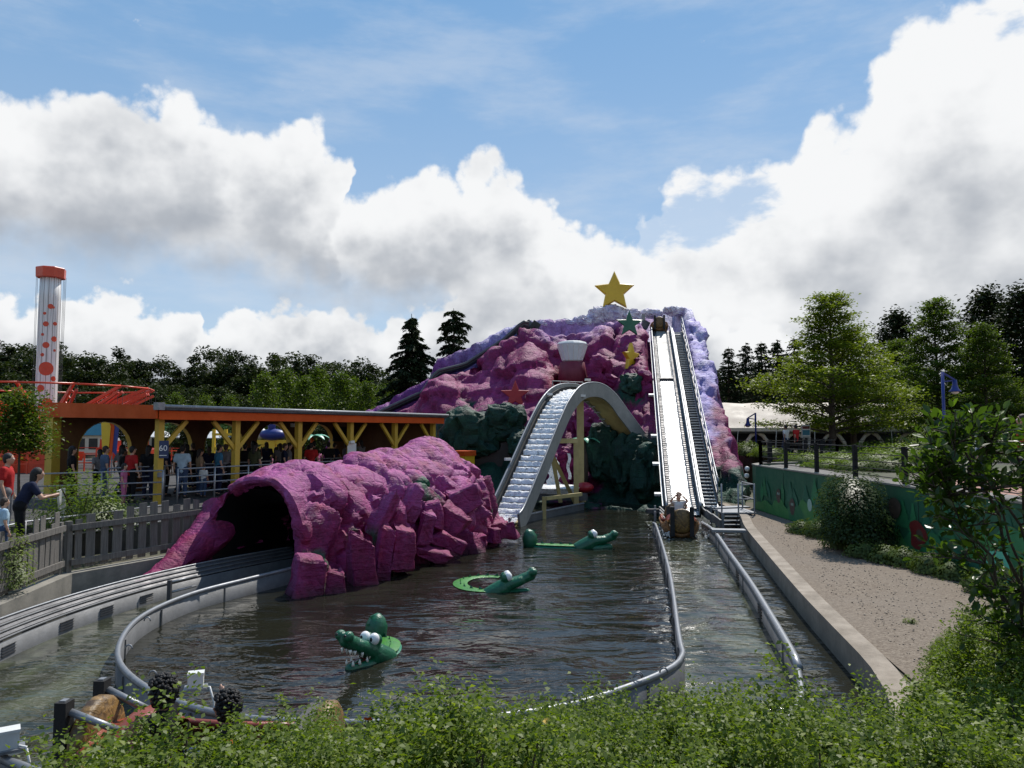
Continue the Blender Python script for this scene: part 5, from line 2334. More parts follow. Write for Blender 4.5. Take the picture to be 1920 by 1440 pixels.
def wall_piece(poly, mat, name):
    """polygon in (s, z) standing at the back line, .16 thick"""
    M = Matrix(((U.x, 0, NB_.x, sh(0, NBK, 0).x), (U.y, 0, NB_.y, sh(0, NBK, 0).y), (0, 1, 0, 0), (0, 0, 0, 1)))
    mb = MB()
    mb.prism(poly, .16, M)
    return mb.build(name, MATS[mat], shed)


edges_ = [-.02]
for c in AC:
    edges_ += [c - HW, c + HW]
edges_.append(SL + 2.4)
for i in range(0, len(edges_), 2):
    a, b = edges_[i], edges_[i + 1]
    wall_piece([(a, 1.2), (b, 1.2), (b, ZT), (a, ZT)], 'brown_wall', 'back_wall')
for c in AC:
    arc = [(c + HW * math.cos(t), SPR + HW * math.sin(t)) for t in np.linspace(math.pi, 0, 13)]
    # two halves, so each stays convex enough
    for h in (arc[:7], arc[6:]):
        for (a0, z0), (a1, z1) in zip(h, h[1:]):
            pass
    mb = MB()
    M = Matrix(((U.x, 0, NB_.x, sh(0, NBK, 0).x), (U.y, 0, NB_.y, sh(0, NBK, 0).y), (0, 1, 0, 0), (0, 0, 0, 1)))
    for (a0, z0), (a1, z1) in zip(arc, arc[1:]):
        mb.prism([(a0, z0), (a1, z1), (a1, ZT - .002), (a0, ZT - .002)], .158, M)
    mb.build('arch_head', MATS['brown_wall'], shed)
    mb = MB()
    full = [(c - HW, 1.2), (c - HW, 2.0)] + arc + [(c + HW, 2.0), (c + HW, 1.2)]
    rows = []
    for a, z in full:
        k = .985
        rows.append([sh(c + (a - c) * k, NBK - .12, z if z < SPR else SPR + (z - SPR) * k), sh(c + (a - c) * k, NBK + .12, z if z < SPR else SPR + (z - SPR) * k)])
    mb.grid(rows)
    mb.build('arch_trim', MATS['yellow_paint'], shed)
sbox(SL + .25, SL + .4, .3, NBK - .1, 1.2, 4.0, 'brown_wall', 'end_wall')
sbox(12.9, 13.9, NBK - .14, NBK - .10, 2.9, 3.6, 'black', 'window')
sbox(5.9, 6.3, .5, .7, 3.55, 3.68, 'white_paint', 'ceiling_lamp')
# drain pipe at the far end
mb = MB()
mb.tube([sh(SL + .35, -.36, 4.0), sh(SL + .35, -.3, 3.6), sh(SL + .25, -.05, 3.4), sh(SL + .25, -.05, 1.2)], .04, 7)
mb.build('drain_pipe', MATS['dark_steel'], shed, True)

# number sign on the first post, white notice on the fourth
def text_mesh(s, size, mat, M, ext=.004):
    cu = bpy.data.curves.new('txt', 'FONT')
    cu.body = s
    cu.size = size
    cu.align_x = 'CENTER'
    cu.align_y = 'CENTER'
    cu.extrude = ext
    cu.resolution_u = 3
    o = bpy.data.objects.new('txt', cu)
    COL.objects.link(o)
    dg = bpy.context.evaluated_depsgraph_get()
    dg.update()
    me = bpy.data.meshes.new_from_object(o.evaluated_get(dg))
    bpy.data.objects.remove(o)
    me.transform(M)
    me.materials.clear()
    me.materials.append(mat)
    return me


worn('sign_blue', (.012, .03, .10), (.01, .022, .08), 4, .4)
sg = thing('number_sign', 'dark blue waiting time sign reading 60 on the first yellow post', 'sign', tuple(sh(.0, -.16, 2.75)))
yaw_s = math.atan2(-.3, .95)
c = sh(.02, -.17, 2.85)
Ms = Matrix.Translation(c) @ Matrix.Rotation(.28, 4, 'Z')
mb = MB()
mb.box(c, (.30, .03, .52), Matrix.Rotation(.28, 3, 'Z'))
mb.build('panel', MATS['sign_blue'], sg)
me = text_mesh('60', .24, MATS['white_paint'], Ms @ Matrix.Translation((0, -.022, .03)) @ Matrix.Rotation(rad(90), 4, 'X'))
for v in me.vertices:
    v.co -= sg.location
link('numerals', me, sg)
mb = MB()
for k in range(1):
    mb.box(c + Matrix.Rotation(.28, 3, 'Z') @ Vector((0, -.02, -.18)), (.2, .01, .02), Matrix.Rotation(.28, 3, 'Z'))
mb.build('caption_line', MATS['white_paint'], sg)
mb = MB()
mb.box(sh(8.35, -.14, 2.55), (.34, .03, .72), Matrix.Rotation(.2, 3, 'Z'))
mb.tube([sh(8.35, -.14, 2.9), sh(8.35, -.12, 3.0)], .12, 8)
single('notice', mb, MATS['white_paint'], 'pale notice board hanging on the fourth yellow post', 'notice')

mb = MB()
kk = at_d(866, 866, 36.5)
kb = thing('kiosk', 'small yellow kiosk with orange top beside the far end of the shed', 'kiosk', (kk.x, kk.y, 1.0))
mb.box(kk + Vector((0, 0, -.35)), (.9, .9, 1.3), RU)
mb.build('body', MATS['star_yellow'], kb)
mb = MB()
mb.box(kk + Vector((0, 0, .42)), (1.0, 1.0, .24), RU)
mb.build('top', MATS['orange_paint'], kb)

# ------------------------------------------------------------------ queue railings
def railing(label, pts, z0, heights, post_step=1.3, r=.024):
    t = thing('railing', label, 'railing', tuple(Vector((pts[0][0], pts[0][1], z0))))
    P = [Vector((x, y, z0)) for x, y in pts]
    for h in heights:
        mb = MB()
        mb.tube([p + Vector((0, 0, h)) for p in P], r, 6)
        mb.build('bar', MATS['galvanised'], t, True)
    for a, b in zip(P, P[1:]):
        n = max(1, round((b - a).length / post_step))
        for k in range(n + 1):
            q = a.lerp(b, k / n)
            mb = MB()
            mb.tube([q, q + Vector((0, 0, max(heights) + .01))], r * 1.15, 6)
            mb.build('post', MATS['galvanised'], t, True)
    return t


g = lambda s, n: (sh(s, n, 0).x, sh(s, n, 0).y)
railing('grey tube railing along the front of the queue shed behind the first post', [g(.3, -.5), g(8.2, -.5)], 1.2, (.35, .62, .82, 1.06))
railing('inner grey tube railing between the queue lanes under the shed roof', [g(-.5, 1.7), g(13, 1.7)], 1.2, (.4, .75, 1.06), 2.0)
railing('short grey railing from the first post towards the round leafy shrub', [(-12.9, 20.3), g(-.2, -.5)], 1.2, (.35, .70, 1.04), 1.4)
railing('grey tube railing at the left edge beside the waiting family', [(-12.6, 12.6), (-11.9, 17.2)], 1.0, (.28, .70, 1.10), 2.2)
railing('low grey tube railing close behind the left end of the picket fence', [(-9.75, 10.5), (-10.2, 15.8), (-8.9, 19.4)], .55, (.55, .95), 2.6)
mb = MB()
a = at_d(119, 950, 17.2)
mb.tube([a + Vector((0, 0, -.55)), a + Vector((0, 0, .42))], .03, 6)
mb.box(a + Vector((-.03, -.04, .15)), (.05, .22, .5), Matrix.Rotation(.2, 3, 'X'))
single('gate_flap', mb, MATS['white_paint'], 'narrow white panel on a post behind the corner of the picket fence', 'panel')
mb = MB()
mb.box(sh(-.05, -.2, 2.1), (.18, .1, .14), RU)
single('switch_box', mb, MATS['galvanised'], 'small grey switch box low on the first yellow post', 'switch box')

# ------------------------------------------------------------------ queue
QG = 'people queueing under the shed roof'
for px, s, n, label, pose, kw in [
        (0, -1.1, 2.6, 'woman with long dark hair in black standing in the first arch of the shed', 'stand', dict(shirt='black', trousers='black', hair='black', style='long')),
        (0, -.7, .6, 'child in a pink shirt beside the shed railing left of the first post', 'stand', dict(shirt='pink', trousers='pink', hair='black', style='long', scale=.72)),
        (0, -.3, 2.2, 'person in a plaid shirt left of the first yellow post in the queue', 'stand', dict(shirt='plaid', trousers='denim', hair='brown')),
        (0, .0, 1.3, 'person in a dark red shirt right behind the first yellow post', 'stand', dict(shirt='red', trousers='black', hair='black')),
        (0, .9, 1.8, 'person in black just right of the first yellow post in the queue', 'stand', dict(shirt='black', trousers='navy', hair='black', style='long')),
        (0, 1.7, 1.2, 'man in a pale grey-white shirt near the queue railing', 'stand', dict(shirt='lightblue', trousers='denim', hair='black')),
        (0, 2.0, 2.4, 'person in navy behind the man in the pale shirt', 'stand', dict(shirt='navy', trousers='black', hair='brown')),
        (0, 2.3, .9, 'small child in white between the pale and the blue shirts in the queue', 'stand', dict(shirt='white', trousers='denim', hair='brown', scale=.62)),
        (0, 2.6, 1.5, 'person in tan left of the man in the blue T-shirt', 'stand', dict(shirt='tan', trousers='denim', hair='black', style='long', scale=.92)),
        (0, 3.05, 1.1, 'man in a blue T-shirt left of the second yellow post', 'stand', dict(shirt='blue', trousers='navy', hair='black')),
        (0, 3.9, 1.8, 'person in grey right of the second yellow post', 'stand', dict(shirt='grey', trousers='black', hair='brown')),
        (0, 4.6, 1.1, 'person in olive in the queue before the third arch', 'stand', dict(shirt='olive', trousers='black', hair='black', style='long')),
        (0, 5.1, 2.2, 'person in black left of the third yellow post', 'stand', dict(shirt='black', trousers='black', hair='black')),
        (0, 6.3, 1.4, 'person in navy right of the third yellow post', 'stand', dict(shirt='navy', trousers='black', hair='brown')),
        (0, 7.0, 1.9, 'person in grey before the fourth arch', 'stand', dict(shirt='grey', trousers='navy', hair='black', style='long')),
        (0, 7.5, 1.2, 'person in dark red before the fourth arch', 'stand', dict(shirt='red', trousers='black', hair='black')),
        (0, 9.3, 2.0, 'person in black seen against the pink slope in the fifth arch', 'walk', dict(shirt='black', trousers='black', hair='black')),
        (0, 10.2, 1.4, 'person in olive deep in the queue past the fifth arch', 'stand', dict(shirt='olive', trousers='black', hair='brown'))]:
    p = sh(s, n, 1.2)
    person(label, tuple(p), math.atan2(-U.x, U.y) + (hash01(s, n, 3) - .5) * 1.6, pose, int(hash01(s, 2, n) * 2.2), group=QG, vox=.03, **kw)
rnd = random.Random(61)
for k in range(22):
    s_, n_ = .3 + 12.2 * (k + rnd.random() * .6) / 22, rnd.uniform(2.6, 4.6)
    person('person in dark clothes deep in the shade at the back of the queue', tuple(sh(s_, n_, 1.2)), rnd.uniform(-1.2, 1.2), rnd.choice(('stand', 'stand', 'walk', 'arm')), rnd.randrange(3), shirt=rnd.choice(('black', 'navy', 'grey', 'olive')),
           trousers=rnd.choice(('black', 'navy')), hair=rnd.choice(('black', 'black', 'brown')), style=rnd.choice(('short', 'long')), scale=rnd.uniform(.85, 1.04), group='back of the queue', vox=.03)
for px, py, d, label, pose, kw in [(40, 878, 14.6, 'person in navy leaning on the railing at the left edge', 'lean', dict(shirt='navy', trousers='black', hair='black', style='long')),
                                   (14, 868, 15.6, 'person in a red top behind the leaning person in navy', 'stand', dict(shirt='red', trousers='grey', hair='black')),
                                   (8, 922, 13.4, 'child in a light blue shirt at the railing on the left edge', 'stand', dict(shirt='lightblue', trousers='denim', hair='brown', scale=.7))]:
    p = at_d(px, py, d)
    h = 1.62 * kw.get('scale', 1.0)
    person(label, (p.x, p.y, 1.0 if d < 15 else 1.2), face_to(p, (-6, 17, 0)), pose, 0, vox=.026, **kw)

# ------------------------------------------------------------------ swing ride
RC = at_d(84, 808, 46)
RC.z = 1.2
ride = thing('swing_tower', 'white spotted ride tower with red cap and red truss arms', 'ride', tuple(RC))


def column_nodes(T, b):
    P = opos(T)
    sp = T.node('ShaderNodeSeparateXYZ')
    T.l.new(P, sp.inputs[0])
    a = T.m('ARCTAN2', sp.outputs[1], sp.outputs[0])
    seam = T.m('LESS_THAN', T.m('ABSOLUTE', T.m('SUBTRACT', T.m('FRACT', T.m('MULTIPLY', a, 2.2)), .5)), .07)
    st = T.noise(T.vm('MULTIPLY', P, (6, 6, .25)), 2, 5, .6)
    c = T.mix(T.sm(st, .4, .7), (.80, .79, .77), (.52, .50, .48))
    T.l.new(T.mix(seam, c, (.22, .20, .19)), b.inputs['Base Color'])
    b.inputs['Roughness'].default_value = .5


principled('ride_column', column_nodes)
CH, CR = 13.0, .60
mb = MB()
mb.lathe([(CR + .02, 1.6)] + [(CR - .0 * k, 1.6 + k) for k in range(1, 11)] + [(CR - .03, CH)], 28, Matrix.Translation((RC.x, RC.y, 0)))
mb.build('column', MATS['ride_column'], ride, True)
mb = MB()
mb.lathe([(.55, CH - .15), (.82, CH - .1), (.84, CH + .48), (.80, CH + .52), (.1, CH + .56)], 8, Matrix.Translation((RC.x, RC.y, 0)))
mb.build('cap', MATS['ride_red'], ride)
toc = math.atan2(-RC.y, -RC.x)
for a, z, r in [(.08, 11.05, .155), (-.42, 10.6, .09), (-.28, 9.95, .16), (.55, 10.0, .12), (-.55, 9.3, .09), (.52, 9.05, .17), (-.20, 8.65, .19), (.60, 8.35, .08), (-.5, 8.05, .11), (-.12, 7.2, .42),
                (-.55, 6.0, .22), (.1, 5.1, .30), (-.5, 4.85, .15), (.6, 6.6, .16), (.35, 11.0, .07), (-.05, 4.1, .25)]:
    mb = MB()
    vs = [(0, 0)] + [(r * math.cos(t), r * math.sin(t)) for t in np.linspace(0, 2 * math.pi, 16, endpoint=False)]
    pts = [Vector((RC.x + (CR + .012) * math.cos(toc + a + x / CR), RC.y + (CR + .012) * math.sin(toc + a + x / CR), z + y)) for x, y in vs]
    mid = [(p + pts[0]) / 2 for p in pts[1:]]
    mid = [Vector((RC.x, RC.y, m.z)) + Vector((m.x - RC.x, m.y - RC.y, 0)).normalized() * (CR + .012) for m in mid]
    mb.add(pts + mid, [(0, 17 + k, 17 + (k + 1) % 16) for k in range(16)] + [(17 + k, 1 + k, 1 + (k + 1) % 16, 17 + (k + 1) % 16) for k in range(16)])
    mb.build('painted_spot', MATS['ride_red'], ride)
mb = MB()
mb.lathe([(1.1, 1.3), (1.5, 2.2), (1.0, 3.4), (.75, 3.9), (.66, 4.6)], 16, Matrix.Translation((RC.x, RC.y, 0)))
mb.build('hub', MATS['ride_red'], ride, True)
NA2 = 14
tips = []
for k in range(NA2):
    a = 2 * math.pi * k / NA2 + .1
    dr = Vector((math.cos(a), math.sin(a), 0))
    tip = Vector((RC.x, RC.y, 6.05)) + dr * 6.0
    tips.append(tip)
    mb = MB()
    sd = Vector((-dr.y, dr.x, 0))
    lo = Vector((RC.x, RC.y, 2.9)) + dr * .9
    hi_ = Vector((RC.x, RC.y, 3.9)) + dr * .8
    for s in (-1, 1):
        mb.beam(lo + sd * s * .22, tip + sd * s * .16 - Vector((0, 0, .35)), .13, .16)
    mb.beam(hi_, tip, .13, .17)
    for j in range(1, 8):
        t = j / 8
        m = hi_.lerp(tip, t)
        for s in (-1, 1):
            n_ = lo.lerp(tip - Vector((0, 0, .35)), t + .06) + sd * s * .19
            mb.beam(m, n_, .04, .04)
    mb.build('truss_arm', MATS['ride_red'], ride)
for k in range(NA2):
    mb = MB()
    mb.tube([tips[k], tips[(k + 1) % NA2]], .06, 6)
    mb.build('ring_bar', MATS['ride_red'], ride, True)
for k in range(0, NA2):
    for s in (-.14, .14):
        mb = MB()
        p = tips[k] + Vector((s, 0, 0))
        mb.tube([p, p - Vector((0, 0, 3.0))], .012, 4)
        mb.build('cable', MATS['dark_steel'], ride)
for s in (-.72, -.66, .66, .72, .78):
    mb = MB()
    sd = Vector((-math.sin(toc), math.cos(toc), 0))
    mb.tube([Vector((RC.x, RC.y, CH)) + sd * s * 1.05, Vector((RC.x, RC.y, 4.0)) + sd * s], .012, 4)
    mb.build('cable', MATS['dark_steel'], ride)
# gondolas hanging from the arms
gon = MB()
gon.box((0, 0, .25), (.95, .8, .5), top=1.15)
gm1 = gon.mesh('tub', MATS['ride_red'])
gb = MB()
gb.box((0, .3, .75), (.85, .16, .7), top=.9)
gm2 = gb.mesh('seat_back', MATS['ride_red'])
gt = MB()
gt.box((0, .3, 1.16), (.6, .2, .16), top=.8)
gm3 = gt.mesh('headrest', MATS['white_paint'])
for k in range(NA2):
    p = Vector((tips[k].x, tips[k].y, 1.75))
    a = 2 * math.pi * k / NA2 + .1 + math.pi / 2
    o = thing('gondola', 'red ride seat with white headrest hanging from the swing arms', 'ride seat', tuple(p), 'seats of the red swing ride')
    o.rotation_euler = (0, 0, a)
    for n, m in (('tub', gm1), ('seat_back', gm2), ('headrest', gm3)):
        link(n, m, o)
# red platform drums round the ride
for k, (px, d, r) in enumerate([(92, 40.5, 1.35), (22, 40, 1.2)]):
    c = at_d(px, 850, d)
    c.z = 1.2
    t = thing('ride_drum', ['red drum with a pale cone roof right of the small tree', 'red drum with a cone roof at the left edge'][k], 'ride drum', tuple(c))
    mb = MB()
    mb.lathe([(r, 0), (r, 1.25), (r * .96, 1.3)], 12, Matrix.Translation(c))
    mb.build('drum', MATS['ride_red'], t)
    mb = MB()
    mb.lathe([(r * 1.04, 1.3), (r * .45, 2.15), (.1, 2.3)], 12, Matrix.Translation(c))
    mb.build('cone_roof', principled('cone_paint', None, Base_Color=(.62, .16, .09, 1), Roughness=.3), t)
    for j in range(9):
        a = 2 * math.pi * j / 9
        mb = MB()
        mb.ell(c + Vector((r * math.cos(a), r * math.sin(a), .75)), (.09, .09, .09), nu=8, nv=6)
        mb.build('lamp', MATS['star_yellow'], t)
mb = MB()
RA = Vector((RC.x, RC.y, 1.2))
for k in range(40):
    a, b = 2 * math.pi * k / 40, 2 * math.pi * (k + 1) / 40
    p, q_ = RA + Vector((8.2 * math.cos(a), 8.2 * math.sin(a), 0)), RA + Vector((8.2 * math.cos(b), 8.2 * math.sin(b), 0))
    for z in (.5, 1.0):
        mb.beam(p + Vector((0, 0, z)), q_ + Vector((0, 0, z)), .04, .05)
    mb.beam(p, p + Vector((0, 0, 1.02)), .06, .06)
single('ride_fence', mb, MATS['ride_red'], 'low red fence ringing the swing ride behind the shed', 'fence')

# things seen through the arches
def parasol(px, py, d, label):
    c = at_d(px, py, d)
    t = thing('parasol', label, 'parasol', (c.x, c.y, 1.2), 'white parasols behind the shed')
    mb = MB()
    mb.lathe([(1.6, -.05), (1.55, 0), (.8, .38), (.05, .62)], 8, Matrix.Translation(c))
    mb.build('canopy', MATS['white_paint'], t)
    mb = MB()
    mb.tube([Vector((c.x, c.y, 1.2)), c + Vector((0, 0, .6))], .04, 6)
    mb.build('pole', MATS['galvanised'], t)


parasol(292, 818, 60, 'white parasol seen through the second arch')
parasol(350, 820, 62, 'white parasol between the second and third arch')
parasol(405, 820, 64, 'white parasol seen through the third arch')
parasol(235, 816, 66, 'white parasol behind the red seats in the first arch')
worn('cafe_green', (.16, .34, .10), (.12, .27, .08), .6, .6)
worn('cafe_blue', (.05, .22, .30), (.04, .17, .24), .6, .6)
for nm, px0, px1, d, zt, mat, lab in (('cafe', 262, 345, 74, 4.6, 'cafe_green', 'pale green low building behind the second arch'), ('cafe', 365, 450, 76, 4.8, 'cafe_green', 'pale green low building behind the third arch'),
                                      ('stall', 140, 235, 70, 4.1, 'cafe_blue', 'blue-green stall roof behind the red seats')):
    a, b = at_d(px0, 808, d), at_d(px1, 808, d)
    t = thing(nm, lab, 'building', ((a.x + b.x) / 2, d, 1.2))
    mb = MB()
    mb.box(((a.x + b.x) / 2, d + 2, 2.1), (b.x - a.x, 4, 1.9))
    mb.build('wall', MATS['canvas'], t)
    mb = MB()
    mb.box(((a.x + b.x) / 2, d + 2, 3.0 + (zt - 3) / 2), (b.x - a.x + .6, 4.6, zt - 3), top=.8)
    mb.build('roof', MATS[mat], t)
    for k in range(4):
        x = a.x + (b.x - a.x) * (k + .5) / 4
        mb = MB()
        mb.box((x, d - .02, 2.2), (.8, .06, 1.0))
        mb.build('window', MATS['black'], t)
t = thing('flag_banner', 'orange, yellow and blue feather flag seen in the first arch', 'flag', tuple(at_d(205, 860, 36)))
c = at_d(205, 812, 36)
for k, (m, off) in enumerate((('star_yellow', -.16), ('orange_paint', .0), ('blue_paint', .2))):
    mb = MB()
    mb.prism([(off - .14, -1.0 + k * .1), (off + .14, -1.1), (off + .22, .3), (off - .02 + .1 * k, .95 - .25 * k), (off - .25, .5)], .02, Matrix.Translation(c + Vector((0, .03 * k, 0))) @ Matrix.Rotation(rad(90), 4, 'X'))
    mb.build('cloth_strip', MATS[m], t)
mb = MB()
mb.tube([Vector((c.x + .1, c.y + .1, 1.2)), c + Vector((.1, .1, .95))], .03, 6)
mb.build('pole', MATS['galvanised'], t)
t = thing('flying_ride', 'blue and white flying ride with yellow beams behind the fourth arch', 'ride', (at_d(512, 850, 50).x, 50, 1.2))
c = at_d(512, 815, 50)
mb = MB()
mb.ell(c, (.9, .6, .4))
mb.ell(c + Vector((-.1, 0, .6)), (.25, .25, .55))
mb.build('car', MATS['blue_paint'], t, True)
mb = MB()
mb.ell(c + Vector((-1.0, .2, .1)), (.5, .4, .4))
mb.ell(c + Vector((1.0, .2, .2)), (.4, .3, .3))
mb.build('side_car', MATS['white_paint'], t, True)
mb = MB()
mb.beam(c + Vector((-1.4, 0, -.5)), c + Vector((1.4, 0, -.5)), .3, .3)
mb.beam(Vector((c.x, c.y, 1.2)), c + Vector((0, 0, -.4)), .4, .4, (0, 1, 0))
mb.beam(c + Vector((-1.5, 0, -1.3)), c + Vector((0, 0, -.3)), .15, .15)
mb.beam(c + Vector((1.6, 0, -.3)), c + Vector((.4, 0, -1.2)), .15, .15)
mb.build('beam', MATS['star_yellow'], t)
t = thing('play_tower', 'yellow play frame seen in the third arch', 'play frame', (at_d(420, 850, 44).x, 44, 1.2))
c = at_d(420, 830, 44)
for dx in (-.6, .1, .7):
    mb = MB()
    mb.beam(Vector((c.x + dx, c.y, 1.2)), Vector((c.x + dx, c.y, 3.5)), .16, .16, (0, 1, 0))
    mb.build('upright', MATS['star_yellow'], t)
for z in (2.4, 3.2):
    mb = MB()
    mb.beam(Vector((c.x - .7, c.y, z)), Vector((c.x + .8, c.y, z)), .12, .14)
    mb.build('cross_bar', MATS['star_yellow'], t)


def toy_palm(px, py, d, z0, label, s=1.0, trunk='orange_paint'):
    c = at_d(px, py, d)
    t = thing('toy_palm', label, 'palm', (c.x, c.y, z0))
    mb = MB()
    mb.tube([Vector((c.x, c.y, z0)), Vector((c.x + .1 * s, c.y, (z0 + c.z) / 2)), c], [.16 * s, .13 * s, .1 * s], 8)
    mb.build('trunk', MATS[trunk], t, True)
    for k in range(7):
        a = 2 * math.pi * k / 7 + .3
        dr = Vector((math.cos(a), math.sin(a), 0))
        sd = Vector((-dr.y, dr.x, 0))
        rows = []
        for j in range(7):
            q = j / 6
            p = c + dr * (1.0 * s * q) + Vector((0, 0, s * (.28 * math.sin(q * 2.2) - .32 * q * q)))
            w = s * .2 * math.sin(math.pi * min(1, .12 + q * .86))
            rows.append([p - sd * w - Vector((0, 0, .05 * s)), p, p + sd * w - Vector((0, 0, .05 * s))])
        mb = MB()
        mb.grid(rows)
        mb.build('frond', principled('palm_green', None, Base_Color=(.10, .36, .22, 1), Roughness=.4), t, True)


toy_palm(585, 820, 40, 1.2, 'green artificial palm seen through the fifth arch', 1.0)
toy_palm(1096, 826, 36.8, .5, 'pale green artificial palm under the hump slide', .85, 'bark')

q1, q2 = on_z(318, 1092, .42), on_z(368, 1080, .42)
t = thing('bracket_rail', 'short double steel rail on a post just left of the tunnel mouth', 'rail', (q1.x, q1.y, 0))
for z in (.42, .22):
    mb = MB()
    mb.tube([Vector((q1.x, q1.y, z)), Vector((q2.x, q2.y, z))], .025, 6)
    mb.build('bar', MATS['galvanised'], t, True)
mb = MB()
mb.beam((q1.x, q1.y, -.3), (q1.x, q1.y, .46), .07, .07, (0, 1, 0))
mb.build('post', MATS['dark_steel'], t)

# ------------------------------------------------------------------ painted wall on the right
worn('mural_green', (.012, .105, .048), (.008, .08, .04), 1.2, .6)
G_ = [worn('mural_leaf%d' % i, c, tuple(x * .8 for x in c), 2, .6) for i, c in enumerate([(.016, .15, .055), (.022, .19, .07), (.012, .12, .065), (.035, .20, .05), (.03, .21, .13)])]
worn('mural_dark', (.012, .045, .03), (.01, .035, .02), 2, .6)
worn('mural_brown', (.07, .05, .035), (.05, .035, .025), 2, .6)
worn('mural_pale', (.30, .48, .40), (.25, .40, .34), 2, .6)
worn('mural_turq', (.12, .52, .34), (.10, .44, .3), 2, .6)
WX = 9.5
wall = thing('mural_wall', 'green painted wall with jungle plants and animals beside the gravel', 'wall', (WX, 20, .36))
mb = MB()
ribbon(mb, [Vector((WX + .1, 6.0, 0)), Vector((WX + .1, 29.2, 0)), Vector((WX + .25, 30.1, 0)), Vector((WX + .7, 30.8, 0)), Vector((WX + 1.6, 31.4, 0)), Vector((WX + 3.2, 32.4, 0))], .2, 2.04, .2)
mb.build('wall_face', MATS['mural_green'], wall)
mb = MB()
ribbon(mb, [Vector((WX + .1, 6.0, 0)), Vector((WX + .1, 29.2, 0)), Vector((WX + .25, 30.1, 0)), Vector((WX + .7, 30.8, 0)), Vector((WX + 1.6, 31.4, 0)), Vector((WX + 3.2, 32.4, 0))], 2.043, 2.09, .26)
mb.build('coping', MATS['concrete'], wall)
for k in range(1, 8):
    mb = MB()
    mb.box((WX - .004, 6 + k * 2.9, 1.1), (.012, .02, 1.7))
    mb.build('panel_seam', MATS['mural_dark'], wall)


NMUR = [0]


def mural(poly, mat, layer, name='painted_leaf', lab=None):
    """flat painted shape on the wall; poly in (distance along wall, height)"""
    NMUR[0] += 1
    M = Matrix(((0, 0, 1, WX - .002 - .0008 * NMUR[0]), (1, 0, 0, 0), (0, 1, 0, 0), (0, 0, 0, 1)))
    mb = MB()
    mb.prism(poly, .0005, M)
    return mb.build(name, MATS[mat], wall, label=lab)


rnd = random.Random(21)
y = 8.0
while y < 29:       # tall leaves and fir-like crowns behind
    h = rnd.uniform(.5, .9)
    b = rnd.uniform(.85, 1.1)
    w = rnd.uniform(.25, .55)
    if rnd.random() < .5:
        poly = []
        for k in range(5):
            poly += [(y - w * (1 - k / 5), b + h * k / 5), (y - w * (1 - k / 5) * .55, b + h * (k + .9) / 5)]
        poly += [(y, min(2.0, b + h))]
        poly += [(2 * y - a, z) for a, z in reversed(poly[:-1])]
    else:
        q = rnd.uniform(-.5, .5)
        poly = [(y + q * t - .16 * math.sin(math.pi * t), b - .2 + h * t) for t in np.linspace(0, 1, 7)] + [(y + q * t + .16 * math.sin(math.pi * t), b - .2 + h * t) for t in np.linspace(.88, .1, 6)]
    mural(poly, 'mural_leaf%d' % rnd.choice((0, 1, 2)), 1, 'painted_leaf')
    y += rnd.uniform(.35, .8)

y = 7.5
while y < 29:       # bushes along the bottom
    w, h = rnd.uniform(.7, 1.5), rnd.uniform(.4, .95)
    n = 15
    poly = [(y - w, .38)] + [(y + w * math.cos(t) * (1 + .06 * math.sin(5 * t)), .38 + h * math.sin(t) * (1 + .10 * math.sin(7 * t + y))) for t in np.linspace(math.pi, 0, n)] + [(y + w, .38)]
    mural(poly, 'mural_leaf%d' % rnd.choice((0, 2, 3)), 2, 'painted_bush')
    y += rnd.uniform(.8, 1.5)

def blob(y, z, a, b, mat, layer, name, wob=.08):
    mural([(y + a * math.cos(t) * (1 + wob * math.sin(3 * t + y)), z + b * math.sin(t)) for t in np.linspace(0, 2 * math.pi, 14, endpoint=False)], mat, layer, name)


for y, z, s in ((26.7, 1.1, 1.0), (25.4, .85, 1.1)):
    blob(y, z, .22 * s, .26 * s, 'mural_brown', 3, 'painted_animal')
    for e in (-1, 1):
        blob(y + e * .07, z + .08, .035, .05, 'mural_pale', 4, 'painted_eye')
blob(23.9, 1.05, .18, .20, 'mural_pale', 4, 'painted_bud', .02)
blob(17.6, .98, .36, .34, 'croc_mouth', 4, 'painted_flower', .3)
blob(17.5, .98, .15, .14, 'mural_brown', 5, 'painted_flower_heart')
blob(18.6, 1.5, .3, .26, 'mural_brown', 3, 'painted_fruit')
for y, z in ((22.5, .62), (22.0, .5), (21.6, .64)):
    blob(y, z, .17, .15, 'mural_leaf4', 4, 'painted_frond')
mural([(13.9, .9), (14.9, 1.2), (14.5, 1.6), (13.6, 1.5)], 'mural_leaf1', 3)
mural([(14.3, .42), (15.15, .5), (15.0, 1.02), (14.4, 1.12)], 'mural_turq', 5, 'painted_pool')

# white ball lamps at the end of the wall
for px, py in ((1401, 879), (1400, 892)):
    mb = MB()
    mb.ell(at_d(px, py, 30.0), (.10, .08, .10))
    single('wall_lamp', mb, MATS['white_paint'], ['upper', 'lower'][py > 885] + ' round white lamp on the end of the painted wall', 'lamp', smooth=True)

# black post-and-wire fences on the terrace
def wire_fence(label, pts, z0, h, step, wires=5):
    t = thing('wire_fence', label, 'fence', (pts[0][0], pts[0][1], z0))
    P = [Vector((x, y, z0)) for x, y in pts]
    for a, b in zip(P, P[1:]):
        n = max(1, round((b - a).length / step))
        for k in range(n + 1):
            q = a.lerp(b, k / n)
            mb = MB()
            mb.box(q + Vector((0, 0, h / 2)), (.11, .11, h))
            mb.build('fence_post', MATS['black_metal'], t)
    for w in range(wires):
        z = h * (.12 + .84 * w / (wires - 1))
        mb = MB()
        mb.tube([p + Vector((0, 0, z)) for p in P], .012, 4)
        mb.build('wire', MATS['black_metal'], t)
    return t


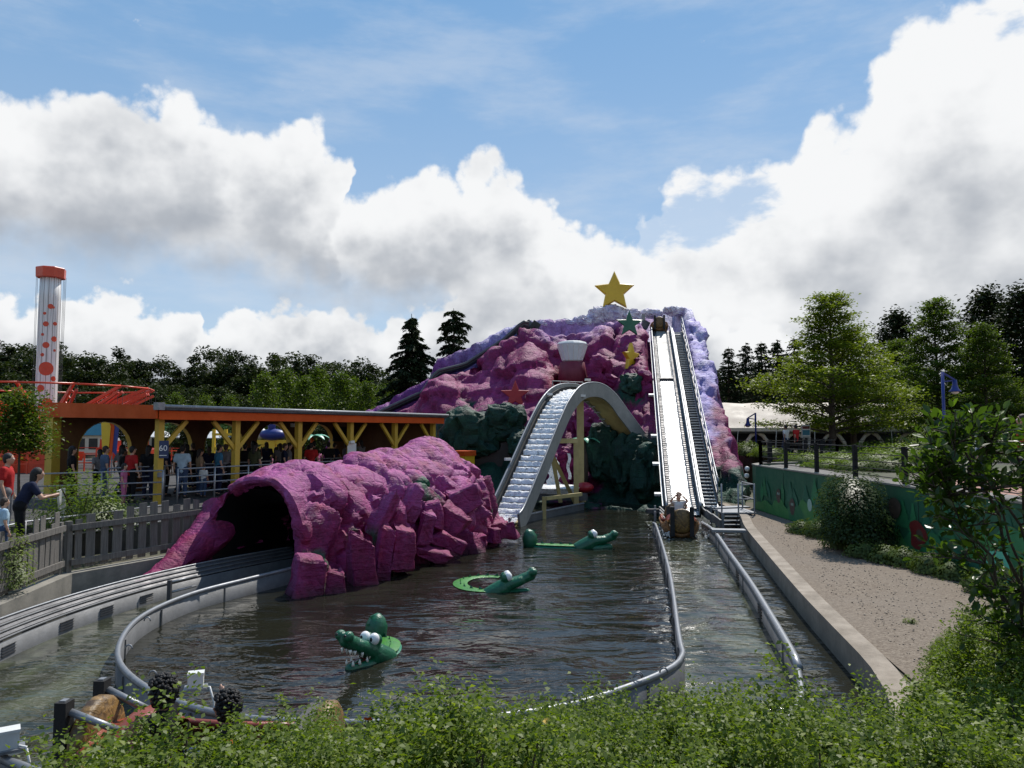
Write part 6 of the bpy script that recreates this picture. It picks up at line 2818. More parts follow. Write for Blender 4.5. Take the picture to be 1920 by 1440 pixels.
wire_fence('black post and wire fence standing on the painted wall', [(9.72, 13.2), (9.72, 29.3), (10.6, 30.9)], 2.09, .92, 2.5)
wire_fence('black post and wire fence on the far side of the terrace path', [(11.6, 33.6), (15.8, 36.4), (17.0, 44)], 2.0, 1.0, 1.2)
wire_fence('low black wire fence in front of the white tent', [(14.5, 50), (40, 50)], 2.0, .8, 2.4, 3)

# ------------------------------------------------------------------ white tent
TD = 56
a, b = at_d(1330, 800, TD), at_d(1760, 800, TD)
tent = thing('tent_hall', 'long low tent hall with cream canvas roof on curved legs', 'tent', ((a.x + b.x) / 2, TD, 2.0))
prof = [(0, 3.62), (1.2, 4.3), (2.9, 5.1), (4.6, 5.62), (6.0, 5.75), (8, 5.5), (11, 3.6)]
rows = []
nx = 13
for i in range(nx):
    x = a.x + (b.x - a.x) * i / (nx - 1)
    rows.append([Vector((x, TD + y, z - (.10 if i % 2 else 0) * math.sin(math.pi * k / 6))) for k, (y, z) in enumerate(prof)])
mb = MB()
mb.grid(rows)
mb.build('canvas_roof', MATS['canvas'], tent, True)
mb = MB()
mb.beam((a.x, TD - .05, 3.5), (b.x, TD - .05, 3.5), .12, .26)
mb.build('valance', MATS['canvas'], tent)
mb = MB()
mb.beam((a.x, TD + .1, 3.28), (b.x, TD + .1, 3.28), .1, .12)
mb.build('eave_beam', MATS['dark_steel'], tent)
for i in range(6):
    x = a.x + (b.x - a.x) * (i + .28) / 6
    for s in (-1, 1):
        mb = MB()
        mb.tube([Vector((x + s * .95, TD + .3, 2.0)), Vector((x + s * .80, TD + .3, 2.55)), Vector((x + s * .45, TD + .3, 3.05)), Vector((x, TD + .3, 3.35))], [.15, .15, .15, .16], 8)
        mb.build('curved_leg', MATS['canvas'], tent, True)
for i in range(6):
    x = a.x + (b.x - a.x) * (i + .75) / 6
    mb = MB()
    mb.tube([Vector((x, TD - .05, 3.5)), Vector((x - .5, TD - 1.2, 2.0))], .02, 4)
    mb.build('guy_rope', MATS['canvas'], tent)
mb = MB()
mb.box(((a.x + b.x) / 2, TD + 6.5, 2.8), (b.x - a.x, .2, 1.6))
mb.build('back_wall', MATS['roof_felt'], tent)
mb = MB()
mb.grid([[Vector((x, TD + 5.8, 2.01)), Vector((x, TD + 6.3, 4.8))] for x in (a.x, b.x)])
mb.build('back_curtain', MATS['roof_felt'], tent)

# info board, lamps, visitors
t = thing('info_board', 'white information board with grey print beside the path to the tent', 'sign', tuple(on_z(1511, 842, 2.0)))
c = at_d(1511, 815, 44)
mb = MB()
mb.box(c, (.50, .08, 1.15))
mb.build('panel', MATS['white_paint'], t)
for k, (z, h, m) in enumerate(((.42, .16, 'croc_mouth'), (.12, .3, 'cafe_blue'), (-.28, .36, 'grey_paint'))):
    mb = MB()
    mb.box(c + Vector((0, -.045, z)), (.42, .012, h))
    mb.build('printed_field', MATS[m], t)
for s in (-.2, .2):
    mb = MB()
    mb.beam(c + Vector((s, 0, -1.4)), c + Vector((s, 0, -.5)), .05, .05, (0, 1, 0))
    mb.build('leg', MATS['galvanised'], t)


def street_lamp(px, d, top_py, side, scale, label):
    c = at_d(px, 808, d)
    zt = at_d(px, top_py, d).z
    t = thing('street_lamp', label, 'street lamp', (c.x, c.y, 2.0))
    mb = MB()
    mb.tube([Vector((c.x, c.y, 2.0)), Vector((c.x, c.y, zt))], .075 * scale, 10)
    mb.build('post', MATS['blue_paint'], t, True)
    hx = c.x + side * .62 * scale
    mb = MB()
    mb.beam((c.x, c.y, zt - .03), (hx, c.y, zt - .42 * scale), .07 * scale, .09 * scale)
    mb.beam((c.x, c.y, zt - .52 * scale), (hx, c.y, zt - .44 * scale), .06 * scale, .07 * scale)
    mb.build('bracket_arm', MATS['blue_paint'], t)
    zh = zt - .42 * scale
    mb = MB()
    mb.lathe([(.10 * scale, 0), (.12 * scale, -.25 * scale), (.17 * scale, -.45 * scale), (.30 * scale, -.60 * scale), (.29 * scale, -.63 * scale), (.15 * scale, -.5 * scale)], 14, Matrix.Translation((hx, c.y, zh)))
    sh_ = mb.build('lamp_shade', MATS['blue_paint'], t, True)
    mb = MB()
    mb.ell((hx, c.y, zh - .60 * scale), (.2 * scale, .2 * scale, .15 * scale))
    mb.build('bulb', MATS['white_paint'], sh_, True)


street_lamp(1771, 24, 697, 1, .62, 'blue street lamp with bell shade in front of the tall trees')
street_lamp(1417, 45, 774, -1, .75, 'small blue street lamp before the cream tent roof')
for px, d, lab, kw in ((1474, 42, 'visitor in a white shirt walking past the tent', dict(shirt='white', trousers='denim', hair='black')), (1493, 41, 'visitor in a red shirt beside the one in white', dict(shirt='red', trousers='black', hair='black'))):
    c = at_d(px, 830, d)
    person(lab, (c.x, c.y, 2.0), .5, 'walk', 1, vox=.03, scale=1.0, **kw)
c = at_d(1840, 812, 16)
person('visitor half hidden behind the big-leaved shrub on the right', (c.x, c.y, 2.0), 1.0, 'stand', 0, shirt='white', trousers='denim', hair='grey', vox=.03)
c = at_d(1921, 830, 15)
person('visitor in red at the right edge behind the big-leaved shrub', (c.x, c.y, 2.0), 1.2, 'stand', 0, shirt='red', trousers='navy', hair='brown', vox=.03)

# ------------------------------------------------------------------ crocodiles
def crocodile(label, loc, yaw, jaw, body, tail_up, s=1.0, roll=0):
    t = thing('crocodile', label, 'crocodile figure', loc)
    t.rotation_euler = (roll, 0, yaw)
    t.scale = (s,) * 3
    # body: flattened arc in the water; local +X is where the snout points
    mb = MB()
    rows, rows2, rows3 = [], [], []
    n = len(body)
    for i, p in enumerate(body):
        p = Vector(p)
        d = (Vector(body[min(i + 1, n - 1)]) - Vector(body[max(i - 1, 0)])).normalized()
        r = Vector((d.y, -d.x, 0)).normalized()
        k = i / (n - 1)
        w = .26 * min(1, .75 + k * 1.2) * (1 - .45 * max(0, k - .55) / .45)
        row = []
        for j in range(17):
            a = 2 * math.pi * j / 16
            row.append(p + r * w * math.cos(a) + Vector((0, 0, .105 * math.sin(a) - .01)))
        rows.append(row)
        rows2.append([p + r * w * q + Vector((0, 0, .024 + .108 * math.sqrt(max(0, 1 - q * q)) + .006)) for q in (-.62, -.3, 0, .3, .62)])
    mb.grid(rows)
    bd = link('body', mb.mesh('body', MATS['croc_side'], True), t)
    mb = MB()
    mb.grid(rows2)
    link('back_stripe', mb.mesh('back_stripe', MATS['croc_back'], True), t)
    for i in range(2, n - 1, 2):
        p = Vector(body[i])
        d = (Vector(body[min(i + 1, n - 1)]) - Vector(body[max(i - 1, 0)])).normalized()
        mb = MB()
        mb.add([p + Vector((0, 0, .12)) - d * .07, p + Vector((0, 0, .12)) + d * .07, p + Vector((0, 0, .20)) + d * .05, p + Vector((.02, .02, .12)), p + Vector((-.02, -.02, .12))],
               [(0, 3, 2), (3, 1, 2), (1, 4, 2), (4, 0, 2)])
        link('back_scute', mb.mesh('back_scute', MATS['croc_green']), bd)
    # tail paddle
    e = Vector(body[-1])
    if tail_up:
        mb = MB()
        mb.tube([e + Vector((0, 0, -.05)), e + Vector((.02, 0, .12)), e + Vector((.0, 0, .30)), e + Vector((-.03, 0, .44)), e + Vector((-.05, 0, .50))], [.15, .19, .20, .13, .03], 12)
        tl = link('tail', mb.mesh('tail', MATS['croc_green'], True), t)
        for z, q in ((.16, .26), (.30, .28), (.42, .20)):
            mb = MB()
            mb.add([e + Vector((0, -.02, z - .07)), e + Vector((0, .02, z - .07)), e + Vector((0, 0, z + .07)), e + Vector((q, 0, z + .06))], [(0, 1, 3), (1, 2, 3), (2, 0, 3), (0, 2, 1)])
            link('tail_spike', mb.mesh('tail_spike', MATS['croc_green']), tl)
    # head
    jz = .30 * jaw
    mb = MB()
    capsule(mb, (-.22, 0, .02), (.05, 0, .15), .19, .20)
    capsule(mb, (.05, .05, .19), (.44, .05, .21 + jz), .14, .105)
    capsule(mb, (.05, -.05, .19), (.44, -.05, .21 + jz), .14, .105)
    capsule(mb, (.44, 0, .22 + jz), (.66, 0, .27 + jz * 1.3), .115, .115)
    for q in (-1, 1):
        mb.ell((.70, q * .085, .345 + jz * 1.35), (.095, .085, .085))
        mb.ell((.10, q * .095, .36 + jz * .25), (.10, .09, .10))
    hd_ = fuse(mb, 'head', MATS['croc_green'], .022, 4)
    head = link('head', hd_, t)
    for q in (-1, 1):
        mb = MB()
        mb.ell((.158, q * .098, .385 + jz * .25), (.088, .088, .098))
        ey = link('eye', mb.mesh('eye', MATS['eye_white'], True), head)
        mb = MB()
        mb.ell((.232, q * .105, .395 + jz * .25), (.024, .03, .036))
        link('pupil', mb.mesh('pupil', MATS['black'], True), head)
        mb = MB()
        mb.ell((.775, q * .09, .37 + jz * 1.35), (.022, .026, .022))
        link('nostril', mb.mesh('nostril', MATS['black'], True), head)
    mb = MB()
    capsule(mb, (-.02, 0, .0), (.30, .05, .02), .165, .12)
    capsule(mb, (-.02, 0, .0), (.30, -.05, .02), .165, .12)
    capsule(mb, (.30, 0, .02), (.56, 0, .05), .14, .10)
    lj = link('lower_jaw', fuse(mb, 'lower_jaw', MATS['croc_green'], .022, 4), t)
    if jaw > .4:
        mb = MB()
        mb.add([Vector(v) for v in [(.0, -.13, .16), (.0, .13, .16), (.52, .075, .135), (.52, -.075, .135), (.0, -.12, .20), (.0, .12, .20), (.56, .08, .17 + jz), (.56, -.08, .17 + jz)]],
               [(0, 1, 2, 3), (7, 6, 5, 4), (0, 4, 5, 1)])
        link('mouth', mb.mesh('mouth', MATS['croc_mouth']), t)
        for q in (-1, 1):
            for k, x in enumerate((.66, .56, .42, .26)):
                mb = MB()
                z = .21 + jz * (x / .5) * 1.02 - .075
                mb.lathe([(.026, 0), (.02, -.035), (.003, -.085)], 8, Matrix.Translation((x, q * (.085 + .02 * (k > 1)), z)))
                link('tooth', mb.mesh('tooth', MATS['tooth'], True), head)
            for k, x in enumerate((.58, .46, .30)):
                mb = MB()
                mb.lathe([(.026, 0), (.02, .035), (.003, .085)], 8, Matrix.Translation((x, q * (.07 + .02 * (k > 0)), .115)))
                link('tooth', mb.mesh('tooth', MATS['tooth'], True), lj)
    return t


def arc_body(R_, a1, side, stretch=1.0, n=22):
    out = []
    for i in range(n):
        a = rad(a1) * i / (n - 1)
        out.append((-.18 - R_ * math.sin(a), side * R_ * stretch * (1 - math.cos(a)), 0))
    return out


q = on_z(706, 1236, 0)
crocodile('near green crocodile with open toothy mouth and white eyes in the pool', tuple(q + Vector((0, 0, -.06))), math.radians(180 + 56), .6, [tuple(p) for p in spline([Vector(p) for p in [(-.1, 0, 0), (-.35, -.08, 0), (-.62, -.27, 0), (-.82, -.52, 0), (-.86, -.84, 0)]], .07)], True, .93)
q = on_z(938, 1108, 0)
crocodile('middle green crocodile curled flat in the pool with its snout to the right', tuple(q + Vector((0, 0, -.10))), rad(8), .35, arc_body(.62, 215, 1, 1.25), False, 1.0)
q = on_z(1102, 1027, 0)
crocodile('farthest green crocodile near the splash channel with a dark tail tip', tuple(q + Vector((0, 0, -.04))), rad(2), .12, [(-.18 - .12 * i, .03 * i, -.02) for i in range(12)], True, 1.12)

# ------------------------------------------------------------------ foliage
leafmat('leaf_hedge', (.070, .115, .012), (.165, .225, .018), (.22, .27, .035), .45, .35, .5)
leafmat('leaf_big', (.028, .055, .010), (.062, .108, .016), (.12, .20, .02), .52, .4, .3)
leafmat('leaf_shrub', (.022, .042, .012), (.050, .080, .020), None, .3, .3, .35)
leafmat('leaf_juniper', (.045, .080, .016), (.110, .150, .03), None, .3, .3, .5)
leafmat('leaf_oak', (.085, .125, .014), (.20, .235, .028), None, .48, .35, .4, .5)
leafmat('leaf_wood', (.016, .026, .008), (.040, .056, .016), None, .25, .25, .5, .12)
leafmat('leaf_dark', (.012, .020, .009), (.032, .046, .018), None, .15, .2, .5, .3)
leafmat('leaf_cedar', (.012, .022, .010), (.032, .044, .016), None, .2, .2, .5, .4)
leafmat('leaf_poplar', (.045, .080, .012), (.110, .150, .022), None, .45, .3, .45, .3)
leafmat('leaf_garden', (.065, .11, .014), (.16, .215, .026), None, .45, .35, .45)
leafmat('grass_blade', (.05, .12, .012), (.12, .22, .03), None, .4, .3, .45)


def foliage(name, P, size, mat, seed=0, **kw):
    r = np.random.default_rng(seed)
    V, F = leaf_arrays(np.asarray(P), size, r, **kw)
    return np_mesh(name, V, F, MATS[mat])


def limb_pts(a, b, sag, n=6, wob=.06, rnd=random):
    a, b = Vector(a), Vector(b)
    L = (b - a).length
    out = []
    for i in range(n + 1):
        t = i / n
        out.append(a.lerp(b, t) + Vector((rnd.uniform(-1, 1) * wob * L * t * (1 - t) * 2, rnd.uniform(-1, 1) * wob * L * t * (1 - t) * 2, sag * L * 4 * t * (1 - t))))
    return out


ORD = 'first second third fourth fifth sixth seventh eighth ninth tenth eleventh twelfth thirteenth fourteenth fifteenth sixteenth'.split()


# ---- hedge of small-leaved flowering shrubs
def hedge_variant(k):
    r = np.random.default_rng(100 + k)
    rnd = random.Random(100 + k)
    P, A = [], []
    st = MB()
    n = 210
    for i in range(n):
        a = rnd.uniform(0, 2 * math.pi)
        el = math.asin(min(1, rnd.random() ** .75 * .98 + .02))
        rr = .96 + .34 * noise.noise(Vector((math.cos(a) * 2.3, math.sin(a) * 2.3, el * 2.8 + k * 5))) + (rnd.uniform(.06, .20) if rnd.random() < .10 else 0)
        tip = Vector((.50 * math.cos(a) * math.cos(el), .50 * math.sin(a) * math.cos(el), .16 + .76 * math.sin(el))) * rr
        root = Vector((tip.x * .25, tip.y * .25, 0))
        mid = root.lerp(tip, .5) + Vector((0, 0, -.02))
        pts = [root, mid, tip]
        if i % 2 == 0:
            pts[2] = mid.lerp(tip, .7)
            st.tube(pts, [.008, .006, .003], 4, False)
        m = 150
        t = .25 + .75 * r.random(m) ** .5
        pos = np.array([tuple(root.lerp(mid, q * 2) if q < .5 else mid.lerp(tip, q * 2 - 1)) for q in t])
        pos += r.normal(size=(m, 3)) * (.026 + .035 * (1 - t))[:, None]
        P.append(pos)
        ax = np.tile(np.array((tip - root).normalized()), (m, 1))
        A.append(ax)
    P, A = np.concatenate(P), np.concatenate(A)
    V, F = leaf_arrays(P, .0235, r, up=.42, axis=A * .6, wide=.62)
    return np_mesh('foliage', V, F, MATS['leaf_hedge']), st.mesh('stem', MATS['bark'])


HV = [hedge_variant(k) for k in range(4)]
TOPLINE = [(-200, 1500), (100, 1470), (150, 1460), (200, 1425), (300, 1362), (400, 1345), (480, 1358), (540, 1375), (600, 1335), (680, 1318), (760, 1340), (850, 1312), (900, 1330), (960, 1330),
           (1000, 1268), (1060, 1315), (1150, 1300), (1220, 1262), (1290, 1255), (1340, 1290), (1410, 1285), (1450, 1238), (1520, 1225), (1600, 1262), (1650, 1285), (1690, 1230), (1730, 1188),
           (1800, 1182), (1850, 1150), (1900, 1120), (2200, 1080)]
hedge = []
rnd = random.Random(77)
HG = 'flowering shrubs of the near hedge'
yy = 10.2
while yy > 2.7:
    x = -yy * .80 + rnd.uniform(0, .4)
    while x < yy * .86 + .6:
        y = yy + rnd.uniform(-.22, .22)
        if y < bank_edge(x) - .55:
            b = bank_z(x, y) - .03
            px = 960 + 1400 * x / y
            s = rnd.uniform(1.0, 1.35)
            zmax = CAM_Z - (interp(px, TOPLINE) - 808) / 1400 * y
            smax = (zmax - b) / (.94 if px < 1150 else .88)
            if y > 4.0 and smax < 1.75:
                s = smax * rnd.choice((.80, .90, .97, 1.04)) * rnd.uniform(.96, 1.04)
            s = min(s, smax * 1.06)
            if s > .42:
                m = HV[rnd.randrange(4)]
                o = thing('hedge_shrub', 'small-leaved green shrub in the flowering hedge in front of the pool', 'shrub', (x, y, b), HG)
                o.rotation_euler = (0, 0, rnd.uniform(0, 6.3))
                o.scale = (min(1.25, s) * rnd.uniform(.98, 1.15),) * 2 + (s,)
                link('foliage', m[0], o)
                link('stem', m[1], o)
                hedge.append((o, x, y, b, s))
        x += rnd.uniform(.50, .78)
    yy -= .70
# flowers where the photograph shows them
fm = {}
for nm, c in (('orange', (.75, .16, .02)), ('yellow', (.80, .52, .08)), ('red', (.62, .06, .02))):
    principled('petal_' + nm, None, Base_Color=(*c, 1), Roughness=.5)
    mb = MB()
    for k in range(5):
        a = 2 * math.pi * k / 5
        p, q = Vector((math.cos(a), math.sin(a), .25)), Vector((-math.sin(a), math.cos(a), 0))
        mb.add([Vector((0, 0, 0)), p * .013 + q * .010, p * .024, p * .013 - q * .010], [(0, 1, 2, 3)])
    mb.ell((0, 0, .004), (.006, .006, .004), nu=6, nv=4)
    fm[nm] = mb.mesh('flower', MATS['petal_' + nm])
for px, py, c in [(430, 1392, 'orange'), (623, 1318, 'orange'), (605, 1332, 'yellow'), (672, 1300, 'orange'), (690, 1350, 'red'), (652, 1306, 'yellow'), (895, 1383, 'yellow'), (960, 1384, 'red'), (930, 1366, 'yellow'),
                  (1025, 1352, 'yellow'), (1037, 1266, 'red'), (898, 1406, 'orange'), (1196, 1308, 'orange'), (1258, 1264, 'red'), (1034, 1391, 'yellow'), (931, 1396, 'yellow'), (1733, 1316, 'orange'), (1827, 1196, 'orange'),
                  (1480, 1293, 'yellow'), (1218, 1286, 'orange'), (392, 1296, 'orange'), (1164, 1345, 'yellow')]:
    best = None
    for o, x, y, b, s in hedge:
        p = at_d(px, py, y - .25)
        h = (p.z - b) / (.95 * s)
        if abs(p.x - x) < .45 * s and h < 1.02:
            e = abs(h - .9) + .15 * abs(p.x - x)
            if best is None or e < best[0]:
                best = (e, o, p, s)
    if best:
        _, o, p, s = best
        f = link('flower', fm[c], o)
        M = Matrix.Translation(o.location) @ o.rotation_euler.to_matrix().to_4x4() @ Matrix.Diagonal((*o.scale, 1))
        f.location = M.inverted() @ p
        f.rotation_euler = (-.7, .2, px)
        f.scale = (1.0 / s,) * 3
# tufts of taller grass standing in the hedge
for px, d, h in ((800, 4.4, 1.0), (1255, 4.7, .95), (1580, 5.0, .8), (1905, 5.6, .9), (1460, 4.2, .8)):
    c = at_d(px, 1400, d)
    b = bank_z(c.x, d)
    r = np.random.default_rng(px)
    n = 260
    base = np.column_stack([c.x + r.normal(size=n) * .09, d + r.normal(size=n) * .09, np.full(n, b)])
    hh_ = h * r.uniform(.6, 1.1, n)
    lean = r.normal(size=(n, 2)) * .16
    V = np.empty((n, 5, 3))
    wv = np.column_stack([r.normal(size=n), r.normal(size=n) * .4, np.zeros(n)])
    wv /= np.linalg.norm(wv, axis=1, keepdims=True)
    for j, (t, w) in enumerate(((0, .004), (.55, .0045))):
        ctr = base + np.column_stack([lean * t * t, hh_ * t])
        V[:, 2 * j] = ctr - wv * w
        V[:, 2 * j + 1] = ctr + wv * w
    V[:, 4] = base + np.column_stack([lean, hh_])
    F = np.concatenate([np.arange(n)[:, None] * 5 + np.array([[0, 1, 3]]), np.arange(n)[:, None] * 5 + np.array([[0, 3, 2]]), np.arange(n)[:, None] * 5 + np.array([[2, 3, 4]])])
    o = link('grass', np_mesh('grass', V.reshape(-1, 3) - np.array([[c.x, d, b]]), F, MATS['grass_blade']), loc=(c.x, d, b))
    tag(o, 'tall bright grass blades growing up through the near hedge', 'grass', kind='stuff')


# ---- big-leaved shrub at the right edge
big = thing('leafy_shrub', 'tall open shrub with big glossy leaves close to the camera at the right edge', 'shrub', (4.55, 6.3, bank_z(4.55, 6.3)))
B0 = Vector((4.55, 6.3, bank_z(4.55, 6.3)))
mb_ = MB()
mb_.add([(0, 0, 0), (.22, .3, .05), (.24, .62, .06), (0, 1, -.02), (-.24, .62, .06), (-.22, .3, .05)], [(0, 1, 2, 3), (0, 3, 4, 5)])
LEAF = mb_.mesh('leaf', MATS['leaf_big'])
LV = np.array(mb_.v)
rnd = random.Random(12)
stems = MB()
lp = []


def leafy_twig(a, b, r0, leaves):
    pts = limb_pts(a, b, rnd.uniform(-.03, .06), 5, .10, rnd)
    stems.tube(pts, [r0 * (1 - .75 * i / 5) for i in range(6)], 5, False)
    for k in range(leaves):
        t = .2 + .8 * (k + rnd.random()) / leaves
        i = min(4, int(t * 5))
        p = pts[i].lerp(pts[i + 1], t * 5 - i)
        d = (pts[i + 1] - pts[i]).normalized()
        s = Vector((rnd.gauss(0, 1), rnd.gauss(0, 1), rnd.gauss(0, .6) + .15)).normalized()
        ax = (d * .6 + s).normalized()
        lp.append((p + s * .015, ax, rnd.uniform(.062, .105)))
    return pts


TARG = [(1795, 775), (1835, 800), (1880, 790), (1740, 812), (1706, 858), (1760, 850), (1815, 855), (1870, 845), (1910, 870), (1945, 810), (1985, 850), (1690, 875), (1735, 905), (1790, 900), (1850, 905),
        (1905, 925), (1960, 930), (1745, 955), (1800, 950), (1870, 965), (1780, 1010), (1840, 1030), (1910, 1010), (1950, 1060), (1800, 1085), (1870, 1090), (1925, 1120), (1830, 1150), (1890, 1180), (1945, 1200),
        (1860, 1240), (1915, 1270), (1830, 1120), (2010, 960), (2030, 1080), (1730, 1040), (1795, 1180)]
mains = []
for k, (px, py) in enumerate([(1800, 830), (1850, 850), (1900, 830), (1960, 860), (1780, 930), (1880, 960), (1850, 1060), (1930, 1080)]):
    e = at_d(px, py, 6.0 + rnd.uniform(-.35, .45))
    pts = limb_pts(B0 + Vector((rnd.uniform(-.12, .12), rnd.uniform(-.12, .12), 0)), e, .02, 8, .07, rnd)
    stems.tube(pts, [.024 - .002 * i for i in range(9)], 6, False)
    mains.append(pts)
for px, py in TARG:
    for rep in range(4 if py < 960 else 2):
        e = at_d(px + rnd.uniform(-26, 26), py + rnd.uniform(-24, 24), 5.9 + rnd.uniform(-.5, .6))
        cand = [p for m in mains for p in m[3:] if p.z < e.z + .1]
        a = min(cand or [mains[0][3]], key=lambda p: (p - e).length + rnd.uniform(0, .3))
        pts = leafy_twig(a, e, .009, 9)
        for q in range(2):
            b2 = pts[3] + Vector((rnd.uniform(-.22, .22), rnd.uniform(-.22, .22), rnd.uniform(-.05, .22)))
            leafy_twig(pts[2 + q], b2, .005, 7)
stems.build('stem', MATS['bark'], big, True)


def leaf_matrix(p, ax, s):
    n = Vector((rnd.gauss(0, .55), rnd.gauss(0, .55), 1.0)).normalized()
    x = ax.cross(n).normalized()
    n = x.cross(ax)
    return Matrix(((x.x * s, ax.x * s, n.x * s, p.x), (x.y * s, ax.y * s, n.y * s, p.y), (x.z * s, ax.z * s, n.z * s, p.z), (0, 0, 0, 1)))


lp.sort(key=lambda q: q[0].y)
vis = [q for q in lp if q[0].x / q[0].y < .70]
near_ = vis[:300]
ids = set(id(q) for q in near_)
for q in near_:
    o = link('leaf', LEAF, big)
    o.matrix_local = Matrix.Translation(-big.location) @ leaf_matrix(*q)
rest = [q for q in lp if id(q) not in ids]
V = []
for q in rest:
    M = leaf_matrix(*q)
    V += [tuple(M @ Vector(v) - big.location) for v in LV]
F = np.concatenate([np.arange(len(rest))[:, None] * 6 + np.array([[0, 1, 2, 3]]), np.arange(len(rest))[:, None] * 6 + np.array([[0, 3, 4, 5]])])
link('foliage', np_mesh('foliage', V, F, MATS['leaf_big']), big, 'stuff')


# ---- generic bush: twigs with leaves in a rounded, uneven body
def bush_mesh(seed, w, h, n, size, mat, up=.45, low=.1, lump=.3):
    r = np.random.default_rng(seed)
    d = r.normal(size=(n, 3))
    d /= np.linalg.norm(d, axis=1, keepdims=True)
    d[:, 2] = np.abs(d[:, 2]) * 1.0
    rad_ = r.random(n) ** .38
    lm = np.array([1 + lump * noise.noise(Vector((a * 2.1 + seed, b * 2.1, c * 2.1))) + lump * .6 * noise.noise(Vector((a * 5 + seed, b * 5, c * 5))) for a, b, c in d])
    P = d * (rad_ * lm)[:, None] * np.array([w / 2, w / 2, h * (1 - low)]) + np.array([0, 0, h * low])
    return foliage('foliage', P, size, mat, seed, up=up)


def bush(name, label, cat, loc, w, h, n, size, mat, seed, group=None, stems_n=7, **kw):
    t = thing(name, label, cat, loc, group)
    link('foliage', bush_mesh(seed, w, h, n, size, mat, **kw), t)
    r = random.Random(seed)
    mb = MB()
    for k in range(stems_n):
        a = r.uniform(0, 6.3)
        mb.tube([Vector((.04 * math.cos(a), .04 * math.sin(a), -.05)), Vector((w * .16 * math.cos(a), w * .16 * math.sin(a), h * .45)), Vector((w * .33 * math.cos(a), w * .33 * math.sin(a), h * .8))], [.02, .014, .005], 5, False)
    link('stem', mb.mesh('stem', MATS['bark'], True), t)
    return t


p = on_z(1605, 1035, .36)
bush('round_shrub', 'round dark glossy shrub on the gravel in front of the painted wall', 'shrub', (p.x, p.y, .34), 1.95, 2.15, 9500, .085, 'leaf_shrub', 31, low=.16)
# low evergreens along the foot of the wall
for k, (px, py, w, h) in enumerate(sorted([(1503, 1000, .9, .42), (1535, 1008, 1.0, .55), (1575, 1028, 1.0, .6), (1620, 1045, 1.0, .5), (1665, 1055, .9, .42), (1700, 1062, .9, .45), (1745, 1075, .9, .5), (1790, 1085, .8, .38),
                                    (1640, 1020, 1.1, .5), (1720, 1040, 1.1, .6), (1560, 990, 1.0, .5), (1850, 1110, .9, .45), (1770, 1050, 1.0, .5)])):
    q = on_z(px, py, .36)
    bush('low_evergreen', 'low feathery evergreen below the painted wall, %s from the left in its row' % ORD[k], 'shrub', (q.x, q.y, .34), w, h, 1500, .075, 'leaf_juniper', 400 + k, 'low evergreens along the painted wall', 3, up=.2)
q = on_z(1706, 1168, .36)
bush('weed_tuft', 'small green weed growing alone out of the gravel', 'plant', (q.x, q.y, .35), .22, .1, 160, .03, 'leaf_garden', 431, stems_n=2)
# planting on the terrace
for k, (px, d, w, h) in enumerate(sorted([(1520, 33, 3.0, .45), (1590, 32, 3.4, .5), (1650, 31, 3.0, .6), (1700, 34, 4.0, .9), (1545, 38, 3.6, .6), (1620, 40, 4.4, .8), (1690, 42, 5, 1.2),
                                       (1445, 39, 2.2, .6), (1400, 41, 2.4, .8), (1760, 38, 5, 1.5), (1830, 34, 4, 1.3), (1610, 27, 2.4, .35), (1560, 28.5, 2.4, .3), (1675, 26, 2.4, .5), (1890, 33, 4, 1.5)])):
    py = 840
    q = at_d(px, py, d)
    bush('garden_bush', 'loose green planting on the terrace before the tent, %s from the left' % ORD[k], 'shrub', (q.x, d, 2.0), w, h, 2000, .13, 'leaf_garden' if k % 3 else 'leaf_poplar', 500 + k, 'planting beds on the terrace', 4)
# left: shrub before the shed, bright bush at the corner
q = at_d(152, 945, 17.6)
bush('round_shrub', 'loose green shrub behind the picket fence left of the first shed post', 'shrub', (q.x, 17.6, 1.0), 2.15, 1.45, 4200, .075, 'leaf_garden', 601, low=.1, lump=.4)
q = at_d(205, 935, 18.4)
bush('round_shrub', 'dark low shrub between the leafy shrub and the first shed post', 'shrub', (q.x, 18.4, .9), 1.7, 1.0, 2600, .07, 'leaf_shrub', 602)
q = at_d(12, 985, 13.6)
bush('round_shrub', 'small bright green shrub at the left edge behind the picket fence', 'shrub', (q.x, 13.6, .5), 1.0, 1.15, 2400, .06, 'leaf_hedge', 603)


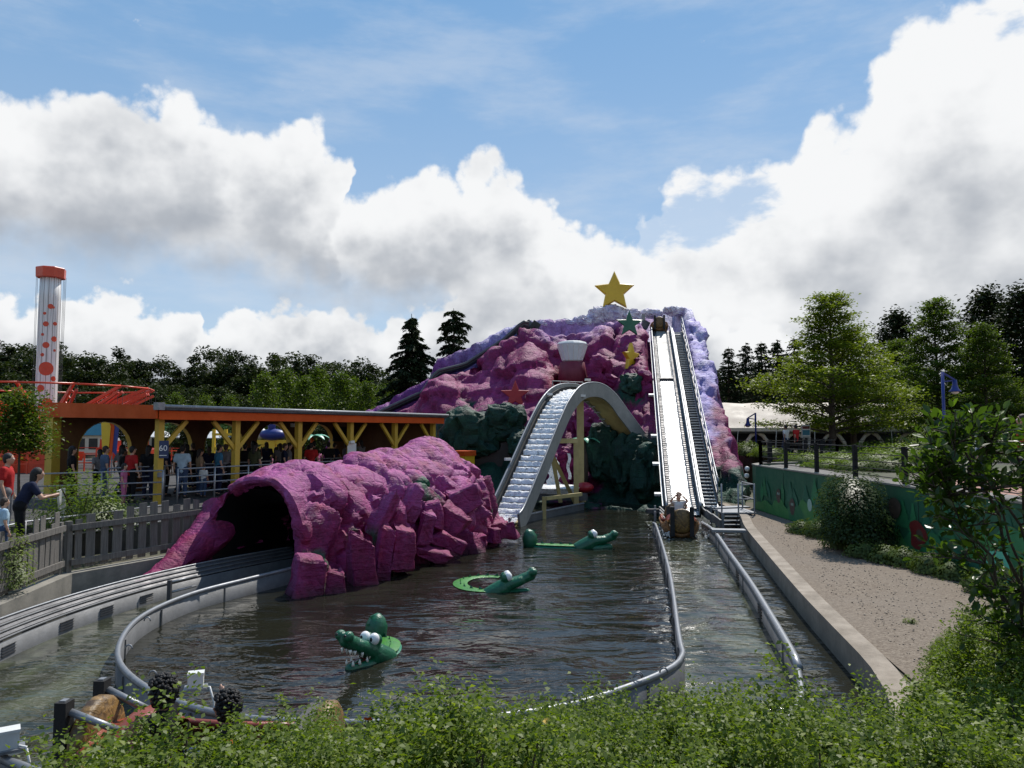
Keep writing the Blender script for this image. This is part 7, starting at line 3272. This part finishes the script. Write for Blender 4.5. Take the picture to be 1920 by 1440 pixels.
# ---- trees
def tree_mesh(seed, H, R_, crown0, clumps, n, size, mat, style='round', trunk_r=.16, up=.35):
    """returns (trunk mesh, crown mesh)"""
    rnd = random.Random(seed)
    r = np.random.default_rng(seed)
    mb = MB()
    tp = limb_pts((0, 0, -.1), (rnd.uniform(-.3, .3), rnd.uniform(-.3, .3), H * (.97 if style != 'round' else .8)), 0, 10, .015, rnd)
    mb.tube(tp, [trunk_r * (1.15 if i == 0 else 1 - .9 * i / 10) for i in range(11)], 8, False)
    P = []
    for c in range(clumps):
        if style == 'layer':       # flat spreading limbs, pin-oak like
            t = (c + rnd.random()) / clumps
            z = H * (crown0 + (1 - crown0) * t)
            prof = interp(t, [(0, .85), (.12, 1.0), (.32, .98), (.46, .62), (.65, .42), (.85, .30), (1, .12)])
            L = R_ * prof * rnd.uniform(.7, 1.12)
            a = c * 2.4 + rnd.uniform(-.4, .4)
            i = min(9, int(z / H * 10))
            st = tp[i].copy()
            st.z = z - .1 * L
            e = Vector((L * math.cos(a), L * math.sin(a), z + L * rnd.uniform(-.10, .16) + (.5 * t) * L))
            lb = limb_pts(st, e, .05, 6, .06, rnd)
            mb.tube(lb, [trunk_r * .32 * (1 - t * .6) * (1 - .8 * k / 6) for k in range(7)], 5, False)
            m = int(n / clumps * (.22 + prof * 1.05))
            tt = .28 + .72 * r.random(m) ** .7
            pos = np.array([tuple(lb[min(5, int(q * 6))].lerp(lb[min(5, int(q * 6)) + 1], q * 6 - min(5, int(q * 6)))) for q in tt])
            wd = .12 + .26 * L * (1 - .45 * tt)
            # small sprays at twig ends
            spr = r.integers(0, 14, m)
            so_ = r.normal(size=(14, 3)) * np.array([1, 1, .3])
            pos = pos + so_[spr] * wd[:, None] * .55 + r.normal(size=(m, 3)) * np.array([.26, .26, .12])
            P.append(pos)
        elif style == 'column':
            t = (c + rnd.random()) / clumps
            z = H * (crown0 + (1 - crown0) * t)
            prof = interp(t, [(0, .7), (.25, 1.0), (.6, .85), (.85, .5), (1, .12)])
            a = c * 2.4 + rnd.uniform(-.5, .5)
            L = R_ * prof * rnd.uniform(.45, .95)
            e = np.array([L * math.cos(a), L * math.sin(a), z])
            m = n // clumps
            P.append(e + r.normal(size=(m, 3)) * np.array([R_ * .28, R_ * .28, R_ * .34]) * (.45 + prof * .6))
        else:
            d = Vector((rnd.gauss(0, 1), rnd.gauss(0, 1), rnd.gauss(0, 1))).normalized()
            rr = rnd.random() ** .45
            ctr = Vector((d.x * R_ * rr, d.y * R_ * rr, H * (crown0 + (1 - crown0) * (.5 + .5 * d.z * rr))))
            if c % 3 == 0:
                i = rnd.randrange(4, 9)
                mb.tube(limb_pts(tp[i], ctr, .05, 4, .08, rnd), [trunk_r * .3, trunk_r * .25, trunk_r * .2, trunk_r * .12, .02], 5, False)
            m = n // clumps
            cs = R_ * rnd.uniform(.20, .36)
            q = r.normal(size=(m, 3))
            q /= np.linalg.norm(q, axis=1, keepdims=True)
            P.append(np.array(ctr) + q * (r.random(m) ** .45)[:, None] * np.array([cs, cs, cs * .75]))
    P = np.concatenate(P)
    P = P[P[:, 2] > .3]
    V, F = leaf_arrays(P, size, r, up=up)
    return mb.mesh('trunk', MATS['bark'], True), np_mesh('crown', V, F, MATS[mat])


def conifer_mesh(seed, H, R_, mat, n=9000, droop=.25, size=.3, gap=.62, z0=.08, power=.85):
    rnd = random.Random(seed)
    r = np.random.default_rng(seed)
    mb = MB()
    mb.tube([Vector((0, 0, -.1)), Vector((.05, 0, H * .5)), Vector((0, .05, H))], [H * .018, H * .012, .015], 7, False)
    P, A = [], []
    z = H * z0
    br = []
    while z < H * .985:
        L = R_ * (1 - z / H) ** power * rnd.uniform(.75, 1.1) + .12
        nb = 5 if z / H < .8 else 4
        a0 = rnd.uniform(0, 6.3)
        for k in range(nb):
            a = a0 + 2 * math.pi * k / nb + rnd.uniform(-.35, .35)
            br.append((z + rnd.uniform(-.2, .2), L * rnd.uniform(.65, 1.12), a))
        z += gap * rnd.uniform(.7, 1.2) * (.55 + .6 * (1 - z / H))
    tot = sum(b[1] for b in br)
    for z, L, a in br:
        dr = Vector((math.cos(a), math.sin(a), 0))
        pts = [Vector((0, 0, z)) + dr * L * t + Vector((0, 0, L * (.22 * t - droop * 1.9 * t * t))) for t in np.linspace(0, 1, 6)]
        mb.tube(pts, [.035 + .012 * L, .03, .025, .02, .014, .006], 4, False)
        m = max(12, int(n * L / tot))
        t = .08 + .92 * r.random(m) ** .8
        i = np.minimum(4, (t * 5).astype(int))
        pa = np.array([tuple(p) for p in pts])
        pos = pa[i] + (pa[i + 1] - pa[i]) * (t * 5 - i)[:, None]
        side = np.array([-dr.y, dr.x, 0])
        off = r.normal(size=m) * .26 * L * (1.05 - t) * 1.0 + r.normal(size=m) * .08
        pos = pos + side * off[:, None] + np.column_stack([np.zeros(m), np.zeros(m), -np.abs(r.normal(size=m)) * .14 - .10 * np.abs(off)])
        P.append(pos)
        A.append(np.tile(np.array([dr.x, dr.y, -.7]), (m, 1)) + side * (np.sign(off) * .8)[:, None])
    P, A = np.concatenate(P), np.concatenate(A)
    V, F = leaf_arrays(P, size, r, up=.3, axis=A, wide=.34, droop=.3)
    return mb.mesh('trunk', MATS['bark'], True), np_mesh('crown', V, F, MATS[mat])


def plant_tree(name, label, meshes, loc, s=1.0, rot=0.0, group=None, wide=1.0):
    t = thing(name, label, 'tree', loc, group)
    t.scale = (s * wide, s * wide, s)
    t.rotation_euler = (0, 0, rot)
    link('trunk', meshes[0], t)
    link('crown', meshes[1], t)
    return t


# hero trees on the right
m = tree_mesh(901, 11.6, 5.1, .16, 74, 30000, .22, 'leaf_oak', 'layer', .26, .5)
c = at_d(1562, 850, 44)
plant_tree('oak_tree', 'spreading light green oak in layers in front of the tent, left trunk of the pair', m, (c.x, 44, 2.0), .80, .4, None, 1.12)
m2 = tree_mesh(902, 10.4, 4.6, .18, 60, 22000, .22, 'leaf_oak', 'layer', .24, .5)
c = at_d(1592, 850, 47)
plant_tree('oak_tree', 'second spreading oak close behind the layered light green oak, right trunk of the pair', m2, (c.x + .6, 47.5, 2.0), .74, 2.2, None, 1.2)
m3 = tree_mesh(903, 12.5, 5.2, .12, 80, 24000, .26, 'leaf_poplar', 'layer', .24, .45)
for px, d, s, lab in ((1765, 50, .80, 'tall mid-green oak directly behind the blue street lamp'), (1690, 58, .66, 'green oak standing between the layered oak and the lamp'), (1850, 46, .62, 'lower green oak right of the blue street lamp')):
    c = at_d(px, 850, d)
    plant_tree('oak_tree', lab, m3, (c.x, d, 2.0), s, px)
m4 = tree_mesh(904, 13, 2.3, .05, 70, 9000, .34, 'leaf_dark', 'column', .2)
for px, d, top, lab in ((1682, 66, 592, 'dark columnar tree behind the light oaks, leftmost of three'), (1848, 62, 552, 'dark round-topped columnar tree right of the tall oak'), (1918, 52, 548, 'dark columnar tree at the right edge of the photo'), (1990, 56, 560, 'dark columnar tree just past the right edge')):
    c = at_d(px, top, d)
    plant_tree('columnar_tree', lab, m4, (c.x, d, 2.0), (c.z - 2.0) / 13, px * .1, wide=1.25)
m5 = [conifer_mesh(905 + k, 11, 2.7, 'leaf_dark', 6500, .12, .36, .5, .03, .7) for k in range(2)]
for k, (px, d, top, lab) in enumerate([(1366, 76, 650, 'dark spruce leftmost of the group right of the mountain'), (1398, 80, 642, 'dark spruce second from the left right of the mountain'), (1428, 74, 640, 'dark spruce third from the left right of the mountain'),
                                       (1456, 78, 636, 'dark spruce just left of the light oak'), (1490, 82, 632, 'dark spruce behind the left side of the light oak'), (1340, 84, 690, 'small dark spruce hugging the right flank of the mountain'), (1530, 84, 640, 'dark spruce behind the middle of the light oak'),
                                       (1410, 70, 700, 'short dark spruce in front of the spruce group')]):
    c = at_d(px, top, d)
    plant_tree('spruce_tree', lab, m5[k % 2], (c.x, d, 2.0), (c.z - 2.0) / 11, px, wide=1.3)
# cedars left of the mountain
mc = conifer_mesh(911, 12, 3.6, 'leaf_cedar', 17000, .30, .42, .62, .06, .85)
c = at_d(772, 588, 62)
plant_tree('cedar_tree', 'dark drooping cedar with a pointed top left of the mountain', mc, (c.x, 62, 1.0), (c.z - 1.0) / 12, .3, wide=1.35)
mc2 = conifer_mesh(912, 12, 3.2, 'leaf_cedar', 11000, .26, .42, .85, .10, .55)
c = at_d(852, 578, 64)
plant_tree('cedar_tree', 'open dark cedar with a flat tufted top behind the left mountain ridge', mc2, (c.x, 64, 1.0), (c.z - 1.0) / 12, 1.3, wide=1.2)
# light conical young trees in front of the woods
mp = [tree_mesh(920 + k, 8, 1.7, .06, 46, 5200, .24, 'leaf_poplar', 'column', .12, .3) for k in range(2)]
for k, (px, d, top) in enumerate([(498, 66, 706), (538, 70, 700), (572, 68, 712), (598, 72, 698), (640, 66, 704), (662, 70, 716), (690, 66, 722), (716, 70, 730), (430, 70, 745), (385, 68, 748), (330, 66, 742)]):
    c = at_d(px, top, d)
    plant_tree('young_tree', 'slim light green young tree before the dark woods, %s from the left in its row' % ORD[k], mp[k % 2], (c.x, d, 1.0), (c.z - 1.0) / 8, k * 1.3, 'young trees before the woods', 1.1)
# the woods: individual dark trees of three kinds
mw = [tree_mesh(930 + k, 14, 4.3, .16, 60, 5400, .46, 'leaf_wood', 'round', .22, .3) for k in range(3)]
mpn = [tree_mesh(940 + k, 15, 2.9, .45, 30, 2600, .46, 'leaf_dark', 'round', .18, .3) for k in range(2)]
WT = [(-300, 615), (0, 622), (100, 640), (150, 655), (230, 632), (270, 660), (330, 668), (400, 650), (460, 655), (560, 652), (640, 668), (700, 662), (740, 690), (900, 690), (1400, 690)]
rnd = random.Random(41)
px = -260
k = 0
while px < 900:
    d = rnd.uniform(88, 104)
    top = interp(px, WT) + rnd.uniform(-6, 22)
    c = at_d(px, top, d)
    pine = k % 4 == 1
    plant_tree('pine_tree' if pine else 'woodland_tree', 'dark pine with a tufted top in the woods at the left' if pine else 'dense dark broadleaf tree in the woods behind the shed and ride', (mpn if pine else mw)[k % 2 if pine else k % 3],
               (c.x, d, 1.0), (c.z - 1.0) / (15 if pine else 14), k * 1.7, 'pines in the woods' if pine else 'broadleaf trees in the woods', rnd.uniform(.95, 1.25))
    px += rnd.uniform(20, 34)
    k += 1
px = -200
while px < 800:
    d = rnd.uniform(76, 84)
    c = at_d(px, interp(px, WT) + rnd.uniform(50, 80), d)
    plant_tree('woodland_tree', 'dense dark broadleaf tree in the woods behind the shed and ride', mw[k % 3], (c.x, d, 1.0), (c.z - 1.0) / 14, k * 1.7, 'broadleaf trees in the woods', rnd.uniform(1.1, 1.4))
    px += rnd.uniform(45, 70)
    k += 1
# wood mass that closes the horizon
r = np.random.default_rng(7)
n = 42000
ang = r.uniform(-1.5, 1.35, n)
dist = r.uniform(112, 135, n)
hgt = np.array([8.5 + 3.2 * noise.noise(Vector((a * 14, 1.5, 0))) + 1.6 * noise.noise(Vector((a * 50, 7, 0))) for a in ang])
P = np.column_stack([dist * np.sin(ang), dist * np.cos(ang), 1 + hgt * r.random(n) ** .7])
tag(link('far_woods', foliage('far_woods', P, 1.5, 'leaf_wood', 8, up=.3)), 'far dark woods closing the horizon behind the park', 'woods', kind='stuff')
# right: woods behind the tent
for px in range(1330, 2050, 34):
    d = rnd.uniform(86, 100)
    c = at_d(px, 690 + rnd.uniform(-15, 25), d)
    plant_tree('woodland_tree', 'dark tree in the woods behind the tent hall', mw[k % 3], (c.x, d, 1.0), (c.z - 1.0) / 14, k * 1.7, 'trees behind the tent', rnd.uniform(1.0, 1.3))
    k += 1
# small tree at the left edge
m6 = tree_mesh(960, 3.3, .66, .50, 36, 8000, .11, 'leaf_poplar', 'layer', .05, .5)
c = at_d(38, 860, 21)
plant_tree('small_tree', 'small young thin-stemmed tree in front of the red ride at the left edge', m6, (c.x, 21, 1.2), .98, .6)
# young trees between park buildings
for px, d, top in ((345, 55, 800), (230, 58, 800), (455, 56, 802), (610, 52, 795)):
    c = at_d(px, top, d)
    plant_tree('park_tree', 'small round park tree glimpsed through the shed arches', mw[k % 3], (c.x, d, 1.0), (c.z - 1.0) / 14 * 1.3, k, 'small trees seen through the arches', 1.2)
    k += 1
